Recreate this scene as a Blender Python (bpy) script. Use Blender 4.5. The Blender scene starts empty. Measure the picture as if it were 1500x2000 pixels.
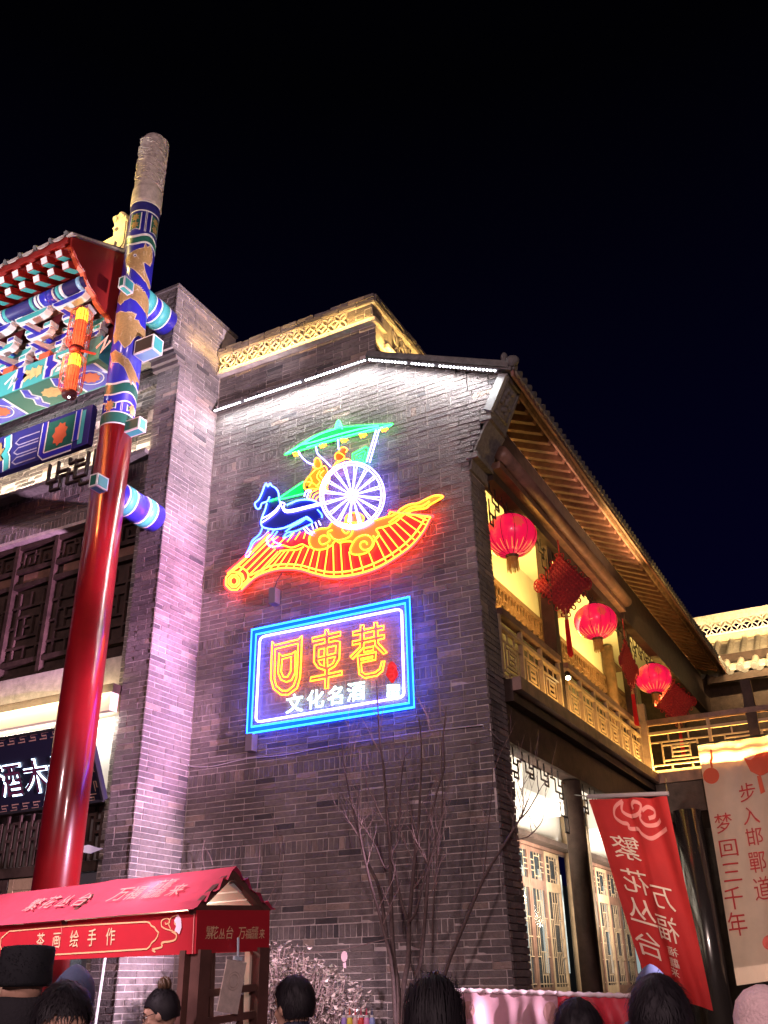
import bpy, bmesh, math, random
from mathutils import Vector, Matrix
from math import sin, cos, pi, radians, sqrt
random.seed(7)
S = bpy.context.scene
COL = S.collection

# ------------------------------------------------------------------ camera, sky, exposure
FPX = 1820.0
EYE = Vector((0, 0, 1.65))
YAW, PITCH, ROLL = radians(-27.73), radians(26.87), radians(-1.03)
_f = Vector((sin(YAW) * cos(PITCH), cos(YAW) * cos(PITCH), sin(PITCH)))
_r0 = Vector((cos(YAW), -sin(YAW), 0)); _u0 = _r0.cross(_f)
_r = cos(ROLL) * _r0 + sin(ROLL) * _u0; _u = -sin(ROLL) * _r0 + cos(ROLL) * _u0
cam = bpy.data.cameras.new('camera'); camo = bpy.data.objects.new('camera', cam); COL.objects.link(camo)
cam.sensor_fit = 'VERTICAL'; cam.sensor_height = 24.0; cam.lens = 24.0 * FPX / 2000.0
cam.clip_end = 500
camo.matrix_world = Matrix(((_r.x, _u.x, -_f.x, EYE.x), (_r.y, _u.y, -_f.y, EYE.y), (_r.z, _u.z, -_f.z, EYE.z), (0, 0, 0, 1)))
S.camera = camo
S.view_settings.view_transform = 'Standard'; S.view_settings.look = 'None'
S.view_settings.exposure = 0.3; S.view_settings.gamma = 1
S.render.engine = 'CYCLES'
S.cycles.use_denoising = True
S.cycles.max_bounces = 6; S.cycles.diffuse_bounces = 3; S.cycles.glossy_bounces = 3
S.cycles.transparent_max_bounces = 12
S.cycles.caustics_reflective = False; S.cycles.caustics_refractive = False
S.cycles.sample_clamp_indirect = 4.0

W = bpy.data.worlds.new('World'); S.world = W; W.use_nodes = True
nt = W.node_tree; nt.nodes.clear()
wo = nt.nodes.new('ShaderNodeOutputWorld'); bg = nt.nodes.new('ShaderNodeBackground')
tc = nt.nodes.new('ShaderNodeTexCoord'); sp = nt.nodes.new('ShaderNodeSeparateXYZ'); rp = nt.nodes.new('ShaderNodeValToRGB')
rp.color_ramp.elements[0].position = 0.25; rp.color_ramp.elements[0].color = (0.0010, 0.0007, 0.0105, 1)
rp.color_ramp.elements[1].position = 0.78; rp.color_ramp.elements[1].color = (0.0003, 0.0003, 0.0008, 1)
nt.links.new(tc.outputs['Generated'], sp.inputs[0]); nt.links.new(sp.outputs['Z'], rp.inputs[0])
nt.links.new(rp.outputs[0], bg.inputs[0]); bg.inputs[1].default_value = 0.85
nt.links.new(bg.outputs[0], wo.inputs[0])

def lamp(kind, name, loc, target, energy, color, **k):
    d = bpy.data.lights.new(name, kind); o = bpy.data.objects.new(name, d); COL.objects.link(o)
    d.energy = energy; d.color = color
    o.location = loc
    if target is not None:
        o.rotation_euler = (Vector(target) - Vector(loc)).to_track_quat('-Z', 'Y').to_euler()
    for a, v in k.items(): setattr(d, a, v)
    return o
def strip(name, p, q, aim, energy, color, width=0.03):
    p, q, aim = Vector(p), Vector(q), Vector(aim).normalized()
    x = (q - p).normalized(); z = -(aim - aim.dot(x) * x).normalized(); y = z.cross(x)
    d = bpy.data.lights.new(name, 'AREA'); o = bpy.data.objects.new(name, d); COL.objects.link(o)
    d.shape = 'RECTANGLE'; d.size = (q - p).length; d.size_y = width; d.energy = energy; d.color = color
    c = (p + q) / 2
    o.matrix_world = Matrix(((x.x, y.x, z.x, c.x), (x.y, y.y, z.y, c.y), (x.z, y.z, z.z, c.z), (0, 0, 0, 1)))
    return o
YEL = (1.0, 0.62, 0.16); WARM = (1.0, 0.80, 0.50); WHITE = (0.93, 0.96, 1.0); PINK = (1.0, 0.58, 0.78)
# added lamps out of view, standing in for unseen sources around the square
for tz, e, g in ((0.9, 8500, .74), (2.5, 10500, .66), (4.1, 13000, .54), (5.7, 14500, .50), (7.3, 13000, .66), (8.9, 9500, .76)):   # made-up flood bar, six narrow beams stacked to brighten the brick pillar
    lamp('SPOT', 'pillar_fill', (3.6, 5.5, 3.2), (-6.7, 7.25, tz), e, (1.0, g, 0.94), spot_size=radians(12.5), spot_blend=0.7, shadow_soft_size=0.12)
lamp('SPOT', 'banner_fill', (2.4, 2.0, 5.2), (-1.5, 11.6, 2.6), 2600, (1.0, 0.74, 0.62), spot_size=radians(26), spot_blend=0.7, shadow_soft_size=0.15)  # added spot to brighten the banners, no lamp known there
lamp('SPOT', 'stall_fill', (-5.8, -0.6, 7.0), (-5.3, 5.0, 2.0), 4600, (1.0, 0.72, 0.86), spot_size=radians(27), spot_blend=0.8, shadow_soft_size=0.2)  # added spot that brightens the stall in place of an unseen source
lamp('AREA', 'street_fill', (-5.5, -7, 7.5), (-4.5, 8, 3.2), 520, (1.0, 0.68, 0.72), size=1.2)  # unseen stand-in for light from the street behind the camera
lamp('AREA', 'street_fill', (5.5, -5, 6.5), (-3.5, 9, 3.5), 520, (1.0, 0.70, 0.72), size=1.2)  # second unseen stand-in, from the right
# wall washers
strip('gable_washer', (-6.50, 7.82, 8.20), (-4.36, 7.82, 8.20), (0, 0.12, -1), 38, WHITE)
strip('gable_washer', (-4.32, 7.82, 8.18), (-2.76, 7.82, 7.47), (0, 0.12, -1), 30, WHITE)
strip('parapet_washer', (-6.55, 7.86, 8.87), (-4.30, 7.86, 8.87), (0, 0.7, 1), 15, YEL)
strip('parapet_washer', (-4.19, 8.1, 8.55), (-4.19, 13.0, 8.55), (-0.6, 0, 1), 45, YEL)
strip('pillar_washer', (-6.50, 7.35, 9.0), (-6.50, 7.95, 9.0), (-0.6, 0, 1), 2.5, YEL)
strip('eave_washer', (-2.70, 9.6, 7.36), (-2.70, 13.6, 7.36), (-0.9, 0, 0.5), 7, (1.0, 0.56, 0.40))
strip('eave_washer', (-2.90, 10.2, 6.45), (-2.90, 13.7, 6.45), (-0.3, 0, 1), 4.5, (1.0, 0.50, 0.24))
strip('eave_washer', (-2.66, 11.6, 7.34), (-2.66, 13.7, 7.34), (-0.4, 0.2, 1), 8, (1.0, 0.62, 0.2))
strip('rail_washer', (-2.99, 9.2, 4.36), (-2.99, 14.0, 4.36), (-0.45, 0, 1), 22, (1.0, 0.58, 0.16))
strip('rail_washer', (-3.05, 14.20, 4.36), (0.5, 14.20, 4.36), (0, -0.75, 0.7), 190, (1.0, 0.60, 0.16))
strip('rail_washer', (-3.05, 14.03, 4.34), (0.5, 14.03, 4.34), (0, 0.4, 1), 24, (1.0, 0.60, 0.16))
strip('roof_washer', (-3.5, 19.5, 7.7), (2.0, 19.5, 7.7), (0, 0.9, 0.35), 330, (1.0, 0.68, 0.32), 0.06)
for y, e in ((9.4, 110), (12.35, 130), (16.2, 110)):
    lamp('AREA', 'gallery_light', (-3.42, y, 5.9), (-4.6, y + 0.3, 7.0), e, (1.0, 0.66, 0.15), size=0.6)
for y, e in ((9.4, 95), (12.35, 95), (15.5, 80)):
    lamp('AREA', 'porch_light', (-3.5, y, 2.7), (-4.6, y + 0.3, 3.3), e, (1.0, 0.90, 0.76), size=0.6)
lamp('SPOT', 'gateway_flood', (-9.4, 4.3, 6.4), (-8.2, 6.2, 8.9), 620, (0.96, 0.92, 1.0), spot_size=radians(70), spot_blend=0.6, shadow_soft_size=0.1)
lamp('POINT', 'ridge_light', (-7.25, 6.05, 10.35), None, 22, (1.0, 0.74, 0.22), shadow_soft_size=0.05)
strip('ledge_washer', (-10.4, 7.20, 7.45), (-7.03, 7.20, 7.45), (0, 0.5, 1), 36, (1.0, 0.84, 0.60))
strip('ledge_washer', (-10.4, 7.17, 8.44), (-7.05, 7.17, 8.44), (0, 0.2, -1), 0.8, (1.0, 0.8, 0.6))
strip('cornice_washer', (-9.6, 7.16, 4.22), (-7.06, 7.16, 4.22), (0, 0.8, -1), 28, (1.0, 0.95, 0.85))
strip('cornice_washer', (-9.6, 7.02, 4.50), (-7.06, 7.02, 4.50), (0, 1, -0.6), 13, (1.0, 0.80, 0.42))
lamp('AREA', 'shop_light', (-8.2, 7.9, 2.9), (-8.2, 7.4, 0), 20, (0.9, 0.94, 1.0), size=0.5)
lamp('SPOT', 'finial_flood', (-4.6, 6.4, 8.9), (-6.75, 6.45, 11.0), 75, (1.0, 0.78, 0.66), spot_size=radians(60), spot_blend=0.6)
lamp('SPOT', 'finial_flood', (-8.6, 5.7, 9.9), (-6.75, 6.45, 10.4), 14, (1.0, 0.72, 0.45), spot_size=radians(60), spot_blend=0.6)

# ------------------------------------------------------------------ helpers
def ray(x, y): return _r * ((x - 750) / FPX) + _u * ((1000 - y) / FPX) + _f
def PY(x, y, Y): d = ray(x, y); return EYE + d * (Y / d.y)
def PX(x, y, X): d = ray(x, y); return EYE + d * (X / d.x)
def PD(x, y, depth): return EYE + ray(x, y) * depth

LOC = {}
class MB:
    def __init__(s): s.v = []; s.f = []; s.t = []; s.tone = 0.5
    def add(s, vs, fs, tone=None):
        b = len(s.v); s.v += [Vector(v) for v in vs]; s.f += [tuple(i + b for i in f) for f in fs]
        s.t += [s.tone if tone is None else tone] * len(fs); return s
    def box(s, x0, x1, y0, y1, z0, z1, tone=None):
        return s.add([(x0, y0, z0), (x1, y0, z0), (x1, y1, z0), (x0, y1, z0), (x0, y0, z1), (x1, y0, z1), (x1, y1, z1), (x0, y1, z1)],
              [(0, 3, 2, 1), (4, 5, 6, 7), (0, 1, 5, 4), (1, 2, 6, 5), (2, 3, 7, 6), (3, 0, 4, 7)], tone)
    def obox(s, c, a, b, d, tone=None):
        c, a, b, d = Vector(c), Vector(a), Vector(b), Vector(d)
        return s.add([c - a - b - d, c + a - b - d, c + a + b - d, c - a + b - d, c - a - b + d, c + a - b + d, c + a + b + d, c - a + b + d],
              [(0, 3, 2, 1), (4, 5, 6, 7), (0, 1, 5, 4), (1, 2, 6, 5), (2, 3, 7, 6), (3, 0, 4, 7)], tone)
    def bar(s, p, q, w, h, up=(0, 0, 1), ext=0.0):
        p, q, up = Vector(p), Vector(q), Vector(up)
        d = q - p; L = d.length
        if L < 1e-6: return s
        d /= L; side = d.cross(up)
        if side.length < 1e-4: side = d.cross(Vector((0, 1, 0)))
        side.normalize(); u2 = side.cross(d)
        return s.obox((p + q) / 2, d * (L / 2 + ext), side * (w / 2), u2 * (h / 2))
    def tube(s, pts, r, n=6, closed=False, cap=True):
        pts = [Vector(p) for p in pts]; N = len(pts)
        rs = r if isinstance(r, (list, tuple)) else [r] * N
        b = len(s.v); prev = None
        for i, p in enumerate(pts):
            if closed: t = pts[(i + 1) % N] - pts[i - 1]
            else: t = pts[min(i + 1, N - 1)] - pts[max(i - 1, 0)]
            if t.length < 1e-7: t = Vector((0, 0, 1))
            t.normalize()
            if prev is None:
                a = Vector((0, 0, 1)) if abs(t.z) < 0.9 else Vector((1, 0, 0))
                x = t.cross(a).normalized()
            else:
                x = prev - t * prev.dot(t)
                x = x.normalized() if x.length > 1e-4 else t.cross(Vector((0.3, 0.5, 0.8))).normalized()
            prev = x; y = t.cross(x)
            for k in range(n):
                a = 2 * pi * k / n
                s.v.append(p + (x * cos(a) + y * sin(a)) * rs[i])
        M = N if closed else N - 1
        for i in range(M):
            j = (i + 1) % N
            for k in range(n):
                s.f.append((b + i * n + k, b + i * n + (k + 1) % n, b + j * n + (k + 1) % n, b + j * n + k)); s.t.append(s.tone)
        if cap and not closed:
            s.f.append(tuple(b + k for k in range(n - 1, -1, -1))); s.f.append(tuple(b + (N - 1) * n + k for k in range(n))); s.t += [s.tone] * 2
        return s
    def lathe(s, prof, c, n=16, a0=0.0):
        c = Vector(c); b = len(s.v); N = len(prof)
        for r, z in prof:
            for k in range(n):
                a = a0 + 2 * pi * k / n; s.v.append(c + Vector((r * cos(a), r * sin(a), z)))
        for i in range(N - 1):
            for k in range(n):
                s.f.append((b + i * n + k, b + i * n + (k + 1) % n, b + (i + 1) * n + (k + 1) % n, b + (i + 1) * n + k)); s.t.append(s.tone)
        s.f.append(tuple(b + k for k in range(n - 1, -1, -1))); s.f.append(tuple(b + (N - 1) * n + k for k in range(n))); s.t += [s.tone] * 2
        return s
    def prism(s, poly, d):
        poly = [Vector(p) for p in poly]; d = Vector(d); n = len(poly)
        s.add(poly + [p + d for p in poly], [tuple(range(n - 1, -1, -1)), tuple(range(n, 2 * n))] + [(i, (i + 1) % n, (i + 1) % n + n, i + n) for i in range(n)])
        return s
    def ball(s, c, rx, ry=None, rz=None, nu=10, nv=7):
        ry = rx if ry is None else ry; rz = rx if rz is None else rz
        c = Vector(c); b = len(s.v)
        s.v.append(c + Vector((0, 0, -rz)))
        for j in range(1, nv):
            ph = -pi / 2 + pi * j / nv
            for k in range(nu):
                a = 2 * pi * k / nu; s.v.append(c + Vector((rx * cos(ph) * cos(a), ry * cos(ph) * sin(a), rz * sin(ph))))
        s.v.append(c + Vector((0, 0, rz))); top = len(s.v) - 1
        for k in range(nu): s.f.append((b, b + 1 + (k + 1) % nu, b + 1 + k)); s.t.append(s.tone)
        for j in range(nv - 2):
            for k in range(nu):
                o = b + 1 + j * nu; s.f.append((o + k, o + (k + 1) % nu, o + nu + (k + 1) % nu, o + nu + k)); s.t.append(s.tone)
        o = b + 1 + (nv - 2) * nu
        for k in range(nu): s.f.append((o + k, o + (k + 1) % nu, top)); s.t.append(s.tone)
        return s
    def build(s, name, m, parent=None, smooth=False, origin=None, **props):
        L = LOC.get(parent, Vector((0, 0, 0))) if parent else Vector((0, 0, 0))
        o0 = Vector(origin) if origin is not None else (L if parent else Vector((0, 0, 0)))
        me = bpy.data.meshes.new(name)
        me.from_pydata([tuple(v - o0) for v in s.v], [], s.f)
        at = me.attributes.new('tone', 'FLOAT', 'FACE'); at.data.foreach_set('value', s.t)
        if smooth: me.polygons.foreach_set('use_smooth', [True] * len(me.polygons))
        me.materials.append(m); me.update()
        o = bpy.data.objects.new(name, me); COL.objects.link(o)
        o.location = o0 - L
        if parent: o.parent = parent
        LOC[o] = o0
        for k, v in props.items(): o[k] = v
        return o

def thing(name, loc, label, cat, group=None):
    o = bpy.data.objects.new(name, None); COL.objects.link(o); o.location = loc; LOC[o] = Vector(loc)
    o['label'] = label; o['category'] = cat
    if group: o['group'] = group
    return o
def inst(me, name, parent, loc, rot=None):
    o = bpy.data.objects.new(name, me); COL.objects.link(o); o.parent = parent
    o.location = Vector(loc) - LOC[parent]
    if rot is not None: o.rotation_euler = rot
    LOC[o] = Vector(loc)
    return o
def dup(root, loc, label=None, rotz=0):
    r = root.copy(); COL.objects.link(r); r.location = loc; r.rotation_euler = (0, 0, rotz); LOC[r] = Vector(loc)
    if label: r['label'] = label
    for ch in list(root.children):
        c = ch.copy(); COL.objects.link(c); c.parent = r
        for g in list(ch.children):
            d = g.copy(); COL.objects.link(d); d.parent = c
    return r

# ------------------------------------------------------------------ materials
MATS = {}
def mat(name, col, rough=0.6, metal=0.0, var=0.0, scale=12.0, bump=0.0, bscale=60.0, emit=None, estr=0.0, coat=0.0, tone=None, trans=0.0, spec=0.5):
    if name in MATS: return MATS[name]
    m = bpy.data.materials.new(name); m.use_nodes = True; n = m.node_tree; L = n.links
    b = n.nodes['Principled BSDF']; b.inputs['Roughness'].default_value = rough; b.inputs['Metallic'].default_value = metal
    b.inputs['Coat Weight'].default_value = coat; b.inputs['Coat Roughness'].default_value = 0.08
    b.inputs['Specular IOR Level'].default_value = spec
    col = tuple(col) + (1,); b.inputs['Base Color'].default_value = col
    src = None
    if tone:   # per-piece tone: ramp over attribute + object random
        a = n.nodes.new('ShaderNodeAttribute'); a.attribute_name = 'tone'
        oi = n.nodes.new('ShaderNodeObjectInfo')
        mx = n.nodes.new('ShaderNodeMath'); mx.operation = 'ADD'; L.new(a.outputs['Fac'], mx.inputs[0]); L.new(oi.outputs['Random'], mx.inputs[1])
        fr = n.nodes.new('ShaderNodeMath'); fr.operation = 'FRACT'; L.new(mx.outputs[0], fr.inputs[0])
        r = n.nodes.new('ShaderNodeValToRGB'); r.color_ramp.interpolation = 'LINEAR'
        els = r.color_ramp.elements
        els[0].position = tone[0][0]; els[0].color = tuple(tone[0][1]) + (1,)
        els[1].position = tone[-1][0]; els[1].color = tuple(tone[-1][1]) + (1,)
        for p, c in tone[1:-1]:
            e = els.new(p); e.color = tuple(c) + (1,)
        L.new(fr.outputs[0], r.inputs[0]); src = r.outputs[0]
    if var > 0:
        g = n.nodes.new('ShaderNodeNewGeometry')
        nz = n.nodes.new('ShaderNodeTexNoise'); nz.inputs['Scale'].default_value = scale; nz.inputs['Detail'].default_value = 6; nz.inputs['Roughness'].default_value = 0.65
        L.new(g.outputs['Position'], nz.inputs['Vector'])
        mr = n.nodes.new('ShaderNodeMapRange'); mr.inputs[1].default_value = 0.3; mr.inputs[2].default_value = 0.7
        mr.inputs[3].default_value = 1 - var; mr.inputs[4].default_value = 1 + var; L.new(nz.outputs['Fac'], mr.inputs[0])
        mm = n.nodes.new('ShaderNodeMix'); mm.data_type = 'RGBA'; mm.blend_type = 'MULTIPLY'; mm.inputs[0].default_value = 1
        if src: L.new(src, mm.inputs[6])
        else: mm.inputs[6].default_value = col
        L.new(mr.outputs[0], mm.inputs[7]); src = mm.outputs[2]
        if tone:      # broad weathering over many bricks
            n2 = n.nodes.new('ShaderNodeTexNoise'); n2.inputs['Scale'].default_value = 1.1; n2.inputs['Detail'].default_value = 5
            m2 = n.nodes.new('ShaderNodeMapping'); m2.inputs['Scale'].default_value = (1.6, 1.6, 0.5); L.new(g.outputs['Position'], m2.inputs['Vector']); L.new(m2.outputs[0], n2.inputs['Vector'])
            r2 = n.nodes.new('ShaderNodeMapRange'); r2.inputs[1].default_value = 0.35; r2.inputs[2].default_value = 0.68; r2.inputs[3].default_value = 0.72; r2.inputs[4].default_value = 1.3; L.new(n2.outputs['Fac'], r2.inputs[0])
            mm2 = n.nodes.new('ShaderNodeMix'); mm2.data_type = 'RGBA'; mm2.blend_type = 'MULTIPLY'; mm2.inputs[0].default_value = 1; L.new(src, mm2.inputs[6]); L.new(r2.outputs[0], mm2.inputs[7]); src = mm2.outputs[2]
    if src: L.new(src, b.inputs['Base Color'])
    if bump > 0:
        g = n.nodes.new('ShaderNodeNewGeometry')
        nz = n.nodes.new('ShaderNodeTexNoise'); nz.inputs['Scale'].default_value = bscale; nz.inputs['Detail'].default_value = 5
        L.new(g.outputs['Position'], nz.inputs['Vector'])
        bp = n.nodes.new('ShaderNodeBump'); bp.inputs['Strength'].default_value = bump; bp.inputs['Distance'].default_value = 0.01
        L.new(nz.outputs['Fac'], bp.inputs['Height']); L.new(bp.outputs[0], b.inputs['Normal'])
    if emit: b.inputs['Emission Color'].default_value = tuple(emit) + (1,); b.inputs['Emission Strength'].default_value = estr
    if trans > 0:   # thin cloth: part of the light passes through
        tr = n.nodes.new('ShaderNodeBsdfTranslucent'); ms = n.nodes.new('ShaderNodeMixShader'); ms.inputs[0].default_value = trans
        tr.inputs[0].default_value = col
        if src: L.new(src, tr.inputs[0])
        out = n.nodes['Material Output']; L.new(b.outputs[0], ms.inputs[1]); L.new(tr.outputs[0], ms.inputs[2]); L.new(ms.outputs[0], out.inputs[0])
    MATS[name] = m; return m
def neon(name, c, s): return mat('neon_' + name, (0.02, 0.02, 0.02), emit=c, estr=s)
def clear(name, tint, amount, emit=None, estr=0.0):
    if name in MATS: return MATS[name]
    m = bpy.data.materials.new(name); m.use_nodes = True; n = m.node_tree; L = n.links
    b = n.nodes['Principled BSDF']; b.inputs['Base Color'].default_value = tuple(tint) + (1,); b.inputs['Roughness'].default_value = 0.08
    if emit: b.inputs['Emission Color'].default_value = tuple(emit) + (1,); b.inputs['Emission Strength'].default_value = estr
    t = n.nodes.new('ShaderNodeBsdfTransparent'); ms = n.nodes.new('ShaderNodeMixShader'); ms.inputs[0].default_value = amount
    L.new(t.outputs[0], ms.inputs[1]); L.new(b.outputs[0], ms.inputs[2]); L.new(ms.outputs[0], n.nodes['Material Output'].inputs[0])
    MATS[name] = m; return m

BRICK_RAMP = [(0.0, (0.118, 0.100, 0.098)), (0.35, (0.148, 0.124, 0.118)), (0.8, (0.178, 0.149, 0.139)), (0.915, (0.165, 0.137, 0.13)), (0.94, (0.26, 0.20, 0.165)), (0.975, (0.29, 0.22, 0.185)), (0.987, (0.066, 0.058, 0.06))]
BRICK = mat('grey_brick', (0.15, 0.14, 0.14), 0.9, tone=BRICK_RAMP, var=0.22, scale=22, bump=0.9, bscale=70)
MORTAR = mat('mortar', (0.50, 0.43, 0.40), 0.95, var=0.3, scale=9, bump=0.6, bscale=120)
DARKW = mat('dark_wood', (0.048, 0.030, 0.024), 0.6, var=0.45, scale=7, bump=0.25, bscale=30, spec=0.2)
BLACKW = mat('black_wood', (0.012, 0.009, 0.008), 0.6)
MIDW = mat('brown_wood', (0.155, 0.080, 0.055), 0.5, var=0.45, scale=6, bump=0.3, bscale=35)
PALEW = mat('pale_wood', (0.36, 0.25, 0.15), 0.5, var=0.25, scale=8, bump=0.2, bscale=35)
PLASTER = mat('plaster', (0.78, 0.74, 0.68), 0.9, var=0.05, scale=3)
TILE = mat('roof_tile', (0.11, 0.105, 0.10), 0.8, var=0.4, scale=14, bump=0.5, bscale=40)
PALETILE = mat('pale_roof_tile', (0.42, 0.37, 0.30), 0.8, var=0.25, scale=10, bump=0.4, bscale=40)
STONE = mat('carved_stone', (0.17, 0.155, 0.145), 0.9, var=0.35, scale=20, bump=0.8, bscale=35)
PALESTONE = mat('pale_stone', (0.50, 0.43, 0.38), 0.85, var=0.3, scale=14, bump=0.5, bscale=60)
PAVING = mat('paving', (0.10, 0.095, 0.09), 0.7, var=0.3, scale=2, bump=0.4, bscale=15)
METAL = mat('dark_metal', (0.04, 0.04, 0.045), 0.4, 0.6)
GREYMETAL = mat('grey_metal', (0.30, 0.30, 0.32), 0.35, 0.7)

# ------------------------------------------------------------------ ground
MB().box(-80, 80, -60, 120, -0.2, 0).build('ground', PAVING, kind='structure')

# ------------------------------------------------------------------ brickwork
COURSE, BL = 0.0582, 0.2485
def brick_mesh_variants(w, h, d, n=6):
    out = []
    for i in range(n):
        j = lambda a: random.uniform(-a, a)
        vs = []
        for yy in (0, 1):
            for zz in (0, 1):
                for xx in (0, 1):
                    k = 0.0025
                    vs.append((xx * w + j(k), (0.0 if yy else -d + j(0.005)), zz * h + j(k)))
        m = MB(); m.tone = random.random()
        m.add(vs, [(0, 1, 3, 2), (0, 4, 5, 1), (1, 5, 7, 3), (3, 7, 6, 2), (2, 6, 4, 0)])
        out.append(m)
    return out
def brickwork(parent, org, ud, nd, W_, z0, z1, clip=None, soldier=None, singles=300, depth=0.006, rough=1.0, phase=0.0, lean=0.0):
    """lays bricks on the plane org + u*ud (+z), outward normal nd. clip(z) gives (u0, u1) for a course."""
    org, ud, nd = Vector(org), Vector(ud), Vector(nd)
    rects = []
    row = 0; z = z0
    while z + 0.02 < z1:
        sold = soldier and soldier(z)
        h = 2 * COURSE if sold else COURSE
        u0, u1 = clip(z + h / 2) if clip else (0, W_)
        step = 0.0605 if sold and isinstance(sold, bool) else (0.0605 if sold else BL)
        lim = sold if sold and not isinstance(sold, bool) else u1
        u = u0 - (BL / 2 if (row % 2 and not sold) else 0) - (phase if not sold else 0)
        while u < u1 - 0.015:
            st = step if u < lim else BL
            if st == BL and sold:      # rest of a soldier row is two ordinary courses
                for q in (0, 1):
                    a, b = max(u, u0), min(u + st, u1)
                    if b - a > 0.03: rects.append((a + 0.005, b - 0.005, z + q * COURSE + 0.0045, z + (q + 1) * COURSE - 0.0045))
            else:
                if st == BL and random.random() < 0.12: st = BL / 2
                a, b = max(u, u0), min(u + st, u1)
                if b - a > 0.03: rects.append((a + 0.005, b - 0.005, z + 0.0045, z + h - 0.0045))
            u += st
        z += h; row += 1
    def size(r):
        c = org + ud * ((r[0] + r[1]) / 2) + Vector((0, 0, (r[2] + r[3]) / 2)) - EYE
        d = c.dot(_f)
        if d < 0.5: return 0
        x = c.dot(_r) / d * FPX + 750; y = 1000 - c.dot(_u) / d * FPX
        if x < -20 or x > 1520 or y > 2020 or y < -20: return 0
        return (r[1] - r[0]) * (r[3] - r[2]) * abs(nd.dot(c)) / d ** 3
    rects.sort(key=size, reverse=True)
    R = lambda a: random.uniform(-a, a)
    def geom(mb, r, o3):
        a, b, c, d = r; t = random.random()
        dep = depth + R(0.0035) * rough; k = 0.0028 * rough
        front = []
        for (u, zz) in ((a, c), (b, c), (b, d), (a, d)):
            front.append(o3 + ud * (u + R(k)) + Vector((lean * zz, 0, zz + R(k))) + nd * (dep + R(0.003) * rough))
        back = [o3 + ud * u + Vector((lean * zz, 0, zz)) - nd * 0.002 for (u, zz) in ((a, c), (b, c), (b, d), (a, d))]
        mb.add(front + back, [(0, 1, 2, 3), (4, 5, 1, 0), (5, 6, 2, 1), (6, 7, 3, 2), (7, 4, 0, 3)], t)
    cache = {}
    for r in rects[:singles]:
        w, h = round(r[1] - r[0], 2), round(r[3] - r[2], 2)
        key = (w, h)
        lst = cache.setdefault(key, [])
        if len(lst) < 4:
            m = MB(); geom(m, (0, w, 0, h), Vector((0, 0, 0))); me = bpy.data.meshes.new('brick')
            me.from_pydata([tuple(v) for v in m.v], [], m.f); at = me.attributes.new('tone', 'FLOAT', 'FACE'); at.data.foreach_set('value', m.t); me.materials.append(BRICK); me.update()
            lst.append(me)
        inst(random.choice(lst), 'brick', parent, org + ud * r[0] + Vector((0, 0, r[2])) + nd * R(0.003))
    m = MB()
    for r in rects[singles:]: geom(m, r, org)
    if m.f: m.build('brick', BRICK, parent, kind='stuff')

D = 8.0
XC = -3.05           # gable wall right corner at the ground; it leans in slightly with height
LEAN = -0.0202
XL = -6.62           # meets the pillar
house = thing('brick_house', (-4.9, 8.0, 0), 'two storey grey brick house whose gable wall carries the neon signs', 'house')
def prof(z):         # right edge of the gable wall, swelling to the eave bracket
    P = [(0, -3.05), (6.45, -3.18), (6.6, -3.17), (6.75, -3.10), (6.9, -3.02), (7.02, -2.95), (7.1, -2.94), (7.5, -2.72), (9, -2.72)]
    for (a, b), (c, d) in zip(P, P[1:]):
        if a <= z <= c: return b + (d - b) * (z - a) / (c - a)
    return -2.72
def clip_gable(z):
    r = prof(z)
    if z > 7.5: r = min(r, -4.34 + (8.27 - z) / 0.452 - 0.02)
    return (0.0, r - XL)
ROWS = [3.547 - 0.757 * k for k in range(-6, 5)]
def soldier_g(z):
    for q in ROWS:
        if abs(z - q) < COURSE / 2 and z < 7.9: return (-3.12 - XL) - 0.5
    return False
# wall core
core = MB()
poly = [(XL - 0.02, D, 0), (-3.062, D, 0), (-3.192, D, 6.45), (-3.10, D, 6.75), (-2.95, D, 7.02), (-2.94, D, 7.1), (-2.73, D, 7.52), (-4.34, D, 8.27), (XL - 0.02, D, 8.27)]
core.prism(poly, (0, 0.42, 0))
gw = core.build('wall', MORTAR, house)
# courses start so that the soldier rows fall at the measured heights
zb = ROWS[-1] - COURSE * 15
brickwork(gw, (XL, D, 0), (1, 0, 0), (0, -1, 0), 3.5, zb % COURSE, 8.25, clip_gable, soldier_g, 300, rough=1.0)
# pier side, facing the gallery
brickwork(gw, (XC + 0.0, D - 0.008, 0), (0, 1, 0), (1, 0, 0), 0.43, zb % COURSE, 6.47, None, None, 0, depth=0.004, phase=0.06, lean=LEAN)
# upper wall behind the roof line and its flower parapet
up = MB().box(XL - 0.02, -4.30, D + 0.02, D + 0.3, 8.27, 8.86).build('wall', MORTAR, house)
brickwork(up, (XL, D + 0.02, 0), (1, 0, 0), (0, -1, 0), 2.34, 8.30, 8.83, None, None, 60)
YB = 14.5
sw = MB().box(-4.56, -4.30, D + 0.3, YB, 8.0, 8.62).build('wall', MORTAR, house)
brickwork(sw, (-4.30, D + 0.0, 0), (0, 1, 0), (1, 0, 0), 6.4, 8.0, 8.6, None, None, 0)
MB().box(XL, -4.25, D - 0.06, D + 0.25, 8.835, 8.885).build('ledge', PALESTONE, house)
MB().box(-4.34, -4.24, D + 0.25, YB, 8.62, 8.67).build('ledge', PALESTONE, house)
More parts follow.
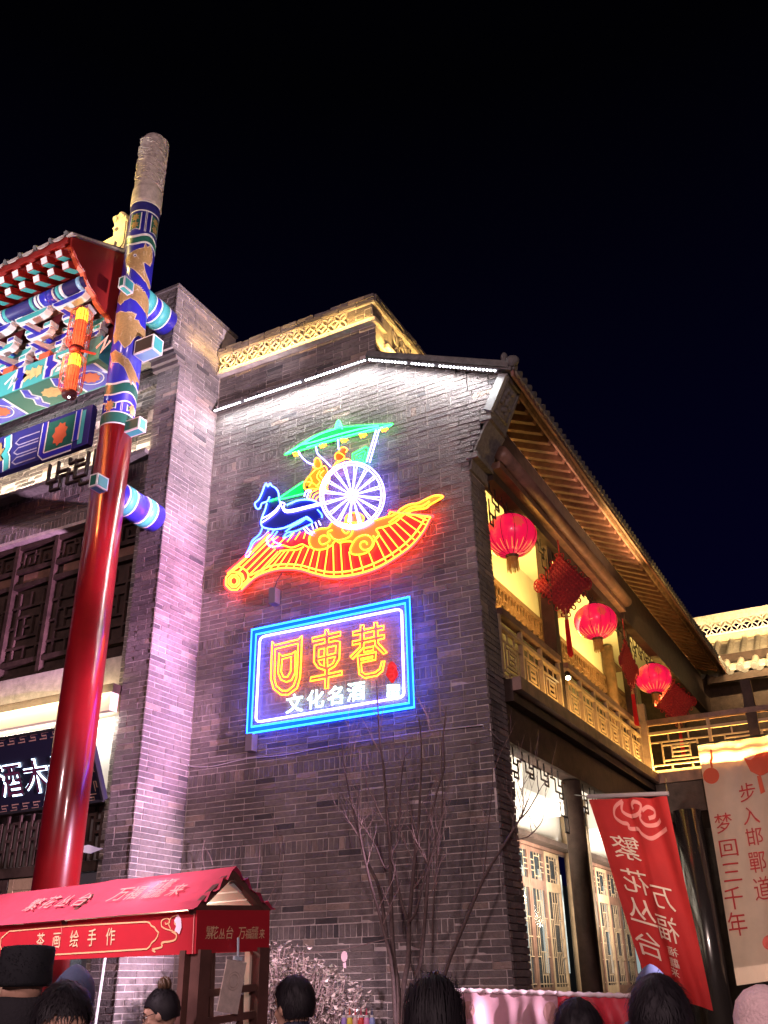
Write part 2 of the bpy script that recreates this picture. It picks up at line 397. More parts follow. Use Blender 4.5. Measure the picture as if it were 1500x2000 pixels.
# corner post of the parapet and its coping (courses of brick)
cp = MB().box(-4.66, -4.31, D - 0.02, D + 0.22, 8.886, 9.12).build('parapet_post', MORTAR, house)
brickwork(cp, (-4.66, D - 0.02, 0), (1, 0, 0), (0, -1, 0), 0.35, 8.89, 9.12, None, None, 20)
brickwork(cp, (-4.31, D - 0.02, 0), (0, 1, 0), (1, 0, 0), 0.24, 8.89, 9.12, None, None, 20)
co = MB().box(XL, -4.27, D - 0.045, D + 0.25, 9.121, 9.235).box(-4.6, -4.27, D + 0.25, YB, 9.121, 9.235).build('coping', MORTAR, house)
brickwork(co, (XL, D - 0.045, 0), (1, 0, 0), (0, -1, 0), 2.37, 9.122, 9.24, None, None, 60, depth=0.03, rough=2.2)
brickwork(co, (-4.27, D - 0.045, 0), (0, 1, 0), (1, 0, 0), 6.3, 9.122, 9.24, None, None, 0, depth=0.03, rough=2.2)
def flower_row(parent, org, ud, nd, n, cell, h):
    """openwork coin pattern of four curved tiles: each petal is one tile"""
    org, ud, nd = Vector(org), Vector(ud), Vector(nd); up_ = Vector((0, 0, 1))
    for i in range(n):
        c = org + ud * (cell * (i + 0.5)) + up_ * (h / 2)
        for sx in (-1, 1):
            for sz in (-1, 1):
                m = MB(); a = c; b = c + ud * (sx * cell / 2) + up_ * (sz * h / 2)
                perp = (ud * (-sz * h) + up_ * (sx * cell)).normalized()
                for s_ in (-1, 1):
                    pts = []
                    for k in range(7):
                        t = k / 6; pts.append(a.lerp(b, t) + perp * (s_ * 0.19 * cell * sin(pi * t)))
                    vs = []; w = 0.045 * cell
                    for p in pts: vs += [p - perp * w + nd * 0.012, p + perp * w + nd * 0.012, p + perp * w - nd * 0.008, p - perp * w - nd * 0.008]
                    fs = []
                    for k in range(6):
                        for q in range(4): fs.append((4 * k + q, 4 * k + (q + 1) % 4, 4 * k + 4 + (q + 1) % 4, 4 * k + 4 + q))
                    m.add(vs, fs)
                m.build('flower_tile', PALESTONE, parent)
flower_row(co, (XL + 0.02, D - 0.035, 8.888), (1, 0, 0), (0, -1, 0), 11, 0.176, 0.232)
flower_row(co, (-4.32, D + 0.55, 8.68), (0, 1, 0), (1, 0, 0), 18, 0.24, 0.43)
MB().box(-4.36, -4.31, D + 0.26, D + 0.5, 8.68, 9.12).build('parapet_post', PALESTONE, house)
# dark recess board just behind the flowers keeps the sky dark but not see-through lit
# ------------------------------------------------------------------ LED rope on the gable
led = thing('led_strip', (-4.9, 7.9, 8.2), 'white LED bead strip following the top of the gable wall', 'light strip')
rail = MB(); rail.bar((XL + 0.03, 7.915, 8.255), (-4.345, 7.915, 8.255), 0.03, 0.03); rail.bar((-4.335, 7.915, 8.25), (-2.74, 7.915, 7.527), 0.03, 0.03)
rail.build('rail', GREYMETAL, led)
beads = []
for i in range(int(2.26 / 0.043)):
    if i in (10, 31): continue
    beads.append((XL + 0.05 + i * 0.043, 7.895, 8.237))
for i in range(37):
    if i in (12, 20): continue
    t = (i + 0.5) / 37; beads.append((-4.33 + t * 1.58, 7.895, 8.232 - t * 1.58 * 0.453))
bm_ = MB(); bm_.ball((0, 0, 0), 0.0125, nu=6, nv=4)
bo = bm_.build('led_bead', mat('led_white', (0.8, 0.8, 0.8), emit=(0.90, 0.92, 1.0), estr=14), led, origin=(0, 0, 0)); bme = bo.data
bpy.data.objects.remove(bo)
for b in beads: inst(bme, 'led_bead', led, b)
for x in (-5.92, -5.05, -3.7, -3.25):
    z = 8.27 if x < -4.34 else 8.25 - (x + 4.335) * 0.453
    MB().box(x - 0.01, x + 0.01, 7.9, 7.985, z - 0.01, z + 0.03).build('clip', METAL, led)

# ------------------------------------------------------------------ main roof (over the gallery)
roof = MB()
SL = 0.452
def zr(x): return 8.33 - (x + 4.34) * SL
EX = -2.60; Y0, Y1 = 7.93, 20.6
roof.add([(-4.34, Y0, 8.33), (EX, Y0, zr(EX)), (EX, Y1, zr(EX)), (-4.34, Y1, 8.33), (-4.34, Y0, 8.29), (EX, Y0, zr(EX) - 0.04), (EX, Y1, zr(EX) - 0.04), (-4.34, Y1, 8.29)],
         [(0, 1, 2, 3), (7, 6, 5, 4), (0, 4, 5, 1), (1, 5, 6, 2), (2, 6, 7, 3), (3, 7, 4, 0)])
rf = roof.build('roof', TILE, house)
ubd = MB(); ubd.add([(-4.3, 8.3, zr(-4.3) - 0.045), (EX + 0.02, 8.3, zr(EX + .02) - 0.045), (EX + 0.02, Y1, zr(EX + .02) - 0.045), (-4.3, Y1, zr(-4.3) - 0.045)], [(3, 2, 1, 0)]); ubd.build('roof_boarding', BLACKW, rf)
verge = MB(); verge.bar((-4.36, 7.955, 8.345), (EX - 0.02, 7.955, zr(EX) + 0.03), 0.09, 0.075)
verge.build('verge', TILE, rf)
# cover tiles and drip tiles along the eave
tm = MB(); tm.tube([(0.02, 0, 0.012), (-0.9, 0, 0.012 + 0.9 * SL)], 0.045, 8); to = tm.build('cover_tile', TILE, rf, smooth=False, origin=(0, 0, 0)); tme = to.data; bpy.data.objects.remove(to)
dm = MB(); pts = [(0, 0.072 * cos(a), -0.012 - 0.06 * sin(a) * 1.0) for a in [pi * k / 8 for k in range(9)]]
dm.prism(pts, (-0.025, 0, 0)); do = dm.build('drip_tile', mat('drip_tile', (0.26, 0.22, 0.17), 0.8, var=0.4, scale=20), rf, origin=(0, 0, 0)); dme = do.data; bpy.data.objects.remove(do)
n = int((Y1 - Y0) / 0.15)
for i in range(n):
    y = Y0 + 0.07 + i * 0.15
    inst(tme, 'cover_tile', rf, (EX + 0.015, y, zr(EX)), (0, 0, 0))
    inst(dme, 'drip_tile', rf, (EX + 0.02, y + 0.075, zr(EX) + 0.01), (0, -0.25, 0))
# corner tile lump at the front end of the eave
MB().ball((EX + 0.01, 7.95, zr(EX) + 0.075), 0.085, 0.06, 0.07).ball((EX - 0.07, 7.95, zr(EX) + 0.15), 0.04, 0.04, 0.07).build('end_tile', TILE, rf, smooth=True)
# rafters, eave boards
rme = None
raf = MB(); raf.bar((0, 0, 0), (0.60, 0, -0.60 * SL), 0.085, 0.10); ro = raf.build('rafter', mat('rafter_wood', (0.20, 0.092, 0.068), 0.55, var=0.35, scale=9, bump=0.3, bscale=35), rf, origin=(0, 0, 0)); rme = ro.data; bpy.data.objects.remove(ro)
for i in range(72):
    y = 8.50 + i * 0.262
    if y > Y1: break
    inst(rme, 'rafter', rf, (-3.32, y, zr(-3.32) - 0.095))
fas = MB(); fas.bar((EX + 0.0, 7.96, zr(EX) - 0.065), (EX + 0.0, Y1, zr(EX) - 0.065), 0.03, 0.075); fas.build('fascia', MATS['rafter_wood'], rf)
fl = MB(); fl.bar((EX - 0.085, 8.4, zr(EX) - 0.04), (EX - 0.085, Y1, zr(EX) - 0.04), 0.035, 0.07, up=(SL, 0, 1)); fl.build('flying_board', mat('pale_flying_board', (0.26, 0.15, 0.11), 0.6, var=0.6, scale=11, bump=0.4, bscale=30), rf)
# eave bracket with carved slab
bk = MB()
pp = [(-3.19, 6.47), (-3.17, 6.60), (-3.10, 6.75), (-3.02, 6.9), (-2.95, 7.0), (-2.95, 7.05), (-2.92, 7.09)]
bk.prism([(x + 0.03, 8.0, z) for x, z in pp] + [(-2.69, 8.0, 7.53), (-3.3, 8.0, 7.8), (-3.3, 8.0, 6.47)], (0, 0.46, 0))
br = bk.build('eave_bracket', STONE, house)
s_ = Vector((0.23, 0, 0.44)).normalized(); nrm = Vector((0.44, 0, -0.23)).normalized()
c0 = Vector((-2.79, 8.205, 7.32))
MB().obox(c0, s_ * 0.235, (0, 0.205, 0), nrm * 0.02).build('slab', STONE, br)
crv = MB()
for (a, b, c, d) in ((-.20, -.17, -.20, .17), (.20, -.17, .20, .17), (-.2, -.17, .2, -.17), (-.2, .17, .2, .17)):
    crv.bar(c0 + s_ * a + Vector((0, b, 0)) + nrm * 0.025, c0 + s_ * c + Vector((0, d, 0)) + nrm * 0.025, 0.025, 0.02, up=nrm)
for k in range(26):
    a = random.uniform(0, 6.28); r = random.uniform(0.0, 0.13)
    crv.ball(c0 + s_ * (r * 1.1 * cos(a)) + Vector((0, r * sin(a), 0)) + nrm * 0.02, 0.03, 0.02 + random.random() * 0.02, 0.03, 7, 5)
crv.build('carving', STONE, br, smooth=True)
MB().obox((-2.81, 7.975, 7.30), s_ * 0.22, (0, 0.025, 0), nrm * 0.045).build('edge_slab', mat('grey_slab', (0.30, 0.30, 0.29), 0.8, var=0.15), br)
for z, x in ((7.03, -2.915), (6.62, -3.10)):
    MB().box(x - 0.1, x + 0.03, 7.97, 8.42, z - 0.03, z + 0.03).build('moulding', STONE, br)

# ------------------------------------------------------------------ gallery: beams, posts, walls, railings, frets
XF = -3.18
gal = thing('timber_gallery', (-3.6, 12, 0), 'two storey dark timber gallery along the right side of the brick house', 'gallery')
pu = MB(); pu.tube([(-2.97, 8.42, 6.83), (-2.97, 13.6, 6.83)], 0.085, 14); pu.build('purlin', MIDW, gal, smooth=True)
MB().box(-3.12, -2.99, 8.43, 13.55, 6.655, 6.735).build('beam', MIDW, gal)
MB().box(-3.17, -3.02, 13.56, 20.5, 6.55, 6.95).build('beam', DARKW, gal)
MB().box(-3.25, -3.08, 8.43, 13.9, 6.53, 6.65).build('beam', DARKW, gal)
MB().box(-3.22, -3.10, 8.43, 20.4, 6.95, 7.45).build('eave_board', DARKW, gal)
MB().box(-3.30, -3.05, 8.43, 14.3, 4.08, 4.30).build('deck_edge', DARKW, gal)
MB().box(-3.05, -2.96, 8.43, 14.3, 4.18, 4.31).build('deck_nosing', MIDW, gal)
MB().box(-3.34, -3.14, 8.43, 14.3, 3.70, 4.07).build('beam', DARKW, gal)
MB().box(-3.32, -3.14, 14.3, 20.4, 3.70, 4.30).build('beam', DARKW, gal)
PF = [10.42, 14.16, 17.9]
for y in PF:
    MB().box(-3.30, -3.15, y - 0.06, y + 0.10, 4.31, 6.98).build('post', DARKW, gal)
    pm = MB(); pm.lathe([(0.11, 0), (0.11, 3.69)], (-3.24, y + 0.22, 0.0), 18); pm.build('post', DARKW, gal, smooth=True)
# walls behind, ceilings, floor
XI = -4.56
MB().box(XI - 0.2, XI, 8.3, 22, 4.31, 7.9).build('plaster_wall', PLASTER, gal)
MB().box(XI - 0.2, XI, 8.3, 22, 3.36, 4.08).build('plaster_wall', PLASTER, gal)
MB().box(XI, XF - 0.05, 8.43, 20, 7.66, 7.7).build('ceiling', PLASTER, gal)
MB().box(XI, XF - 0.16, 8.43, 20, 4.08, 4.31).build('deck', PLASTER, gal)
MB().box(XI, -3.25, 8.43, 8.47, 0, 7.7).build('plaster_wall', PLASTER, gal)
for y in (10.5, 14.2, 17.9):
    MB().box(XI + 0.002, XI + 0.2, y + 0.14, y + 0.75, 7.28, 7.34).build('ledge_board', MIDW, gal)
    MB().lathe([(0.12, 4.31), (0.12, 7.6)], (XI + 0.13, y, 0), 14).build('inner_column', MIDW, gal, smooth=True)
MB().box(XI + 0.001, XI + 0.012, 8.5, 20, 4.32, 6.90).build('door_panelling', BLACKW, gal)
MB().box(XI, XI + 0.07, 8.5, 20, 6.90, 6.98).build('wall_rail', MIDW, gal)
# little fret band below the inner wall rail
def lattice(mb, org, ud, lines, w=0.02, d=0.03, nd=(1, 0, 0), sx=1.0, sz=1.0):
    org, ud, nd = Vector(org), Vector(ud), Vector(nd)
    for i, (a, b, c, e) in enumerate(lines):
        p = org + ud * (a * sx) + Vector((0, 0, b * sz)); q = org + ud * (c * sx) + Vector((0, 0, e * sz))
        dd = d if abs(b - e) < 1e-6 else d * 0.96
        mb.bar(p, q, dd, w, up=(Vector((0, 0, 1)) if abs(b - e) < abs(a - c) else ud), ext=w * 0.49)
mb = MB()
for k in range(44):
    y = 8.5 + k * 0.26
    lattice(mb, (XI + 0.04, y, 6.60), (0, 1, 0), [(0, 0, 0, 1), (0, .5, .5, .5), (.5, .2, .5, 1), (.25, 0, .25, .5), (0.5, .2, .8, .2), (.8, .2, .8, .7)], 0.02, 0.03, (1, 0, 0), 0.26, 0.3)
mb.build('wall_fret', MIDW, gal)
MB().box(XI, XI + 0.07, 8.5, 20, 6.52, 6.58).build('wall_rail', MIDW, gal)

PANEL = [(0, 0.14, 1, 0.14), (0, 0.78, 1, 0.78), (0.33, 0.78, 0.33, 1), (0.67, 0.78, 0.67, 1), (0.33, 0, 0.33, 0.14), (0.67, 0, 0.67, 0.14),
         (0.2, 0.14, 0.2, 0.78), (0.8, 0.14, 0.8, 0.78), (0.2, 0.26, 0.8, 0.26), (0.2, 0.68, 0.8, 0.68), (0.36, 0.35, 0.36, 0.68), (0.36, 0.35, 0.66, 0.35), (0.66, 0.35, 0.66, 0.60), (0.36, 0.6, 0.66, 0.6), (0.36, 0.475, 0.66, 0.475)]
def railing(parent, org, ud, L, npan, z0, h, nd):
    org, ud, nd = Vector(org), Vector(ud), Vector(nd); Z = Vector((0, 0, 1))
    o = org + Z * z0
    m = MB(); m.bar(o + Z * (h + 0.14), o + Z * (h + 0.14) + ud * L, 0.10, 0.075, up=Z); m.build('handrail', MIDW, parent)
    m = MB(); m.bar(o + Z * 0.02, o + Z * 0.02 + ud * L, 0.05, 0.04, up=Z); m.bar(o + Z * (h - 0.02), o + Z * (h - 0.02) + ud * L, 0.05, 0.04, up=Z); m.build('rail', PALEW, parent)
    w = L / npan
    for i in range(npan + 1):
        p = o + ud * (w * i); m = MB(); m.bar(p, p + Z * (h + 0.11), 0.045, 0.045, up=ud); m.build('baluster', PALEW, parent)
    for i in range(npan):
        p = o + ud * (w * i + 0.025) + Z * 0.04
        m = MB(); lattice(m, p, ud, PANEL, 0.022, 0.012, nd, w - 0.05, h - 0.08); m.build('lattice_panel', PALEW, parent)
railing(gal, (-3.15, 8.44, 0), (0, 1, 0), 1.86, 3, 4.32, 0.56, (1, 0, 0))
railing(gal, (-3.15, 10.56, 0), (0, 1, 0), 3.44, 6, 4.32, 0.56, (1, 0, 0))
# frets hanging under the beams
FRET = [(0, .62, .3, .62), (.3, .62, .3, .18), (.3, .18, .8, .18), (.8, .18, .8, .62), (.8, .62, 1, .62), (.12, 1, .12, .62), (.55, 1, .55, .45), (.55, .45, .8, .45), (.55, .18, .55, 0), (.55, 0, .8, 0), (.8, 0, .8, .18)]
def fret(parent, x, y0, y1, zt, h, w=0.02):
    m = MB(); n = max(1, round((y1 - y0) / (h * 1.5))); u = (y1 - y0) / n
    for k in range(n):
        t = (k + 0.5) / n; hh = h * (0.72 + 0.55 * abs(2 * t - 1) ** 3)
        lattice(m, (x, y0 + k * u, zt - hh), (0, 1, 0), FRET, w * 0.8, 0.010, (1, 0, 0), u, hh)
    for yy, s in ((y0, 1), (y1, -1)):     # stepped ends
        lattice(m, (x, yy, zt - h * 2.1), (0, s, 0), [(0, 0, 0, 1), (0, 0, .6, 0), (.6, 0, .6, .45), (.6, .45, 1.2, .45), (1.2, .45, 1.2, .8), (0, .45, .6, .45)], w * 0.8, 0.010, (1, 0, 0), h * 0.6, h * 1.2)
    m.build('fret', BLACKW, parent)
fret(gal, -3.16, 8.45, 10.3, 6.53, 0.24, 0.022)
fret(gal, -3.16, 10.56, 14.03, 6.53, 0.24)
fret(gal, -3.16, 14.3, 17.8, 6.55, 0.26)
fret(gal, -3.2, 8.45, 10.25, 3.70, 0.30, 0.024)
fret(gal, -3.2, 10.7, 13.95, 3.70, 0.30, 0.024)
# ground floor lattice doors in the inner wall
GLASS = clear('window_glass', (0.06, 0.08, 0.09), 0.3)
doors = MB().box(XI - 0.02, XI + 0.06, 8.5, 20, 3.29, 3.36).build('door_header', MIDW, gal)
MB().box(XI + 0.06, XI + 0.24, 8.5, 20, 3.33, 3.40).build('door_hood', DARKW, gal)
WIN = mat('dim_room', (0.04, 0.04, 0.045), 0.9, var=0.6, scale=3); CURT = mat('glowing_curtain', (0.7, 0.75, 0.75), 0.9, emit=(0.75, 0.95, 0.95), estr=0.3)
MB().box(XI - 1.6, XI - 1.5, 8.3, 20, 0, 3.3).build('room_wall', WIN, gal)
for q in range(14): MB().box(XI - 0.25, XI - 0.24, 8.8 + q * 0.82, 9.02 + q * 0.82, 1.75, 3.1).build('curtain', CURT, gal)  # bright strips behind the glass, their glow put into the curtain material
y = 8.6; k = 0
cols = [10.5, 14.2, 17.9]
DOORL = [(0, .03, 1, .03), (.28, 0, .28, 1), (.72, 0, .72, 1), (0, .3, .28, .3), (.72, .3, 1, .3), (0, .7, .28, .7), (.72, .7, 1, .7), (.28, .12, .72, .12), (.28, .88, .72, .88), (.5, .88, .5, 1), (.5, 0, .5, .12), (.28, .5, .0, .5), (.72, .5, 1, .5),
         (.42, .12, .42, .35), (.58, .35, .58, .12), (.28, .35, .72, .35), (.28, .65, .72, .65), (.42, .65, .42, .88), (.58, .65, .58, .88), (.14, .3, .14, .7), (.86, .3, .86, .7)]
while y < 19.4:
    if any(abs(y + 0.28 - c) < 0.44 for c in cols): y += 0.06; continue
    d = MB(); z0, z1, w = 0.35, 3.28, 0.62
    fx = XI + 0.02
    for (a, b) in ((y, y + 0.06), (y + w - 0.06, y + w)): d.box(fx - 0.02, fx + 0.015, a, b, z0, z1)
    for (a, b) in ((z0, z0 + 0.1), (1.50, 1.58), (2.76, 2.88), (z1 - 0.05, z1)): d.box(fx - 0.018, fx + 0.013, y + 0.061, y + w - 0.061, a, b)
    d.box(fx - 0.01, fx + 0.012, y + 0.061, y + w - 0.061, z0 + 0.1, 1.50)
    dd = d.build('door', MIDW if k % 3 else PALEW, gal)
    m = MB()
    lattice(m, (fx + 0.01, y + 0.06, 1.585), (0, 1, 0), DOORL, 0.012, 0.007, (1, 0, 0), w - 0.12, 1.17)
    lattice(m, (fx + 0.01, y + 0.06, 2.885), (0, 1, 0), DOORL[1:13], 0.012, 0.007, (1, 0, 0), w - 0.12, 0.34)
    m.build('lattice', PALEW, dd)
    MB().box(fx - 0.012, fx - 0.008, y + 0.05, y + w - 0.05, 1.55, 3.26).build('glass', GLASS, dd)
    y += w + 0.012; k += 1
for c in cols:
    cm = MB(); cm.lathe([(0.2, 0), (0.2, 4.07)], (XI + 0.22, c, 0), 18); cm.build('inner_column', PALEW, gal, smooth=True)
    MB().box(XI + 0.002, XI + 0.7, c + 0.28, c + 2.6, 3.70, 4.07).build('soffit_box', PLASTER, gal)
# spotlight fixed to the inner column and on the outer post
def small_spot(loc, aim, label, e, col):
    t = thing('spot_lamp', loc, label, 'lamp', None)
    a = Vector(aim).normalized(); L = Vector(loc)
    m = MB(); m.tube([L - a * 0.06, L + a * 0.02], 0.035, 10); m.build('housing', METAL, t)
    m = MB(); m.tube([L + a * 0.021, L + a * 0.026], 0.03, 10); m.build('lens', mat('lamp_lens_' + str(e), (0.9, 0.9, 0.9), emit=col, estr=25), t)
    lamp('SPOT', 'spot_light', L + a * 0.04, L + a, e, col, spot_size=radians(70), spot_blend=0.5)
small_spot((XI + 0.44, 13.98, 3.88), (-0.5, 0.25, -1), 'small white spotlight on the pale column behind the ground floor fret', 14, (1, 1, 0.95))
small_spot((-3.06, 10.36, 4.82), (0.3, -0.6, -1), 'small yellow spotlight clipped on the post beside the hanging red tassel', 5, (1, 0.85, 0.4))

# bridge gallery crossing to the right
bridge = thing('gallery_bridge', (-1, 14.3, 0), 'timber balcony bridge with lattice railing running right from the gallery', 'bridge')
railing(bridge, (-3.06, 14.1, 0), (1, 0, 0), 3.6, 4, 4.32, 0.60, (0, -1, 0))
MB().box(-3.05, 1.2, 14.02, 14.16, 4.17, 4.31).build('deck_nosing', MIDW, bridge)
MB().box(-3.03, 1.2, 14.05, 16.0, 3.75, 4.16).build('deck_beam', DARKW, bridge)
MB().box(-3.13, -3.03, 14.02, 14.14, 4.31, 5.35).build('corner_post', PALEW, bridge)
MB().box(-1.62, -1.48, 14.06, 14.2, 4.31, 5.5).build('post', DARKW, bridge)
for x in (-2.62,):
    m = MB(); m.lathe([(0.19, 0), (0.19, 3.74)], (x, 13.9, 0), 18); m.build('post', mat('black_lacquer', (0.02, 0.016, 0.016), 0.22, coat=0.6), bridge, smooth=True)
m = MB(); m.lathe([(0.2, 0), (0.2, 3.74)], (-3.0, 15.6, 0), 18); m.build('post', DARKW, bridge, smooth=True)
MB().box(-3.0, 1.2, 15.9, 16.0, 0, 3.75).build('back_wall', DARKW, bridge)

# far wing with floodlit tiled roof
far = thing('far_wing', (-1, 21, 0), 'far courtyard wing with yellow floodlit tiled roof and openwork parapet', 'building')
MB().box(-4.9, 4, 20.95, 21.3, 0, 8.0).build('wall', DARKW, far)
MB().box(-3.0, 4, 20.5, 20.6, 7.28, 7.44).build('fascia', DARKW, far)
MB().add([(-3.6, 20.5, 7.5), (4, 20.5, 7.5), (4, 22.6, 8.80), (-3.6, 22.6, 8.80)], [(0, 1, 2, 3)]).build('roof', PALETILE, far)
tm = MB(); tm.tube([(0, 0, 0.03), (0, 2.05, 0.03 + 2.05 * 0.62)], 0.075, 8)
for k in range(7): tm.tube([(0, 0.28 * k + 0.02, 0.035 + 0.28 * k * 0.62), (0, 0.28 * k + 0.06, 0.05 + 0.28 * k * 0.62)], 0.082, 8)
o_ = tm.build('cover_tile', PALETILE, far, origin=(0, 0, 0)); me_ = o_.data; bpy.data.objects.remove(o_)
pm = MB()
for k in range(1):
    pts = [(0.09 + 0.085 * cos(a), 0.15 * k, 0.15 * k * 0.62 + 0.03 - 0.05 * sin(a)) for a in [pi * q / 6 for q in range(7)]]
    pm.prism(pts, (0, 0.012, 0.02))
o_ = pm.build('pan_tile', PALETILE, far, origin=(0, 0, 0)); mp_ = o_.data; bpy.data.objects.remove(o_)
cm = MB(); cm.tube([(0, -0.02, 0.03), (0, 0.03, 0.03)], 0.09, 10); cm.prism([(0.09 + 0.09 * cos(a), -0.01, 0.0 - 0.10 * sin(a)) for a in [pi * q / 8 for q in range(9)]], (0, 0.02, 0))
o_ = cm.build('eave_tile', TILE, far, origin=(0, 0, 0)); mc_ = o_.data; bpy.data.objects.remove(o_)
for i in range(24):
    x = -3.5 + i * 0.2 * 1.5
    inst(me_, 'cover_tile', far, (x, 20.5, 7.5)); [inst(mp_, 'pan_tile', far, (x + 0.06, 20.5 + 0.15 * q, 7.5 + 0.15 * q * 0.62)) for q in range(13)] if -2.9 < x < -1.0 else None; inst(mc_, 'eave_tile', far, (x, 20.49, 7.5))
MB().box(-3.6, 4, 22.55, 22.9, 8.80, 8.98).build('parapet', mat('pale_brick', (0.36, 0.29, 0.2), 0.9, var=0.3, scale=9), far)
pp2 = MB().box(-3.6, 4, 22.52, 22.9, 9.30, 9.50).build('coping', PALESTONE, far)
MB().box(-3.6, 4, 22.48, 22.55, 8.96, 9.0).build('coping', PALESTONE, far)
flower_row(pp2, (-3.6, 22.53, 9.0), (1, 0, 0), (0, -1, 0), 32, 0.235, 0.30)
strip('far_parapet_washer', (-3.5, 22.2, 8.85), (2.5, 22.2, 8.85), (0, 0.7, 1), 90, (1.0, 0.70, 0.3))

# ------------------------------------------------------------------ flat painted patches (real thin sheets mapped on a face or round a column)
from mathutils.geometry import delaunay_2d_cdt
def patch(mb, poly, fn, grid=0.05, tone=None):
    """poly: 2-D outline; fn maps (u, v) to a point. Filled with a fine mesh so it can follow a curve."""
    P = [Vector((a, b)) for a, b in poly]
    x0 = min(p.x for p in P); x1 = max(p.x for p in P); y0 = min(p.y for p in P); y1 = max(p.y for p in P)
    def inside(q):
        c = False; j = len(P) - 1
        for i in range(len(P)):
            if (P[i].y > q.y) != (P[j].y > q.y) and q.x < (P[j].x - P[i].x) * (q.y - P[i].y) / (P[j].y - P[i].y) + P[i].x: c = not c
            j = i
        return c
    V = list(P); nb = len(V)
    if grid:
        gx = x0 + grid / 2
        while gx < x1:
            gy = y0 + grid / 2
            while gy < y1:
                q = Vector((gx, gy))
                if inside(q): V.append(q)
                gy += grid
            gx += grid
    r = delaunay_2d_cdt(V, [(i, (i + 1) % nb) for i in range(nb)], [], 1, 1e-5)
    mb.add([fn(v.x, v.y) for v in r[0]], [tuple(f) for f in r[2]], tone)
def stroke(mb, pts, w, fn, closed=False):
    P = [Vector(p) for p in pts]; n = len(P); L = []; R_ = []
    for i in range(n):
        a = P[i - 1] if (i or closed) else P[0]; b = P[(i + 1) % n] if (i < n - 1 or closed) else P[-1]
        d = (b - a); d = d.normalized() if d.length > 1e-9 else Vector((1, 0)); nrm = Vector((-d.y, d.x)) * (w / 2)
        if 0 < i < n - 1 or closed:
            d1 = (P[i] - P[i - 1]).normalized(); d2 = (P[(i + 1) % n] - P[i]).normalized()
            k = max(0.5, sqrt(max(0.0, (1 + d1.dot(d2)) / 2))); nrm = nrm / k
        L.append(P[i] + nrm); R_.append(P[i] - nrm)
    vs = []; fs = []
    for a, b in zip(L, R_): vs += [fn(a.x, a.y), fn(b.x, b.y)]
    for i in range(n if closed else n - 1):
        j = (i + 1) % n; fs.append((2 * i, 2 * i + 1, 2 * j + 1, 2 * j))
    mb.add(vs, fs)
def smooth(pts, k=4, closed=False):
    P = [Vector(p) for p in pts]; n = len(P); out = []
    for i in range(n if closed else n - 1):
        p0 = P[i - 1] if (i > 0 or closed) else P[0]; p1 = P[i]; p2 = P[(i + 1) % n]; p3 = P[(i + 2) % n] if (i + 2 < n or closed) else P[-1]
        for q in range(k):
            t = q / k
            out.append(0.5 * ((2 * p1) + (p2 - p0) * t + (2 * p0 - 5 * p1 + 4 * p2 - p3) * t * t + (3 * p1 - p0 - 3 * p2 + p3) * t ** 3))
    if not closed: out.append(P[-1])
    return out
def text(s, parent, m, org, ux, uy, size, name='lettering', sx=1.0, shear=0.0, off=0.004, bold=0.0, depth=0.003):
    """writes s as mesh lettering; org = lower left corner of the first glyph box, ux/uy unit axes"""
    cu = bpy.data.curves.new('t', 'FONT'); cu.body = s; cu.size = 1.0; cu.fill_mode = 'FRONT'; cu.offset = bold; cu.resolution_u = 3
    ob = bpy.data.objects.new('t', cu); COL.objects.link(ob)
    dg = bpy.context.evaluated_depsgraph_get(); me = bpy.data.meshes.new_from_object(ob.evaluated_get(dg))
    bpy.data.objects.remove(ob)
    xs = [v.co.x for v in me.vertices]; ys = [v.co.y for v in me.vertices]
    org, ux, uy = Vector(org), Vector(ux), Vector(uy); nd = ux.cross(uy).normalized()
    if nd.dot(EYE - org) < 0: nd = -nd
    mb = MB(); x0 = min(xs)
    mb.add([org + ux * ((v.co.x - x0) * size * sx + shear * v.co.y * size) + uy * (v.co.y * size) + nd * off for v in me.vertices], [tuple(p.vertices) for p in me.polygons])
    bpy.data.meshes.remove(me)
    return mb.build(name, m, parent)

PW = mat('paint_white', (0.78, 0.76, 0.74), 0.5); PBLUE = mat('paint_blue', (0.035, 0.03, 0.42), 0.35, coat=0.3)
PTEAL = mat('paint_teal', (0.07, 0.42, 0.40), 0.45); PGREEN = mat('paint_green', (0.02, 0.13, 0.09), 0.45)
PGOLD = mat('paint_gold', (0.52, 0.33, 0.13), 0.4, 0.3, var=0.2, scale=40); PRED = mat('paint_red', (0.30, 0.022, 0.018), 0.4)
PORANGE = mat('paint_orange', (0.62, 0.13, 0.05), 0.5); PDBLUE = mat('paint_dark_blue', (0.025, 0.022, 0.16), 0.5)
REDLAC = mat('red_lacquer', (0.24, 0.007, 0.010), 0.30, coat=0.7, spec=0.4, var=0.14, scale=3.5, bump=0.10, bscale=5)
PLIGHT = mat('paint_light_blue', (0.25, 0.45, 0.62), 0.45)

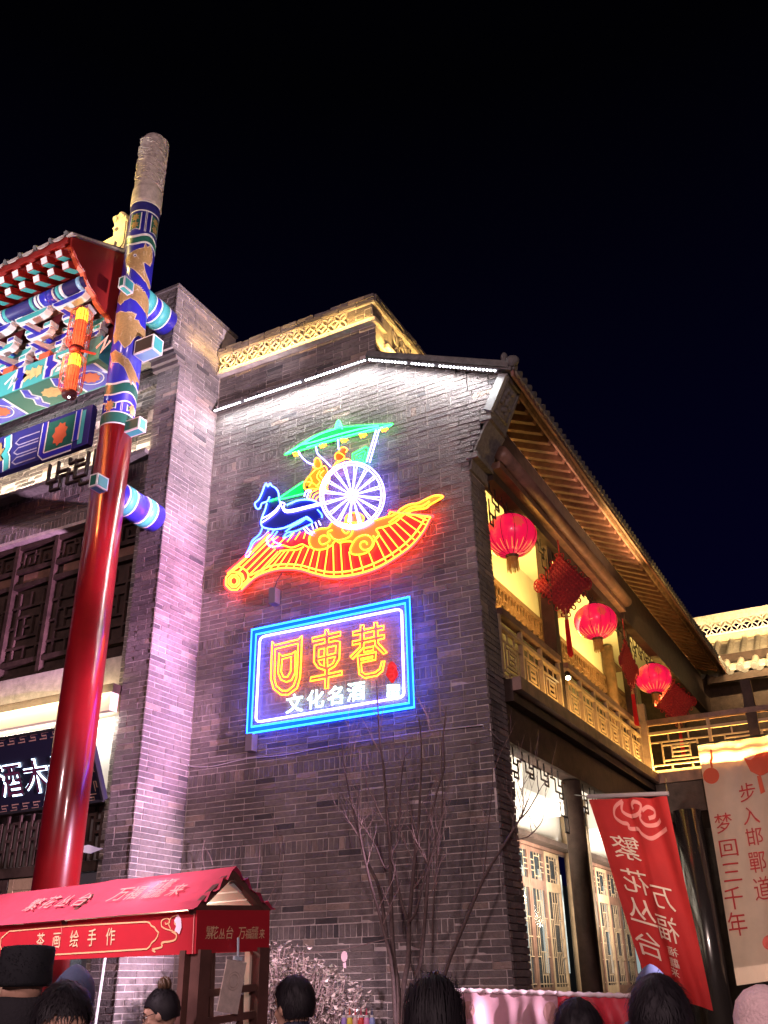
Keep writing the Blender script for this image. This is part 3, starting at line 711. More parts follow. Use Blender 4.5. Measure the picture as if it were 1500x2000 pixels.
# ------------------------------------------------------------------ shop house on the left: pillar wall, facade, windows
shop = thing('shop_house', (-8, 7.6, 0), 'dark brick shop house with carved lattice window and tall pink lit end pillar', 'house')
pil = MB().box(-6.97, -6.636, 7.236, 8.3, 0, 8.72).box(-6.97, -6.636, 7.06, 8.3, 8.721, 9.66).build('pillar', MORTAR, shop)
brickwork(pil, (-6.636, 7.22, 0), (0, 1, 0), (1, 0, 0), 0.79, zb % COURSE, 8.72, None, None, 300, rough=0.7)
brickwork(pil, (-6.636, 7.045, 0), (0, 1, 0), (1, 0, 0), 0.97, 8.72, 9.66, None, None, 80)
brickwork(pil, (-6.985, 7.236, 0), (1, 0, 0), (0, -1, 0), 0.365, zb % COURSE, 8.54, None, None, 150, rough=0.8)
brickwork(pil, (-7.4, 7.06, 0), (1, 0, 0), (0, -1, 0), 0.78, 8.72, 9.66, None, None, 20)
MB().box(-7.42, -6.97, 7.075, 8.3, 8.72, 9.64).build('pillar', MORTAR, shop)
for k in range(3):
    MB().box(-6.99 - 0.03, -6.618, 7.22 - 0.045 * (k + 1), 7.3, 8.542 + k * COURSE + 0.003, 8.542 + (k + 1) * COURSE - 0.004).build('corbel_brick', BRICK, pil)
MB().box(-7.0, -6.60, 7.03, 8.3, 9.662, 9.70).build('coping', BRICK, pil)
MB().box(-6.9, -6.45, 8.6, 9.6, 8.8, 9.86).build('rear_wall', BRICK, shop)  # plain box for the dark wall stepping up further back
YF_ = 7.34
fac = MB().box(-11, -6.97, YF_, YF_ + 0.3, 6.76, 9.3).box(-11, -7.14, YF_ + 0.2, YF_ + 0.5, 4.45, 6.76).box(-7.14, -6.97, YF_, YF_ + 0.5, 0, 6.76).box(-11, -7.14, YF_ + 0.01, YF_ + 0.3, 4.45, 4.92).build('wall', MORTAR, shop)
brickwork(fac, (-10.4, YF_, 0), (1, 0, 0), (0, -1, 0), 3.43, 7.47, 8.40, None, None, 150, rough=1.6)
brickwork(fac, (-10.4, YF_, 0), (1, 0, 0), (0, -1, 0), 3.43, 6.80, 7.38, None, lambda z: True if z > 7.2 or z < 6.85 else False, 150, rough=0.8)
brickwork(fac, (-10.4, YF_ - 0.05, 0), (1, 0, 0), (0, -1, 0), 3.43, 8.48, 9.3, None, None, 60)
MB().box(-11, -6.97, YF_ - 0.05, YF_, 8.47, 9.3).build('wall', MORTAR, shop)
brickwork(fac, (-7.14, YF_, 0), (1, 0, 0), (0, -1, 0), 0.16, 0.3, 6.76, None, None, 0)
MB().box(-11, -6.99, YF_ - 0.17, YF_ - 0.001, 7.38, 7.435).build('ledge', STONE, shop)
dt = MB().box(-0.026, 0.026, -0.07, 0, -0.03, 0.03); o_ = dt.build('dentil_brick', BRICK, shop, origin=(0, 0, 0)); md_ = o_.data; bpy.data.objects.remove(o_)
for i in range(56): inst(md_, 'dentil_brick', shop, (-10.35 + i * 0.0605, YF_ - 0.02, 8.435 + random.uniform(-.004, .004)))
# big carved lattice window
wf = MB(); x0, x1, z0, z1 = -10.6, -7.15, 4.93, 6.75; yw = YF_ + 0.12
win = MB().box(x0, x1, yw + 0.05, yw + 0.08, z0, z1).build('window', DARKW, shop)
for z in (z0 + 0.03, z0 + 0.22, 6.17, 6.38, z1 - 0.03): MB().box(x0, x1, yw - 0.03, yw + 0.049, z - 0.03, z + 0.03).build('rail', DARKW, win)
k = 0; x = x1
while x > x0:
    MB().box(x - 0.06, x, yw - 0.04, yw + 0.048, z0, z1).build('stile', DARKW, win)
    a, b = x - 0.68, x - 0.06
    m = MB()
    big = [(.0, .2, 1, .2), (0, .8, 1, .8), (.18, 0, .18, 1), (.82, 0, .82, 1), (.18, .35, .82, .35), (.18, .65, .82, .65), (.38, .35, .38, .65), (.62, .35, .62, .65), (.38, .5, .62, .5), (.5, 0, .5, .2), (.5, .8, .5, 1), (0, .5, .18, .5), (.82, .5, 1, .5)]
    lattice(m, (a, yw + 0.02, z0 + 0.25), (1, 0, 0), big, 0.03, 0.03, (0, -1, 0), b - a, 0.88)
    lattice(m, (a, yw + 0.02, 6.41), (1, 0, 0), [(.1, 0, .1, .8), (.1, .8, .4, .8), (.4, .8, .4, .2), (.25, .2, .4, .2), (.25, .2, .25, .5), (.55, 0, .55, .8), (.55, .8, .9, .8), (.9, .8, .9, .2), (.7, .2, .9, .2), (.7, .2, .7, .5), (0, .4, .1, .4), (.4, .6, .55, .6), (.9, .4, 1, .4)], 0.025, 0.03, (0, -1, 0), b - a, 0.29)
    m.build('lattice', DARKW, win)
    MB().box(a + 0.12, b - 0.05, yw, yw + 0.03, 6.22, 6.33).build('carved_panel', MIDW, win)
    x -= 0.68; k += 1
# lit cornice and shop front
MB().box(-11, -7.02, YF_ - 0.22, YF_ + 0.3, 4.245, 4.44).build('cornice', mat('cream_board', (0.75, 0.66, 0.50), 0.6), shop)
MB().box(-11, -7.0, YF_ - 0.22, YF_ - 0.02, 4.441, 4.53).build('cornice_cap', DARKW, shop)
MB().box(-11, -7.15, YF_ + 0.02, YF_ + 0.1, 3.42, 4.244).build('white_panel', PLASTER, shop)
MB().box(-11, -7.15, YF_ - 0.1, YF_ + 0.1, 3.34, 3.419).build('beam', DARKW, shop)
MB().box(-11, -7.15, YF_ + 0.05, YF_ + 0.09, 2.80, 3.339).build('transom_board', mat('grey_board', (0.40, 0.38, 0.36), 0.6, var=0.3, scale=5), shop)
m = MB()
for q in range(9):
    xx = -10.3 + q * 0.36
    lattice(m, (xx, YF_ + 0.0, 2.82), (1, 0, 0), [(0, 0, 0, 1), (.25, 0, .25, .85), (.5, 0, .5, 1), (.75, 0, .75, .85), (0, .72, .25, .72), (.5, .72, .75, .72), (0.25, .3, .5, .3), (.75, .3, 1, .3), (0, .5, .25, .5), (.5, .5, .75, .5), (.25, .85, .5, .85)], 0.03, 0.03, (0, -1, 0), 0.36, 0.5)
m.build('transom_fret', DARKW, shop)
MB().box(-11, -7.15, YF_ - 0.02, YF_ + 0.1, 2.70, 2.799).build('beam', DARKW, shop)
for (a, b, mm, nm) in ((-10.2, -9.3, DARKW, 'door'), (-9.28, -8.4, DARKW, 'door'), (-8.38, -7.62, PALEW, 'door'), (-7.60, -7.16, GREYMETAL, 'window')):
    dd = MB()
    for (p, q) in ((a, a + 0.07), (b - 0.07, b)): dd.box(p, q, YF_ + 0.02, YF_ + 0.08, 0, 2.69)
    for (p, q) in ((0, 0.1), (1.2, 1.28), (2.58, 2.69)): dd.box(a + 0.071, b - 0.071, YF_ + 0.022, YF_ + 0.078, p, q)
    d_ = dd.build(nm, mm, shop)
    MB().box(a + 0.07, b - 0.07, YF_ + 0.05, YF_ + 0.06, 1.28, 2.58).build('glass', GLASS, d_)
    if mm is PALEW:
        for q in range(5): MB().box(a + 0.075 + q * 0.122, a + 0.075 + q * 0.122 + 0.115, YF_ + 0.03, YF_ + 0.048, 0.1, 2.58).build('plank', PALEW, d_)
MB().box(-11, -7.14, YF_ + 1.5, YF_ + 1.6, 0, 3.3).build('back_wall', mat('shop_interior', (0.30, 0.29, 0.33), 0.8, var=0.5, scale=4), shop)
# plaque with back-lit characters, leaning forward
plq = thing('shop_plaque', (-8, 7.2, 3.4), 'black shop plaque with key pattern border and glowing white edged characters', 'sign')
pb = PY(203, 1563, 7.16); pt = PX(185, 1478, pb.x)
pu_ = (pt - pb).normalized(); ph_ = 0.78; plL = 2.9
o0 = pb - Vector((plL, 0, 0)); pn = Vector((1, 0, 0)).cross(pu_)
if pn.y > 0: pn = -pn
MB().obox(o0 + Vector((plL / 2, 0, 0)) + pu_ * ph_ / 2 - pn * 0.03, (plL / 2, 0, 0), pu_ * ph_ / 2, pn * 0.028).build('board', mat('black_board', (0.012, 0.012, 0.03), 0.4), plq)
km = MB(); ff = lambda u, v: o0 + Vector((1, 0, 0)) * u + pu_ * v + pn * 0.004
for row in (0.045, ph_ - 0.045):
    u = 0.05
    while u < plL - 0.16:
        stroke(km, [(u, row - .03), (u + .1, row - .03), (u + .1, row), (u + .04, row), (u + .04, row + .03), (u + .14, row + .03)], 0.009, ff); u += 0.155
for v in [0.1 + 0.155 * q for q in range(4)]:
    stroke(km, [(plL - .08, v), (plL - .08, v + .1), (plL - .05, v + .1), (plL - .05, v + .04), (plL - .02, v + .04), (plL - .02, v + .14)], 0.009, ff)
km.build('key_border', mat('gold_line', (0.45, 0.28, 0.2), 0.4), plq)
fr_ = MB(); ex_ = Vector((1, 0, 0))
fr_.bar(o0 + pn * 0.01, o0 + ex_ * plL + pn * 0.01, 0.03, 0.025); fr_.bar(o0 + ex_ * plL + pn * 0.01, o0 + ex_ * plL + pu_ * ph_ + pn * 0.01, 0.03, 0.025); fr_.bar(o0 + pu_ * ph_ + pn * 0.01, o0 + ex_ * plL + pu_ * ph_ + pn * 0.01, 0.03, 0.025)
fr_.build('frame', METAL, plq)
GLOW = neon('plaque', (0.62, 0.80, 1.0), 5)
txo = o0 + ex_ * (plL - 1.36) + pu_ * 0.20
text('酒木坊', plq, GLOW, txo - ex_ * 0.02, ex_, pu_, 0.37, 'letter_glow', sx=1.0, bold=0.028, off=0.008)
text('酒木坊', plq, mat('plum_letter', (0.10, 0.02, 0.06), 0.5), txo, ex_, pu_, 0.37, 'lettering', sx=1.0, bold=0.004, off=0.03)
aw = thing('cloth_scrap', (-7.3, 7.1, 2.8), 'torn white cloth scrap hanging under the beam behind the red column', 'cloth')
m = MB(); vs = [PY(x, y, 7.1) for x, y in ((157, 1653), (172, 1650), (188, 1655), (200, 1657), (190, 1661), (175, 1667), (158, 1664))]
m.prism(vs, (0, 0.012, 0)); m.build('cloth', mat('white_cloth', (0.75, 0.77, 0.82), 0.9), aw)

# ------------------------------------------------------------------ painted gateway
gate = thing('gateway', (-6.75, 6.45, 0), 'painted ceremonial gateway with tall red column, dragon shaft and bracketed roof', 'gateway')
CX, CY, CR = -6.75, 6.45, 0.178
rc = MB(); rc.lathe([(0.212, 0), (0.200, 3), (CR + 0.004, 7.2)], (CX, CY, 0), 48); col = rc.build('red_column', REDLAC, gate, smooth=True)
def zc(y): return PY(228 + (835 - y) * 0.1325, y, CY - 0.19).z
def oncyl(px, py, r=CR + 0.005):
    d = ray(px, py); ox, oy = EYE.x - CX, EYE.y - CY
    a = d.x ** 2 + d.y ** 2; b = 2 * (ox * d.x + oy * d.y); c = ox * ox + oy * oy - r * r
    D_ = b * b - 4 * a * c
    t = (-b - sqrt(max(D_, 0))) / (2 * a); p = EYE + d * t
    return math.atan2(p.y - CY, p.x - CX) * r, p.z
def cylf(off): return lambda u, v: Vector((CX + (CR + off) * cos(u / (CR + 0.005)), CY + (CR + off) * sin(u / (CR + 0.005)), v))
z_red = 7.2; z_cap = 10.5
sh = MB(); sh.lathe([(CR + 0.002, z_red), (CR + 0.002, z_cap)], (CX, CY, 0), 40); shaft = sh.build('painted_shaft', PBLUE, gate, smooth=True)
A0 = math.atan2(-CY, -CX); A0 = math.atan2(0 - CY, 0 - CX)
def ring(z0, z1, m, off, wave=0.0):
    mb = MB(); n = 48; vs = []; fs = []
    for k in range(n):
        a = 2 * pi * k / n; dz = wave * (1 - cos(3 * (a - A0 - 0.5))) / 2
        for z in (z0 - dz, z1 - dz): vs.append((CX + (CR + off) * cos(a), CY + (CR + off) * sin(a), z))
    for k in range(n): j = (k + 1) % n; fs.append((2 * k, 2 * j, 2 * j + 1, 2 * k + 1))
    mb.add(vs, fs); return mb.build('painted_band', m, shaft, smooth=True)
ring(z_red, z_red + 0.16, PW, 0.004); ring(z_red + 0.015, z_red + 0.145, PGREEN, 0.006)
zz = zc(752); ring(zz - 0.02, zz + 0.15, PW, 0.004, 0.06); ring(zz + 0.0, zz + 0.12, PGREEN, 0.006, 0.06); ring(zz - .14, zz - .12, PW, 0.004, .06)
zt = zc(458); ring(zt - 0.03, zt + 0.13, PW, 0.004, 0.06); ring(zt, zt + 0.09, PGREEN, 0.006, 0.06)
ring(z_cap - 0.02, z_cap + 0.05, PW, 0.012); ring(z_cap - 0.15, z_cap - 0.04, PDBLUE, 0.006); ring(z_cap - 0.17, z_cap - 0.15, PW, 0.004)
# green flower panels between the bands
for (za, zb_) in ((z_red + 0.19, zz - 0.17), (zt + 0.16, z_cap - 0.19)):
    for da in (-0.62, 0.62 + 0.25):
        uc = (A0 + da) * (CR + .005)
        w = 0.13
        mb = MB(); patch(mb, [(uc - w / 2 - .012, za), (uc + w / 2 + .012, za), (uc + w / 2 + .012, zb_), (uc - w / 2 - .012, zb_)], cylf(0.004), 0.04); mb.build('panel_edge', PW, shaft)
        mb = MB(); patch(mb, [(uc - w / 2, za + .012), (uc + w / 2, za + .012), (uc + w / 2, zb_ - .012), (uc - w / 2, zb_ - .012)], cylf(0.006), 0.04); mb.build('flower_panel', PGREEN, shaft)
        mb = MB()
        for cz in (za + (zb_ - za) * 0.28, za + (zb_ - za) * 0.7):
            pts = [(uc + (0.032 + 0.02 * (k % 2)) * cos(2 * pi * k / 14) * 1.1, cz + (0.04 + 0.03 * (k % 2)) * sin(2 * pi * k / 14)) for k in range(14)]
            patch(mb, pts, cylf(0.009), 0.03)
        mb.build('gold_flower', PGOLD, shaft)
    uc = (A0 + 0.12) * (CR + .005); mb = MB()
    for d in (-0.008, 0.008): stroke(mb, [(uc + d, za - .02 + (zb_ - za + .04) * q / 4) for q in range(5)], 0.006, cylf(0.004))
    mb.build('painted_line', PW, shaft)
# gold dragon winding round the shaft
def px_poly(pts, off, m, name, grid=0.03):
    P2 = [oncyl(x, y) for x, y in pts]; mb = MB(); patch(mb, P2, cylf(off), grid); o = mb.build(name, m, shaft)
    if name == 'gold_dragon':
        e = MB(); stroke(e, P2, 0.007, cylf(off + 0.002), True)
        for q in range(0, len(P2), 2):
            a, b = Vector(P2[q]), Vector(P2[(q + len(P2) // 2) % len(P2)]); e2 = a.lerp(b, .12); e3 = a.lerp(b, .26)
            stroke(e, [e2, e3], 0.005, cylf(off + 0.002))
        e.build('dragon_outline', mat('pale_gold', (0.75, 0.56, 0.34), 0.45), o)
    return o
def jag(pts, amp, n=3, sgn=1):
    out = []
    for a, b in zip(pts, pts[1:]):
        for k in range(n):
            t = k / n; x = a[0] + (b[0] - a[0]) * t; y = a[1] + (b[1] - a[1]) * t
            out.append((x, y)); t2 = (k + 0.65) / n
            out.append((a[0] + (b[0] - a[0]) * t2 + amp * sgn, a[1] + (b[1] - a[1]) * t2 - amp * 0.8))
    return out
body1 = [(246, 507), (252, 497), (262, 490), (272, 486), (281, 484)] + [(284, 476), (288, 484), (293, 480), (296, 489), (297, 500), (296, 512), (292, 520)] + jag([(284, 514), (276, 514)], 2, 2) + [(283, 530), (290, 548), (293, 560), (291, 566)] + jag([(285, 552), (276, 540), (266, 530)], 3, 3, -1) + [(258, 524), (252, 522), (247, 514)]
px_poly(body1, 0.008, PGOLD, 'gold_dragon')
px_poly([(232, 580), (238, 566), (246, 553), (258, 549)] + jag([(262, 556), (272, 562), (280, 573)], 3, 3) + [(289, 585), (291, 600), (289, 622), (284, 612), (276, 600), (266, 588), (255, 582), (243, 588), (236, 596), (231, 590)], 0.008, PGOLD, 'gold_dragon')
px_poly([(228, 612), (236, 608)] + jag([(246, 611), (256, 612), (264, 616)], 3, 3) + [(262, 624), (270, 626), (274, 636), (283, 645), (284, 655), (281, 663), (270, 655), (262, 660), (254, 672), (244, 680), (232, 664), (224, 672), (222, 656), (226, 640)], 0.008, PGOLD, 'gold_dragon')
px_poly([(217, 690), (226, 684)] + jag([(234, 690), (240, 698), (248, 704)], 3, 2) + [(256, 712), (264, 728), (272, 752), (264, 744), (266, 756), (258, 742), (256, 752), (249, 732), (243, 718), (232, 708), (220, 708)], 0.008, PGOLD, 'gold_dragon')
px_poly([(260, 499), (263, 496), (267, 497), (267, 501), (263, 503)], 0.011, PW, 'dragon_eye', 0)
px_poly([(262, 500), (265, 498), (266, 500), (264, 502)], 0.013, PDBLUE, 'dragon_eye', 0)
# carved cloud finial
cap_ = MB(); prof_ = [(CR + 0.014, z_cap - 0.005), (CR + 0.017, z_cap + 0.05), (CR + 0.014, z_cap + 0.26), (CR + 0.012, z_cap + 0.28), (CR + 0.0, z_cap + 0.30)]
prof_ += [(CR + 0.0, z_cap + 0.3 + 0.05 * k) for k in range(1, 18)] + [(CR - 0.01, z_cap + 1.2), (CR - 0.04, z_cap + 1.26), (CR - 0.10, z_cap + 1.31), (0.06, z_cap + 1.33)]
cap_.lathe(prof_, (CX, CY, 0), 48)
cl = cap_.build('cloud_finial', PALESTONE, gate, smooth=True)
cv = MB()
for k in range(210):
    a = random.uniform(0, 2 * pi); z = z_cap + random.uniform(0.36, 1.2); L_ = random.uniform(0.05, 0.14); sl = random.uniform(-0.5, -0.1)
    pts = [(CX + (CR + 0.006) * cos(a + t * L_ / CR), CY + (CR + 0.006) * sin(a + t * L_ / CR), z + sl * t * L_ + 0.02 * sin(t * 3.1)) for t in (0, .25, .5, .75, 1)]
    cv.tube(pts, [0.004, 0.010, 0.012, 0.009, 0.003], 5)
cv.build('cloud_carving', PALESTONE, cl, smooth=True, kind='stuff')
# round tie beams back to the pillar with ring bands
def ring_beam(z, r, y1, seq, first):
    b = MB(); b.tube([(CX, CY, z), (CX, y1, z)], r, 28); o = b.build('tie_beam', PBLUE, gate, smooth=True)
    y = y1 - 0.02
    for w, m in seq:
        if m: q = MB(); q.tube([(CX, y, z), (CX, y - w, z)], r + (0.006 if m is PW else 0.008), 28, cap=True); q.build('painted_band', m, o, smooth=True)
        y -= w
ring_beam(6.44, 0.165, 7.20, [(0.10, None), (0.02, PW), (0.10, PTEAL), (0.02, PW), (0.19, None), (0.02, PW), (0.10, PTEAL), (0.02, PW)], 0)
ring_beam(9.12, 0.175, 7.04, [(0.10, None), (0.02, PW), (0.13, PTEAL), (0.02, PW), (0.08, None), (0.02, PW), (0.12, PTEAL)], 0)
def tenon(c, sx, sy, sz, faces):
    x, y, z = c; o = MB().box(x - sx, x + sx, y - sy, y + sy, z - sz, z + sz).build('tenon', PW, gate)
    e = 0.018; g = 0.004
    MB().box(x - sx + e, x + sx - e, y - sy - g, y - sy, z - sz + e, z + sz - e).build('tenon_face', faces[0], o)
    MB().box(x + sx, x + sx + g, y - sy + e, y + sy - e, z - sz + e, z + sz - e).build('tenon_face', faces[1], o)
    MB().box(x - sx + e, x + sx - e, y - sy + e, y + sy - e, z - sz - g, z - sz).build('tenon_face', faces[2], o)
    return o
p = PY(237, 553, 6.08); tenon((p.x + 0.02, 6.14, p.z + 0.0), 0.045, 0.08, 0.075, (PGREEN, PTEAL, PTEAL))
p = PY(182, 940, 6.08); tenon((p.x + 0.02, 6.14, p.z + 0.0), 0.055, 0.08, 0.075, (PGREEN, PTEAL, PTEAL))
p = PY(290, 672, 6.40); tenon((p.x - 0.05, 6.46, p.z + 0.0), 0.14, 0.085, 0.10, (mat('paint_black_brown', (0.05, 0.04, 0.03), 0.5), PTEAL, PLIGHT))
p = PY(262, 827, 6.40); tenon((p.x - 0.05, 6.46, p.z + 0.0), 0.12, 0.06, 0.075, (PGREEN, PTEAL, PTEAL))
# horizontal painted beams
XB0 = -10.6
ub = MB().box(XB0, -6.99, 6.26, 6.72, 8.17, 8.50).build('upper_beam', PTEAL, gate)
lb = MB().box(XB0, -6.99, 6.28, 6.36, 7.03, 7.52).build('lower_beam', PDBLUE, gate)
mb_ = MB().box(XB0, -6.99, 6.285, 6.345, 7.521, 7.55).build('beam_strip', PDBLUE, gate)
def flatY(Y): return lambda u, v: Vector((u, Y, v))
def flatZ(z): return lambda u, v: Vector((u, v, z))
def zigband(parent, fn, x, z0, z1, w, m, amp=0.05, wiggly=False):
    zs = [z0, z0 + (z1 - z0) * .35, z0 + (z1 - z0) * .5, z0 + (z1 - z0) * .65, z1]; xs = [0, 0, amp, 0, 0] if not wiggly else [0, amp * .4, amp, amp * .5, amp * .9]
    mb = MB(); stroke(mb, [(x + a, z) for a, z in zip(xs, zs)], w, fn); mb.build('painted_band', m, parent)
f1, f2, f3 = flatY(6.256), flatY(6.252), flatY(6.248)
for base in (-7.25, -8.75, -10.25):
    for (dx, w, m, f) in ((0, .16, PW, f1), (-0.02, .06, PTEAL, f2), (0.05, .045, PLIGHT, f2), (-.55, .16, PW, f1), (-.55, .09, PBLUE, f2), (-1.05, .16, PW, f1), (-1.05, .09, PBLUE, f2)):
        zigband(ub, f, base + dx, 8.175, 8.495, w, m, 0.0 if dx > -0.3 else 0.07)
    mb = MB(); stroke(mb, [(base - .12, 8.42), (base - .42, 8.42), (base - .34, 8.33), (base - .42, 8.24), (base - .12, 8.24)], 0.03, f1); mb.build('painted_line', PW, ub)
    mb = MB(); patch(mb, [(base - .16, 8.28), (base - .3, 8.28), (base - .3, 8.38), (base - .16, 8.38)], f2, 0); mb.build('painted_panel', PBLUE, ub)
    mb = MB()
    for q in range(3): 
        cx = base - .72 - q * .1; pts = [(cx + (.05 + .02 * (k % 2)) * cos(k * pi / 5), 8.33 + (.07 + .03 * (k % 2)) * sin(k * pi / 5)) for k in range(10)]; patch(mb, pts, f2, 0)
    mb.build('gold_flower', mat('paint_yellow', (0.72, 0.55, 0.22), 0.5), ub)
    mb = MB(); stroke(mb, [(base + .2, 8.33), (base + .35, 8.43), (base + .3, 8.25), (base + .42, 8.36)], 0.04, f1); mb.build('painted_line', PW, ub)
# underside of the upper beam
g1, g2 = flatZ(8.166), flatZ(8.162)
MB().box(XB0, -7.0, 6.27, 6.71, 8.1675, 8.1695).build('soffit', PGREEN, ub)
for base in (-7.22, -8.72, -10.2):
    mb = MB(); patch(mb, [(base - .36, 6.3), (base + .12, 6.3), (base + .12, 6.7), (base - .36, 6.7)], g1, 0); mb.build('painted_panel', PBLUE, ub)
    mb = MB(); pts = [(base - .12 + .17 * cos(k * pi / 10), 6.5 + .13 * sin(k * pi / 10)) for k in range(20)]; stroke(mb, pts, 0.014, g2, True); stroke(mb, [(base + .13, 6.3), (base + .13, 6.7)], .035, g2); stroke(mb, [(base - .37, 6.3), (base - .37, 6.7)], .03, g2); mb.build('painted_line', PW, ub)
    mb = MB(); patch(mb, [(base - .12 + (.11 + .03 * (k % 2)) * cos(k * pi / 9), 6.5 + (.08 + .02 * (k % 2)) * sin(k * pi / 9)) for k in range(18)], g2, 0); mb.build('gold_flower', PORANGE, ub)
    for dx in (-.5, -1.0):
        mb = MB(); stroke(mb, [(base + dx, 6.3), (base + dx - .06, 6.42), (base + dx, 6.5), (base + dx - .06, 6.6), (base + dx, 6.7)], .12, g1); mb.build('painted_line', PW, ub)
        mb = MB(); stroke(mb, [(base + dx, 6.3), (base + dx - .06, 6.42), (base + dx, 6.5), (base + dx - .06, 6.6), (base + dx, 6.7)], .08, g2); mb.build('painted_band', PBLUE, ub)
    mb = MB(); patch(mb, [(base - .75 + (.13 + .03 * (k % 2)) * cos(k * pi / 9), 6.5 + (.08 + .02 * (k % 2)) * sin(k * pi / 9)) for k in range(18)], g1, 0); mb.build('gold_flower', PGOLD, ub)
# lower beam painting
f1, f2, f3 = flatY(6.276), flatY(6.272), flatY(6.268)
mb = MB(); patch(mb, [(-7.66, 7.06), (-7.22, 7.06), (-7.22, 7.5), (-7.66, 7.5)], f1, 0); mb.build('painted_panel', PGREEN, lb)
for (xa, xb) in ((-7.70, -7.18),):
    for (w, m, f) in ((.10, PW, f2), (.065, PBLUE, f3)):
        mb = MB(); stroke(mb, [(xa, 7.52), (xa, 7.1), (xa + .05, 7.05), (xb - .04, 7.05)], w, f); stroke(mb, [(xb, 7.52), (xb, 7.12)], w, f); mb.build('painted_band', m, lb)
mb = MB(); patch(mb, [(-7.44 + (.09 + .03 * (k % 2)) * cos(k * pi / 9), 7.29 + (.13 + .03 * (k % 2)) * sin(k * pi / 9)) for k in range(18)], f2, 0); mb.build('gold_flower', PORANGE, lb)
mb = MB(); stroke(mb, [(-7.11, 7.5), (-7.11, 7.06)], .07, f1); mb.build('painted_band', PTEAL, lb)
for z in (7.12, 7.25, 7.38):
    mb = MB(); stroke(mb, [(-7.78, z + .045), (-8.1, z + .045), (-8.16, z), (-8.1, z - .045), (-7.78, z - .045)], .016, f2); mb.build('painted_line', mat('paint_lilac', (0.35, 0.3, 0.45), 0.5), lb)
for x, m in ((-8.24, PTEAL), (-8.72, PTEAL), (-8.82, PBLUE)):
    for w, mm, f in ((.12, PW, f2), (.08, m, f3)): zigband(lb, f, x, 7.04, 7.52, w, mm, -0.08, True)
mb = MB(); patch(mb, [(-8.48 + (.13 + .04 * (k % 3)) * cos(k * pi / 12), 7.28 + (.12 + .04 * (k % 3)) * sin(k * pi / 12)) for k in range(24)], f2, 0); mb.build('gold_flower', PGOLD, lb)
m = MB(); lattice(m, (-7.72, 6.45, 6.60), (1, 0, 0), [(0, .45, 0, 1), (0, .45, .2, .45), (.2, .45, .2, 1), (.2, .7, .45, .7), (.45, .7, .45, .25), (.1, .45, .1, .2), (.1, .2, .3, .2), (.3, .2, .3, .55), (.3, .55, .6, .55), (.6, .9, .6, .35), (.6, .35, .85, .35), (.85, .35, .85, 1), (.45, .25, .75, .25), (.75, .25, .75, .1), (.75, .1, 1, .1), (.6, .7, .85, .7), (1, .1, 1, 1), (.45, 1, .45, .85), (.45, .85, .75, .85)], 0.022, 0.04, (0, -1, 0), 0.7, 0.44)
m.build('fret_bracket', DARKW, gate)
# bracket sets between beam and eave
MB().box(XB0, -7.03, 6.5, 6.56, 8.505, 9.55).build('bracket_board', mat('paint_maroon', (0.13, 0.015, 0.02), 0.5), gate)
def arm(parent, c, L, h, m, axis='x', y_th=0.09):
    """a boat shaped bracket arm with white edges; two end blocks"""
    prof2 = [(-L, h), (-L, h * .55), (-L * .8, h * .15), (-L * .5, 0), (L * .5, 0), (L * .8, h * .15), (L, h * .55), (L, h)]
    ins = [(-L * .93, h * .86), (-L * .93, h * .6), (-L * .76, h * .28), (-L * .48, h * .14), (L * .48, h * .14), (L * .76, h * .28), (L * .93, h * .6), (L * .93, h * .86)]
    a = MB(); a.prism([(c[0] + u, c[1] - y_th / 2, c[2] + v) for u, v in prof2], (0, y_th, 0)); o = a.build('bracket_arm', PW, parent)
    b = MB(); b.prism([(c[0] + u, c[1] - y_th / 2 - 0.005, c[2] + v) for u, v in ins], (0, 0.004, 0)); b.build('arm_face', m, o)
    for s in (-1, 1):
        q = MB().obox((c[0] + s * (L - 0.045), c[1], c[2] + h + 0.035), (0.065, 0, 0), (0, y_th / 2 + 0.015, 0), (0, 0, 0.034)); q.build('bearing_block', PW, o)
        q = MB().obox((c[0] + s * (L - 0.045), c[1] - y_th / 2 - 0.018, c[2] + h + 0.035), (0.045, 0, 0), (0, 0.003, 0), (0, 0, 0.02)); q.build('block_face', PTEAL if m is PBLUE else PBLUE, o)
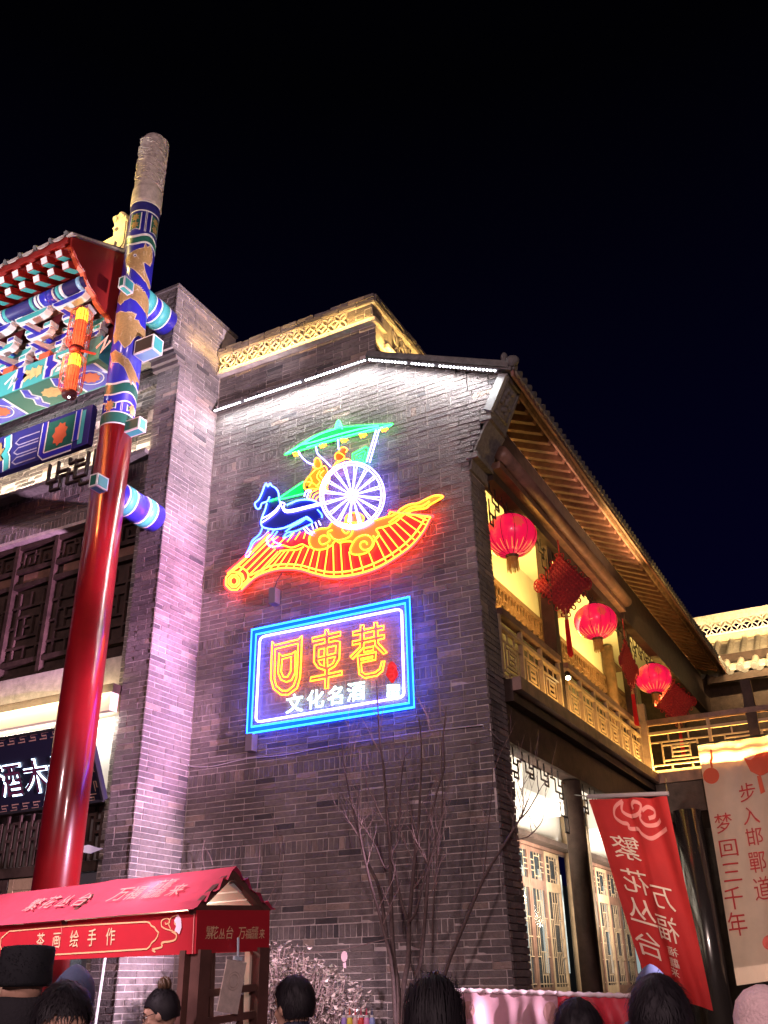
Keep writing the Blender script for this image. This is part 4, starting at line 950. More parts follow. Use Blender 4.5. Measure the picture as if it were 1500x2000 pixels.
for k in range(6):
    x = -7.36 - k * 0.62
    br_ = MB().box(x - 0.09, x + 0.09, 6.3, 6.48, 8.51, 8.64).build('bracket_set', PORANGE, gate)
    m1, m2 = (PBLUE, PTEAL) if k % 2 == 0 else (PTEAL, PBLUE)
    arm(br_, (x, 6.40, 8.62), 0.22, 0.09, m1); arm(br_, (x, 6.41, 8.80), 0.29, 0.10, m2)
    arm(br_, (x, 6.20, 8.78), 0.20, 0.09, m2); arm(br_, (x, 6.06, 8.95), 0.27, 0.10, m1)
    for q, (ya, zb2) in enumerate(((6.12, 8.66), (5.96, 8.82))):     # outward beaks
        w = 0.045
        b = MB(); b.prism([(x - w, 6.5, zb2 + .16), (x - w, ya, zb2 + .03), (x - w, ya - .05, zb2 - .03), (x - w, ya + .1, zb2 + .0), (x - w, 6.5, zb2 + .06)], (2 * w, 0, 0)); o = b.build('bracket_beak', PW, br_)
        b = MB(); b.prism([(x - w * .7, 6.45, zb2 + .045), (x - w * .7, ya + .12, zb2 - .005), (x - w * .7, ya - .02, zb2 - .022), (x + w * .7, ya - .02, zb2 - .022), (x + w * .7, ya + .12, zb2 - .005), (x + w * .7, 6.45, zb2 + .045)], (0, 0, -0.004)); b.build('beak_face', PBLUE, o)
    b = MB(); b.prism([(x - .31 - .17, 6.47, 8.72), (x - .31 + .17, 6.47, 8.72), (x - .31, 6.47, 8.52)], (0, 0.02, 0)); b.build('infill_board', PBLUE, br_)
    b = MB(); b.box(x - .31 - .16, x - .31 + .16, 6.46, 6.48, 8.76, 8.88); b.build('infill_board', PRED, br_)
    b = MB(); stroke(b, [(x - .31 - .09, 8.53), (x - .31 - .09, 8.58), (x - .31, 8.63), (x - .31 + .09, 8.58), (x - .31 + .09, 8.53)], .02, flatY(6.44)); b.build('painted_line', PORANGE, br_)
for z, y in ((8.99, 6.44), (9.10, 6.20)):
    MB().box(XB0, -7.06, y - 0.04, y + 0.04, z, z + 0.07).build('tie_strip', mat('paint_brown', (0.16, 0.10, 0.07), 0.5), gate)
pu = MB(); pu.tube([(XB0, 5.98, 9.13), (-7.05, 5.98, 9.13)], 0.085, 14); po = pu.build('eave_purlin', PDBLUE, gate, smooth=True)
pxr = -7.08
for (a, b, m) in ((-.02, .06, PLIGHT), (-.30, .05, PW), (-.36, .05, PTEAL), (-.44, .26, PW), (-.47, .20, PBLUE), (-.53, .12, PW), (-.55, .08, PBLUE), (-.72, .04, PW), (-.79, .05, PTEAL), (-1.25, .05, PTEAL), (-1.32, .06, PW), (-1.42, .05, PBLUE), (-1.6, .05, PTEAL)):
    q = MB(); q.tube([(pxr + a, 5.98, 9.13), (pxr + a - b, 5.98, 9.13)], 0.0875 + 0.0015 * (m is not PW) + .001 * (a < -.5), 14); q.build('painted_band', m, po, smooth=True)
# rafters
r1 = MB().box(-0.055, 0.055, -0.30, 0.5, -0.045, 0.045); o_ = r1.build('rafter', PRED, gate, origin=(0, 0, 0)); mr1 = o_.data; bpy.data.objects.remove(o_)
e1 = MB().box(-0.046, 0.046, -0.304, -0.300, -0.037, 0.037); o_ = e1.build('rafter_end', PW, gate, origin=(0, 0, 0)); me1 = o_.data; bpy.data.objects.remove(o_)
u1 = MB().box(-0.05, 0.05, -0.295, -0.12, -0.049, -0.045); o_ = u1.build('rafter_sole', PTEAL, gate, origin=(0, 0, 0)); mu1 = o_.data; bpy.data.objects.remove(o_)
tilt = 0.42
for k in range(14):
    x = -7.14 - k * 0.235
    for (yy, zz_, back) in ((5.98, 9.315, 1), (5.86, 9.40, 0)):
        r_ = inst(mr1, 'rafter', gate, (x, yy, zz_), (tilt, 0, 0))
        for mm_, nm in ((me1, 'rafter_end'), (mu1, 'rafter_sole')):
            o2 = bpy.data.objects.new(nm, mm_); COL.objects.link(o2); o2.parent = r_
MB().box(XB0, -7.05, 5.66, 5.71, 9.33, 9.42).build('eave_board', PRED, gate)
MB().box(XB0, -7.05, 5.60, 5.65, 9.43, 9.53).build('eave_board', PRED, gate)
ub2 = MB(); ub2.add([(XB0, 5.60, 9.50), (-7.04, 5.60, 9.50), (-7.04, 6.45, 9.93), (XB0, 6.45, 9.93)], [(3, 2, 1, 0)]); ub2.build('roof_boarding', PORANGE, gate)
# gable board with scalloped edge
gb = MB(); yz = [(5.62, 9.52), (6.47, 9.93), (6.47, 8.80), (6.40, 8.80), (6.33, 8.86), (6.25, 8.87), (6.14, 8.92), (6.10, 8.99), (6.0, 9.04), (5.93, 9.10), (5.88, 9.18), (5.80, 9.22), (5.72, 9.30), (5.64, 9.38)]
gb.prism([(-7.04, y, z) for y, z in yz], (0.035, 0, 0)); gb.build('gable_board', PRED, gate)
sc = MB()
for (a, b) in zip(yz[3:], yz[4:]): sc.bar((-7.055, a[0], a[1]), (-7.055, b[0], b[1]), 0.06, 0.012, up=(0, 1, 1))
sc.build('gable_edge', PORANGE, gate)
trm = MB(); trm.bar((-7.01, 5.58, 9.505), (-7.01, 6.5, 9.93), 0.10, 0.03); trm.build('verge_tile', PALESTONE, gate)
rt = MB(); rt.add([(XB0, 5.57, 9.515), (-7.0, 5.57, 9.515), (-7.0, 6.45, 9.95), (XB0, 6.45, 9.95)], [(0, 1, 2, 3)]); rt.build('roof', TILE, gate)
tb = MB(); tb.tube([(0, 0.0, 0.0), (0, 0.88, 0.435)], 0.032, 8); o_ = tb.build('cover_tile', TILE, gate, origin=(0, 0, 0)); mt_ = o_.data; bpy.data.objects.remove(o_)
dt_ = MB(); dt_.prism([(0.095 * cos(a), 0, -0.05 * sin(a)) for a in [pi * k / 7 for k in range(8)]], (0, 0.015, 0)); o_ = dt_.build('drip_tile', PALESTONE, gate, origin=(0, 0, 0)); mdt = o_.data; bpy.data.objects.remove(o_)
for k in range(14):
    inst(mt_, 'cover_tile', gate, (-7.05 - 0.25 * k, 5.555, 9.53)); inst(mdt, 'drip_tile', gate, (-7.175 - 0.25 * k, 5.56, 9.525))
# ridge end ornament, floodlit
og = MB(); pts = [PY(x, y, 6.42) for x, y in ((184, 480), (205, 470), (221, 461), (222, 452), (219, 446), (224, 442), (222, 433), (221, 425), (225, 421), (232, 419), (237, 414), (244, 415), (247, 420), (245, 426), (250, 430), (248, 455), (243, 478), (238, 497), (228, 492))]
og.prism(pts, (0, 0.14, 0)); oo = og.build('ridge_beast', mat('beast_stone', (0.62, 0.52, 0.36), 0.8, var=0.25, scale=14, bump=0.5), gate)
c_ = PY(240, 420, 6.41); MB().ball(c_, 0.045, 0.05, 0.04, 10, 6).ball(PY(226, 428, 6.41), 0.035, 0.04, 0.04).ball(PY(227, 447, 6.41), 0.03, 0.04, 0.03).build('beast_crest', MATS['beast_stone'], oo, smooth=True)
q = MB(); q.tube(smooth([PY(246, 432, 6.40), PY(243, 458, 6.40), PY(240, 475, 6.40), PY(230, 487, 6.40)]), 0.008, 5); q.build('beast_line', STONE, oo)
rg = MB().box(XB0, -7.15, 6.38, 6.56, 9.98, 10.14).build('ridge', PALETILE, gate)

# hanging double lantern with wire cage on a red arm
cyl = thing('cylinder_lantern', tuple(PY(150, 690, 6.12)), 'glowing orange double cylinder lantern in a wire cage beside the painted column', 'lantern')
LO = neon('lantern', (1.0, 0.13, 0.035), 1.5); LY = neon('lantern_bulb', (1.0, 0.55, 0.03), 3.2)
pT, pM, pB = PY(159, 604, 6.12), PY(149, 686, 6.12), PY(139, 768, 6.12); ax_x = pM.x
for (za, zb2) in ((pM.z + 0.02, pT.z), (pB.z, pM.z - 0.04)):
    h = zb2 - za; c = (ax_x, 6.12, 0)
    m = MB(); m.lathe([(0.062, za + 0.02), (0.07, za + h * .3), (0.07, za + h * .66)], c, 20); m.build('paper_tube', LO, cyl, smooth=True)
    m = MB(); m.lathe([(0.07, za + h * .661), (0.07, za + h * .9), (0.05, za + h * .97)], c, 20); m.build('bulb_glow', LY, cyl, smooth=True)
    for k in range(16):
        a = 2 * pi * k / 16; m = MB(); m.tube([(ax_x + 0.072 * cos(a), 6.12 + 0.072 * sin(a), za + .03), (ax_x + 0.073 * cos(a), 6.12 + 0.073 * sin(a), za + h * .92)], 0.0028, 4); m.build('rib', PRED, cyl)
    cg = MB()
    for k in range(22):
        a = 2 * pi * k / 22; pts = [(ax_x + r * cos(a), 6.12 + r * sin(a), z) for r, z in ((0.06, za), (0.125, za + h * .12), (0.135, za + h * .5), (0.125, za + h * .85), (0.06, zb2))]; cg.tube(pts, 0.0032, 4)
    for z in [za + h * q for q in (.15, .3, .5, .7, .85)]: cg.tube([(ax_x + 0.133 * cos(2 * pi * k / 20), 6.12 + 0.133 * sin(2 * pi * k / 20), z) for k in range(20)], 0.0028, 4, closed=True)
    cg.build('wire_cage', mat('red_wire', (0.6, 0.1, 0.06), 0.4), cyl)
    m = MB(); m.lathe([(0.075, za - 0.04), (0.085, za - 0.02), (0.085, za + 0.02)], c, 20); m.build('end_cap', mat('lantern_cap', (0.10, 0.01, 0.01), 0.5), cyl, smooth=True)
m = MB(); m.lathe([(0.012, pB.z - 0.047), (0.012, pB.z - 0.04)], (ax_x, 6.12, 0), 10); m.build('bulb', mat('led_white', (0, 0, 0)), cyl)
m = MB(); m.tube([(ax_x, 6.12, pT.z), (ax_x, 6.12, pT.z + 0.42)], 0.006, 5); m.build('cord', METAL, cyl)
m = MB(); m.tube([(ax_x + 0.08, 6.12, pM.z - 0.02), (CX - 0.25, 6.35, pM.z + 0.0)], 0.014, 6); m.build('arm', mat('red_arm', (0.6, 0.05, 0.03), 0.4, emit=(1, .06, .03), estr=0.4), cyl)
lamp('POINT', 'lantern_light', (ax_x, 5.92, pM.z - 0.2), None, 26, (1.0, 0.22, 0.06), shadow_soft_size=0.1)

# ------------------------------------------------------------------ neon sign: chariot on an unrolled scroll
NY = 7.895
def c6(x, y): return PY(420 + x / 3.125, 800 + y / 3.125, NY)
def sc6(Y): return lambda x, y: PY(420 + x / 3.125, 800 + y / 3.125, Y)
sign = thing('neon_chariot', tuple(c6(700, 600)), 'neon picture of a horse drawn chariot with green canopy above a red scroll', 'neon sign')
NYEL = neon('yellow', (1.0, 0.22, 0.014), 8); NORA = neon('orange', (1.0, 0.17, 0.008), 9); NRED = neon('red', (1.0, 0.005, 0.005), 34)
NGRN = neon('green', (0.012, 1.0, 0.06), 9); NCYG = neon('mint', (0.03, 1.0, 0.16), 9); NBLU = neon('blue', (0.02, 0.065, 1.0), 18)
NSKY = neon('sky', (0.045, 0.11, 1.0), 14); NWHT = neon('white', (0.17, 0.14, 0.85), 17); NCYN = neon('cyan', (0.004, 0.055, 1.0), 24); NWH2 = neon('warm_white', (0.50, 0.75, 0.66), 8)
RT = 0.0095
def tubes(parent, name, m, lines, fn=c6, r=RT, sm=True, k=4):
    for L in lines:
        closed = False
        if L[-1] == 'c': closed = True; L = L[:-1]
        P = smooth(L, k, closed) if sm and len(L) > 2 else [Vector(p) for p in L]
        mb = MB(); mb.tube([fn(p.x, p.y) for p in P], r, 6, closed); mb.build(name, m, parent, smooth=True)
def plate(parent, name, m, poly, Y=NY + 0.03, sm=True, fn=None):
    P = smooth(poly, 3, True) if sm else [Vector(p) for p in poly]
    f = (fn or sc6)(Y); mb = MB(); mb.prism([f(p.x, p.y) for p in P], (0, 0.006, 0)); return mb.build(name, m, parent)
ACR = lambda n, c, e: mat('acrylic_' + n, c, 0.35, emit=c, estr=e)
bot = [(160, 1098), (240, 1022), (330, 982), (420, 966), (520, 972), (600, 996), (700, 1018), (800, 1014), (900, 994), (1000, 958), (1100, 900), (1200, 826), (1275, 735), (1315, 655)]
inb = [(215, 1012), (330, 958), (420, 944), (520, 950), (600, 972), (700, 992), (800, 988), (890, 968), (990, 930), (1090, 872), (1180, 800), (1250, 714), (1285, 652)]
top = [(75, 1003), (130, 955), (190, 905), (330, 760), (445, 790), (545, 742), (620, 790), (760, 800), (900, 760), (1000, 690), (1065, 625)]
plate(sign, 'scroll_sheet', ACR('red', (0.75, 0.02, 0.03), 0.5), [(70, 1010)] + top[1:] + bot[::-1] + [(120, 1100)], sm=False)
off = lambda pts, d: [(x, y + d) for x, y in pts]
tubes(sign, 'red_tube', NRED, [off(bot, 12), [(72, 990), (130, 945), (185, 893), (325, 750)], [(60, 1040), (66, 1085), (110, 1112), (160, 1105)], [(1060, 618), (1130, 628), (1318, 646), (1326, 660)]])
tubes(sign, 'yellow_tube', NYEL, [bot, inb])
tubes(sign, 'yellow_tube', NYEL, [[(75, 1003), (190, 905), (330, 760)], [(130, 965), (340, 765)], [(165, 962), (348, 785)], [(190, 985), (362, 810)], [(1070, 625), (1315, 655)], [(1070, 625), (1060, 640)], [(1285, 652), (1315, 655)]], sm=False)
ribs = [((205, 1012), (368, 850)), ((240, 1020), (385, 865)), ((282, 995), (402, 866)), ((330, 980), (430, 858)), ((378, 970), (452, 858)), ((430, 966), (490, 852)), ((478, 968), (530, 842)), ((520, 972), (572, 845)), ((568, 985), (605, 852)), ((612, 998), (640, 855)), ((665, 1010), (690, 825)), ((725, 1018), (720, 812)), ((778, 1015), (765, 808)), ((840, 1006), (818, 868)), ((905, 990), (880, 892)), ((975, 966), (940, 875)), ((1045, 930), (985, 800)), ((1095, 902), (985, 738)), ((1140, 872), (1018, 718)), ((1185, 838), (1062, 704)), ((1222, 800), (1100, 688)), ((1258, 758), (1122, 655)), ((1290, 705), (1142, 628)), ((1303, 680), (1180, 625)),
        ((440, 808), (482, 752)), ((488, 795), (520, 745)), ((540, 788), (555, 742)), ((350, 800), (385, 775)), ((385, 825), (430, 780))]
tubes(sign, 'rib_tube', NYEL, [list(r) for r in ribs], sm=False, r=0.007)
octo = lambda cx, cy, rx, ry, n=8: [(cx + rx * cos(2 * pi * (k + .5) / n), cy + ry * sin(2 * pi * (k + .5) / n)) for k in range(n)]
for rx, ry in ((52, 58), (36, 40), (22, 25)): tubes(sign, 'yellow_tube', NYEL, [octo(115, 1046, rx, ry) + ['c']], sm=False)
tubes(sign, 'yellow_tube', NYEL, [[(150, 960), (180, 975), (200, 1000), (200, 1035), (170, 1065)], [(135, 990), (165, 1005), (175, 1040)], [(95, 995), (140, 960)], [(160, 1090), (215, 1030)], [(130, 1005), (170, 965)]])
# clouds
cloudb = [(590, 842), (573, 800), (590, 752), (640, 727), (690, 722), (712, 694), (752, 688), (792, 692), (800, 652), (838, 630), (880, 634), (908, 658), (905, 692), (985, 672), (1045, 655), (1095, 640), (1140, 603), (1185, 580), (1240, 570), (1292, 545), (1345, 524), (1392, 530), (1355, 556), (1310, 582), (1285, 602), (1220, 612), (1165, 632), (1105, 682), (1045, 712), (985, 730), (1000, 765), (975, 800), (962, 835), (930, 870), (880, 885), (835, 880), (825, 850), (840, 810), (800, 805), (760, 812), (735, 802), (710, 830), (670, 850), (625, 855)]
plate(sign, 'cloud_sheet', ACR('orange', (0.80, 0.20, 0.03), 0.8), cloudb, NY + 0.016)
tubes(sign, 'cloud_tube', NORA, [cloudb + ['c'],
    [(350, 842), (410, 828), (460, 842), (495, 835), (530, 822), (560, 835), (590, 842)], [(395, 862), (450, 858), (500, 855), (540, 838)],
    [(690, 780), (672, 768), (645, 775), (635, 800), (650, 822), (680, 815), (700, 795), (690, 770), (690, 745), (715, 735)],
    [(700, 760), (725, 790), (770, 795), (820, 775), (840, 740), (835, 710), (805, 695), (780, 710), (778, 738), (800, 755), (818, 742)],
    [(840, 815), (870, 780), (920, 765), (955, 785), (962, 820), (940, 850), (905, 855), (885, 832), (895, 808), (920, 806), (928, 824)],
    [(985, 735), (1000, 760), (980, 785), (965, 770)], [(800, 690), (860, 690), (905, 695)], [(1060, 690), (1130, 640), (1200, 596), (1260, 590), (1310, 560)]])
# horse
plate(sign, 'horse_sheet', ACR('blue', (0.01, 0.02, 0.16), 0.12), [(250, 598), (246, 572), (270, 545), (290, 500), (302, 470), (335, 455), (368, 478), (388, 508), (392, 560), (430, 612), (500, 560), (570, 550), (645, 580), (655, 650), (590, 690), (520, 705), (430, 735), (360, 740), (300, 722), (282, 690), (300, 620), (312, 582), (285, 575), (275, 602)], NY + 0.016, sm=False)
tubes(sign, 'horse_tube', NSKY, [
    [(250, 600), (244, 572), (268, 548), (288, 505), (300, 472), (312, 450), (322, 470), (336, 450), (346, 466), (368, 478), (386, 505), (391, 545), (400, 575)],
    [(250, 600), (262, 606), (276, 598), (286, 572), (318, 560), (332, 532)], [(316, 572), (306, 610), (288, 655), (280, 692), (292, 716), (325, 727), (362, 732)],
    [(438, 582), (500, 556), (560, 549), (612, 560), (650, 590)], [(362, 732), (420, 722), (490, 697), (540, 672), (560, 655), (590, 680)]])
tubes(sign, 'horse_tube', NBLU, [
    [(290, 716), (272, 760), (228, 800), (214, 835), (200, 865), (188, 893), (204, 896), (214, 870), (224, 832), (248, 802), (300, 772), (328, 735)],
    [(362, 732), (345, 760), (318, 792), (330, 828), (360, 836), (402, 826), (372, 812), (350, 792), (362, 768), (382, 742)],
    [(420, 722), (470, 700), (530, 668), (560, 656)], [(415, 782), (440, 752), (490, 742), (545, 718), (595, 690), (560, 668)], [(415, 782), (450, 770), (470, 752)],
    [(625, 610), (650, 640), (652, 660)], [(560, 660), (520, 690), (470, 715), (430, 745)]])
tubes(sign, 'harness_tube', NWHT, [[(286, 690), (340, 652), (382, 612), (400, 572)], [(286, 665), (335, 640), (372, 610), (390, 585)], [(400, 572), (414, 608), (432, 626), (480, 622), (560, 602), (652, 580)], [(398, 566), (424, 572), (420, 600), (440, 614), (485, 608), (560, 590), (655, 566)], [(540, 722), (560, 748), (592, 762)], [(552, 712), (575, 738), (604, 750)], [(590, 700), (600, 730)], [(612, 688), (622, 720)], [(632, 680), (645, 705)], [(545, 530), (552, 505), (572, 490)], [(562, 540), (568, 512), (588, 495)]], r=0.0075)
tubes(sign, 'rein_tube', NGRN, [[(392, 540), (540, 440)], [(400, 546), (545, 512)], [(330, 558), (392, 540)]], sm=False)
plate(sign, 'rein_sheet', ACR('green', (0.0, 0.40, 0.10), 0.45), [(400, 545), (540, 442), (540, 512)], sm=False)
# chariot wheel
whc = (838, 523)
def ell(cx, cy, rx, ry, n=40, rot=0.0): return [(cx + rx * cos(2 * pi * k / n + rot), cy + ry * sin(2 * pi * k / n + rot)) for k in range(n)]
tubes(sign, 'wheel_tube', NWHT, [ell(*whc, 196, 203) + ['c'], ell(*whc, 178, 186) + ['c'], ell(*whc, 10, 10, 12) + ['c']], sm=False, r=0.0095)
for k in range(16):
    a = 2 * pi * (k + 0.3) / 16
    for d in (-0.045, 0.045):
        tubes(sign, 'spoke_tube', NWHT, [[(whc[0] + 14 * cos(a), whc[1] + 14 * sin(a)), (whc[0] + 176 * cos(a + d), whc[1] + 183 * sin(a + d))]], sm=False, r=0.006)
# canopy
canopy = [(425, 275), (480, 240), (520, 212), (600, 165), (690, 127), (780, 108), (900, 97), (1085, 88), (1060, 106), (900, 142), (700, 195), (560, 237)]
plate(sign, 'canopy_sheet', ACR('leaf', (0.0, 0.55, 0.07), 0.7), canopy, sm=False)
tubes(sign, 'canopy_tube', NGRN, [canopy + ['c']], sm=False)
tubes(sign, 'canopy_tube', NCYG, [[(520, 215), (610, 195), (760, 150), (900, 115), (1000, 100)], [(735, 120), (737, 98), (754, 66), (771, 96), (776, 118)], [(745, 110), (748, 98), (754, 86), (761, 98), (764, 110)], [(560, 232), (700, 190), (900, 137), (1080, 92)], [(430, 272), (540, 205), (640, 150), (760, 110)]])
tubes(sign, 'post_tube', NWHT, [[(508, 250), (528, 288), (566, 322), (602, 338)], [(616, 226), (628, 272), (672, 312), (706, 348)], [(750, 185), (753, 240)], [(985, 120), (926, 318)], [(1003, 118), (944, 322)]], r=0.008)
for cx, cy in ((495, 272), (655, 220), (785, 188), (900, 158), (1030, 122)):
    tubes(sign, 'tassel_tube', NYEL, [[(cx - 20, cy - 10), (cx - 8, cy + 14), (cx, cy - 4), (cx + 8, cy + 12), (cx + 22, cy - 12)], [(cx - 14, cy - 14), (cx + 4, cy - 6), (cx + 26, cy - 2)]], r=0.006)
# riders and seat
tubes(sign, 'rider_tube', NYEL, [
    [(598, 352), (605, 330), (612, 300), (628, 295), (642, 312), (650, 335), (640, 356), (620, 360), (598, 352)], [(640, 356), (672, 345), (690, 385), (700, 420), (680, 470), (640, 470)], [(618, 362), (575, 405), (550, 440), (545, 480), (590, 500)], [(580, 410), (590, 440), (572, 470)], [(640, 372), (620, 410), (640, 440), (615, 470)], [(665, 370), (640, 400), (662, 430), (645, 462)], [(560, 440), (600, 450), (640, 480), (690, 485)], [(550, 490), (600, 482), (650, 492)], [(610, 560), (625, 535), (668, 512)], [(592, 555), (605, 520), (640, 502)], [(575, 545), (590, 505), (620, 492)],
    [(735, 305), (732, 280), (748, 262), (775, 272), (790, 290), (770, 310), (745, 312)], [(752, 262), (765, 235), (790, 230), (808, 245), (795, 262)], [(720, 380), (735, 340), (770, 312), (810, 300), (830, 315)], [(700, 390), (720, 350), (742, 318)], [(735, 372), (760, 340), (790, 320)]], r=0.0065)
plate(sign, 'rider_sheet', ACR('amber', (0.55, 0.30, 0.02), 0.5), [(600, 345), (612, 302), (640, 310), (650, 340), (690, 390), (690, 480), (600, 490), (548, 480), (560, 430)], NY + 0.02, sm=False)
plate(sign, 'rider_sheet', ACR('rust', (0.60, 0.14, 0.02), 0.5), [(735, 300), (735, 275), (765, 235), (800, 238), (795, 270), (785, 305), (750, 312)], NY + 0.02, sm=False)
tubes(sign, 'seat_tube', NGRN, [[(838, 272), (920, 228), (938, 238), (916, 322), (842, 315), 'c'], [(854, 282), (912, 252), (918, 258), (905, 308), (860, 302), 'c'], [(872, 290), (898, 276), (892, 300)]], sm=False)
# frame rails that hold the tubes off the wall
for (x, y) in ((200, 900), (480, 930), (760, 985), (1050, 900), (1250, 700), (830, 640), (600, 700), (350, 600), (700, 180), (1000, 100), (560, 470)):
    p = c6(x, y); MB().box(p.x - 0.012, p.x + 0.012, NY + 0.004, D - 0.006, p.z - 0.012, p.z + 0.012).build('standoff', METAL, sign)

# ------------------------------------------------------------------ neon name board
def c7(x, y): return PY(440 + x / 3.5714, 1130 + y / 3.5714, NY)
def sc7(Y): return lambda x, y: PY(440 + x / 3.5714, 1130 + y / 3.5714, Y)
nb = thing('neon_name_board', tuple(c7(740, 600)), 'blue framed neon board with three orange seal characters on the wall', 'neon sign')
b0, b1, b2, b3 = (185, 358), (1285, 128), (1318, 897), (150, 1083)
fo, fi_ = [b0, b1, b2, b3], [(215, 390), (1255, 172), (1282, 868), (182, 1035)]
tubes(nb, 'frame_tube', NCYN, [fo + ['c'], fi_ + ['c']], c7, 0.011, False)
mid = [tuple((a[i] + b[i]) / 2 for i in (0, 1)) for a, b in zip(fo, fi_)]
for a, b in zip(range(4), (1, 2, 3, 0)):
    f = sc7(NY + 0.035); mb = MB(); mb.prism([f(*fo[a]), f(*fo[b]), f(*fi_[b]), f(*fi_[a])], (0, 0.01, 0)); mb.build('frame_sheet', ACR('deep_blue', (0.0, 0.10, 0.55), 0.8), nb)
def rounded(c, r=35):
    out = []
    for i in range(4):
        p0, p, p1 = Vector(c[i - 1]), Vector(c[i]), Vector(c[(i + 1) % 4])
        a = p + (p0 - p).normalized() * r; b = p + (p1 - p).normalized() * r
        for t in (0, .33, .67, 1): out.append(tuple((1 - t) ** 2 * a + 2 * t * (1 - t) * p + t * t * b))
    return out
tubes(nb, 'white_tube', NWHT, [rounded([(242, 408), (1230, 210), (1247, 825), (212, 1003)]) + ['c']], c7, 0.012, False)
f = sc7(NY + 0.03); mb = MB(); mb.prism([f(*p) for p in fi_], (0, 0.005, 0)); mb.build('clear_panel', clear('clear_acrylic', (0.6, 0.6, 0.7), 0.10), nb)
CH = [
    [(328, 438), (346, 464), (512, 424), (534, 398), (530, 560), (522, 690), (500, 765), (440, 810), (388, 810), (336, 768), (318, 700), (322, 560), 'c'],
    [(347, 492), (508, 453), (503, 600), (496, 690), (476, 748), (434, 782), (395, 782), (356, 748), (343, 700), (345, 600), 'c'],
    [(376, 518), (396, 540), (466, 524), (490, 504), (486, 660), (462, 708), (426, 722), (388, 706), (368, 660), 'c'],
    [(396, 562), (460, 546), (456, 648), (432, 688), (406, 686), (390, 650), 'c'],
    # second character
    [(606, 414), (694, 394), (698, 358), (716, 356), (722, 388), (805, 370), (804, 398), (722, 418), (722, 446), (772, 434), (800, 440), (796, 560), (764, 612), (722, 638), (720, 664), (814, 644), (814, 670), (720, 690), (718, 766), (697, 768), (695, 698), (592, 716), (596, 690), (695, 670), (696, 640), (645, 622), (618, 582), (622, 466), (694, 450), (695, 422), (608, 440), 'c'],
    [(652, 496), (692, 486), (690, 540), (650, 550), 'c'], [(712, 482), (772, 468), (768, 520), (712, 534), 'c'], [(648, 572), (690, 562), (690, 612), (664, 600), 'c'], [(712, 558), (766, 546), (752, 590), (714, 612), 'c'],
    # third character
    [(890, 372), (942, 362), (944, 326), (966, 324), (968, 356), (1036, 342), (1038, 308), (1060, 306), (1062, 336), (1106, 328), (1104, 356), (1064, 364), (1064, 400), (1110, 392), (1108, 418), (1066, 428), (1068, 452), (1128, 516), (1104, 526), (1046, 468), (1044, 432), (968, 448), (964, 482), (888, 562), (870, 546), (940, 478), (942, 452), (886, 464), (888, 438), (942, 428), (942, 388), (890, 398), 'c'],
    [(968, 382), (1038, 366), (1038, 406), (968, 422), 'c'], [(968, 486), (1034, 472), (1032, 500), (966, 514), 'c'],
    [(922, 540), (1052, 512), (1048, 566), (948, 588), (952, 650), (976, 668), (1046, 654), (1078, 630), (1092, 578), (1112, 574), (1096, 646), (1058, 678), (974, 694), (934, 668), 'c'], [(946, 560), (1030, 542), (1028, 552), (946, 570), 'c']]
tubes(nb, 'character_tube', NORA, CH, c7, 0.0085, False)
ux7 = (c7(990, 860) - c7(430, 950)); ux7.z = 0; L7 = ux7.length; ux7.normalize()
for ch, (x, y) in zip('文化名酒', ((425, 945), (572, 915), (715, 890), (852, 862))):
    text(ch, nb, NWH2, c7(x, y - 8) + Vector((0, 0, 0.005)), ux7, (0, 0, 1), 0.205, 'lettering', sx=1.05, bold=0.012, off=0.01)
f = sc7(NY - 0.004); mb = MB()
mb.prism([f(1162 + (38 + 5 * sin(5 * a)) * cos(a), 652 + (70 + 6 * cos(4 * a)) * sin(a)) for a in [2 * pi * k / 24 for k in range(24)]], (0, 0.012, 0)); mb.build('red_seal', neon('seal_red', (0.75, 0.008, 0.01), 0.9), nb)
mb = MB(); fz = sc7(NY - 0.01)
for pts in ([(1140, 620), (1165, 600), (1190, 625), (1170, 650), (1150, 640)], [(1145, 670), (1175, 660), (1180, 690), (1155, 705)]): mb.tube([fz(*p) for p in pts], 0.004, 5)
mb.build('seal_stroke', neon('seal_line', (1, 0.02, 0.02), 2), nb)
for (x, y) in ((1128, 742), (1150, 742), (1172, 742), (1194, 742), (1128, 790), (1160, 785), (1190, 790)):
    mb = MB(); mb.prism([f(x, y), f(x + 17, y - 3), f(x + 17, y + 36), f(x, y + 38)], (0, 0.01, 0)); mb.build('white_seal', NWH2, nb)
for (x, y) in ((220, 420), (1240, 220), (1250, 820), (200, 1000), (700, 300), (720, 960)):
    p = c7(x, y); MB().box(p.x - 0.012, p.x + 0.012, NY + 0.036, D - 0.006, p.z - 0.012, p.z + 0.012).build('standoff', METAL, nb)
def jbox(px, py, label):
    p = PY(px, py, 7.95); t = thing('junction_box', tuple(p), label, 'junction box', None)
    MB().box(p.x - 0.035, p.x + 0.045, 7.88, 7.985, p.z - 0.10, p.z + 0.08).build('case', mat('box_grey', (0.10, 0.09, 0.10), 0.5), t)
    MB().box(p.x + 0.046, p.x + 0.05, 7.885, 7.98, p.z - 0.095, p.z + 0.075).build('lid', GREYMETAL, t)
    return p
p = jbox(537, 1165, 'grey power box with cord between the two neon signs')
m = MB(); m.tube(smooth([p + Vector((0.04, -0.06, 0.08)), p + Vector((0.06, -0.05, 0.16)), p + Vector((0.13, -0.04, 0.26)), p + Vector((0.16, 0.0, 0.30))]), 0.006, 5)
o_ = m.build('power_cord', METAL); o_['label'] = 'short black cord rising from the box up to the scroll sign'; o_['category'] = 'cord'
jbox(492, 1450, 'dark power box hanging under the left corner of the blue framed board')
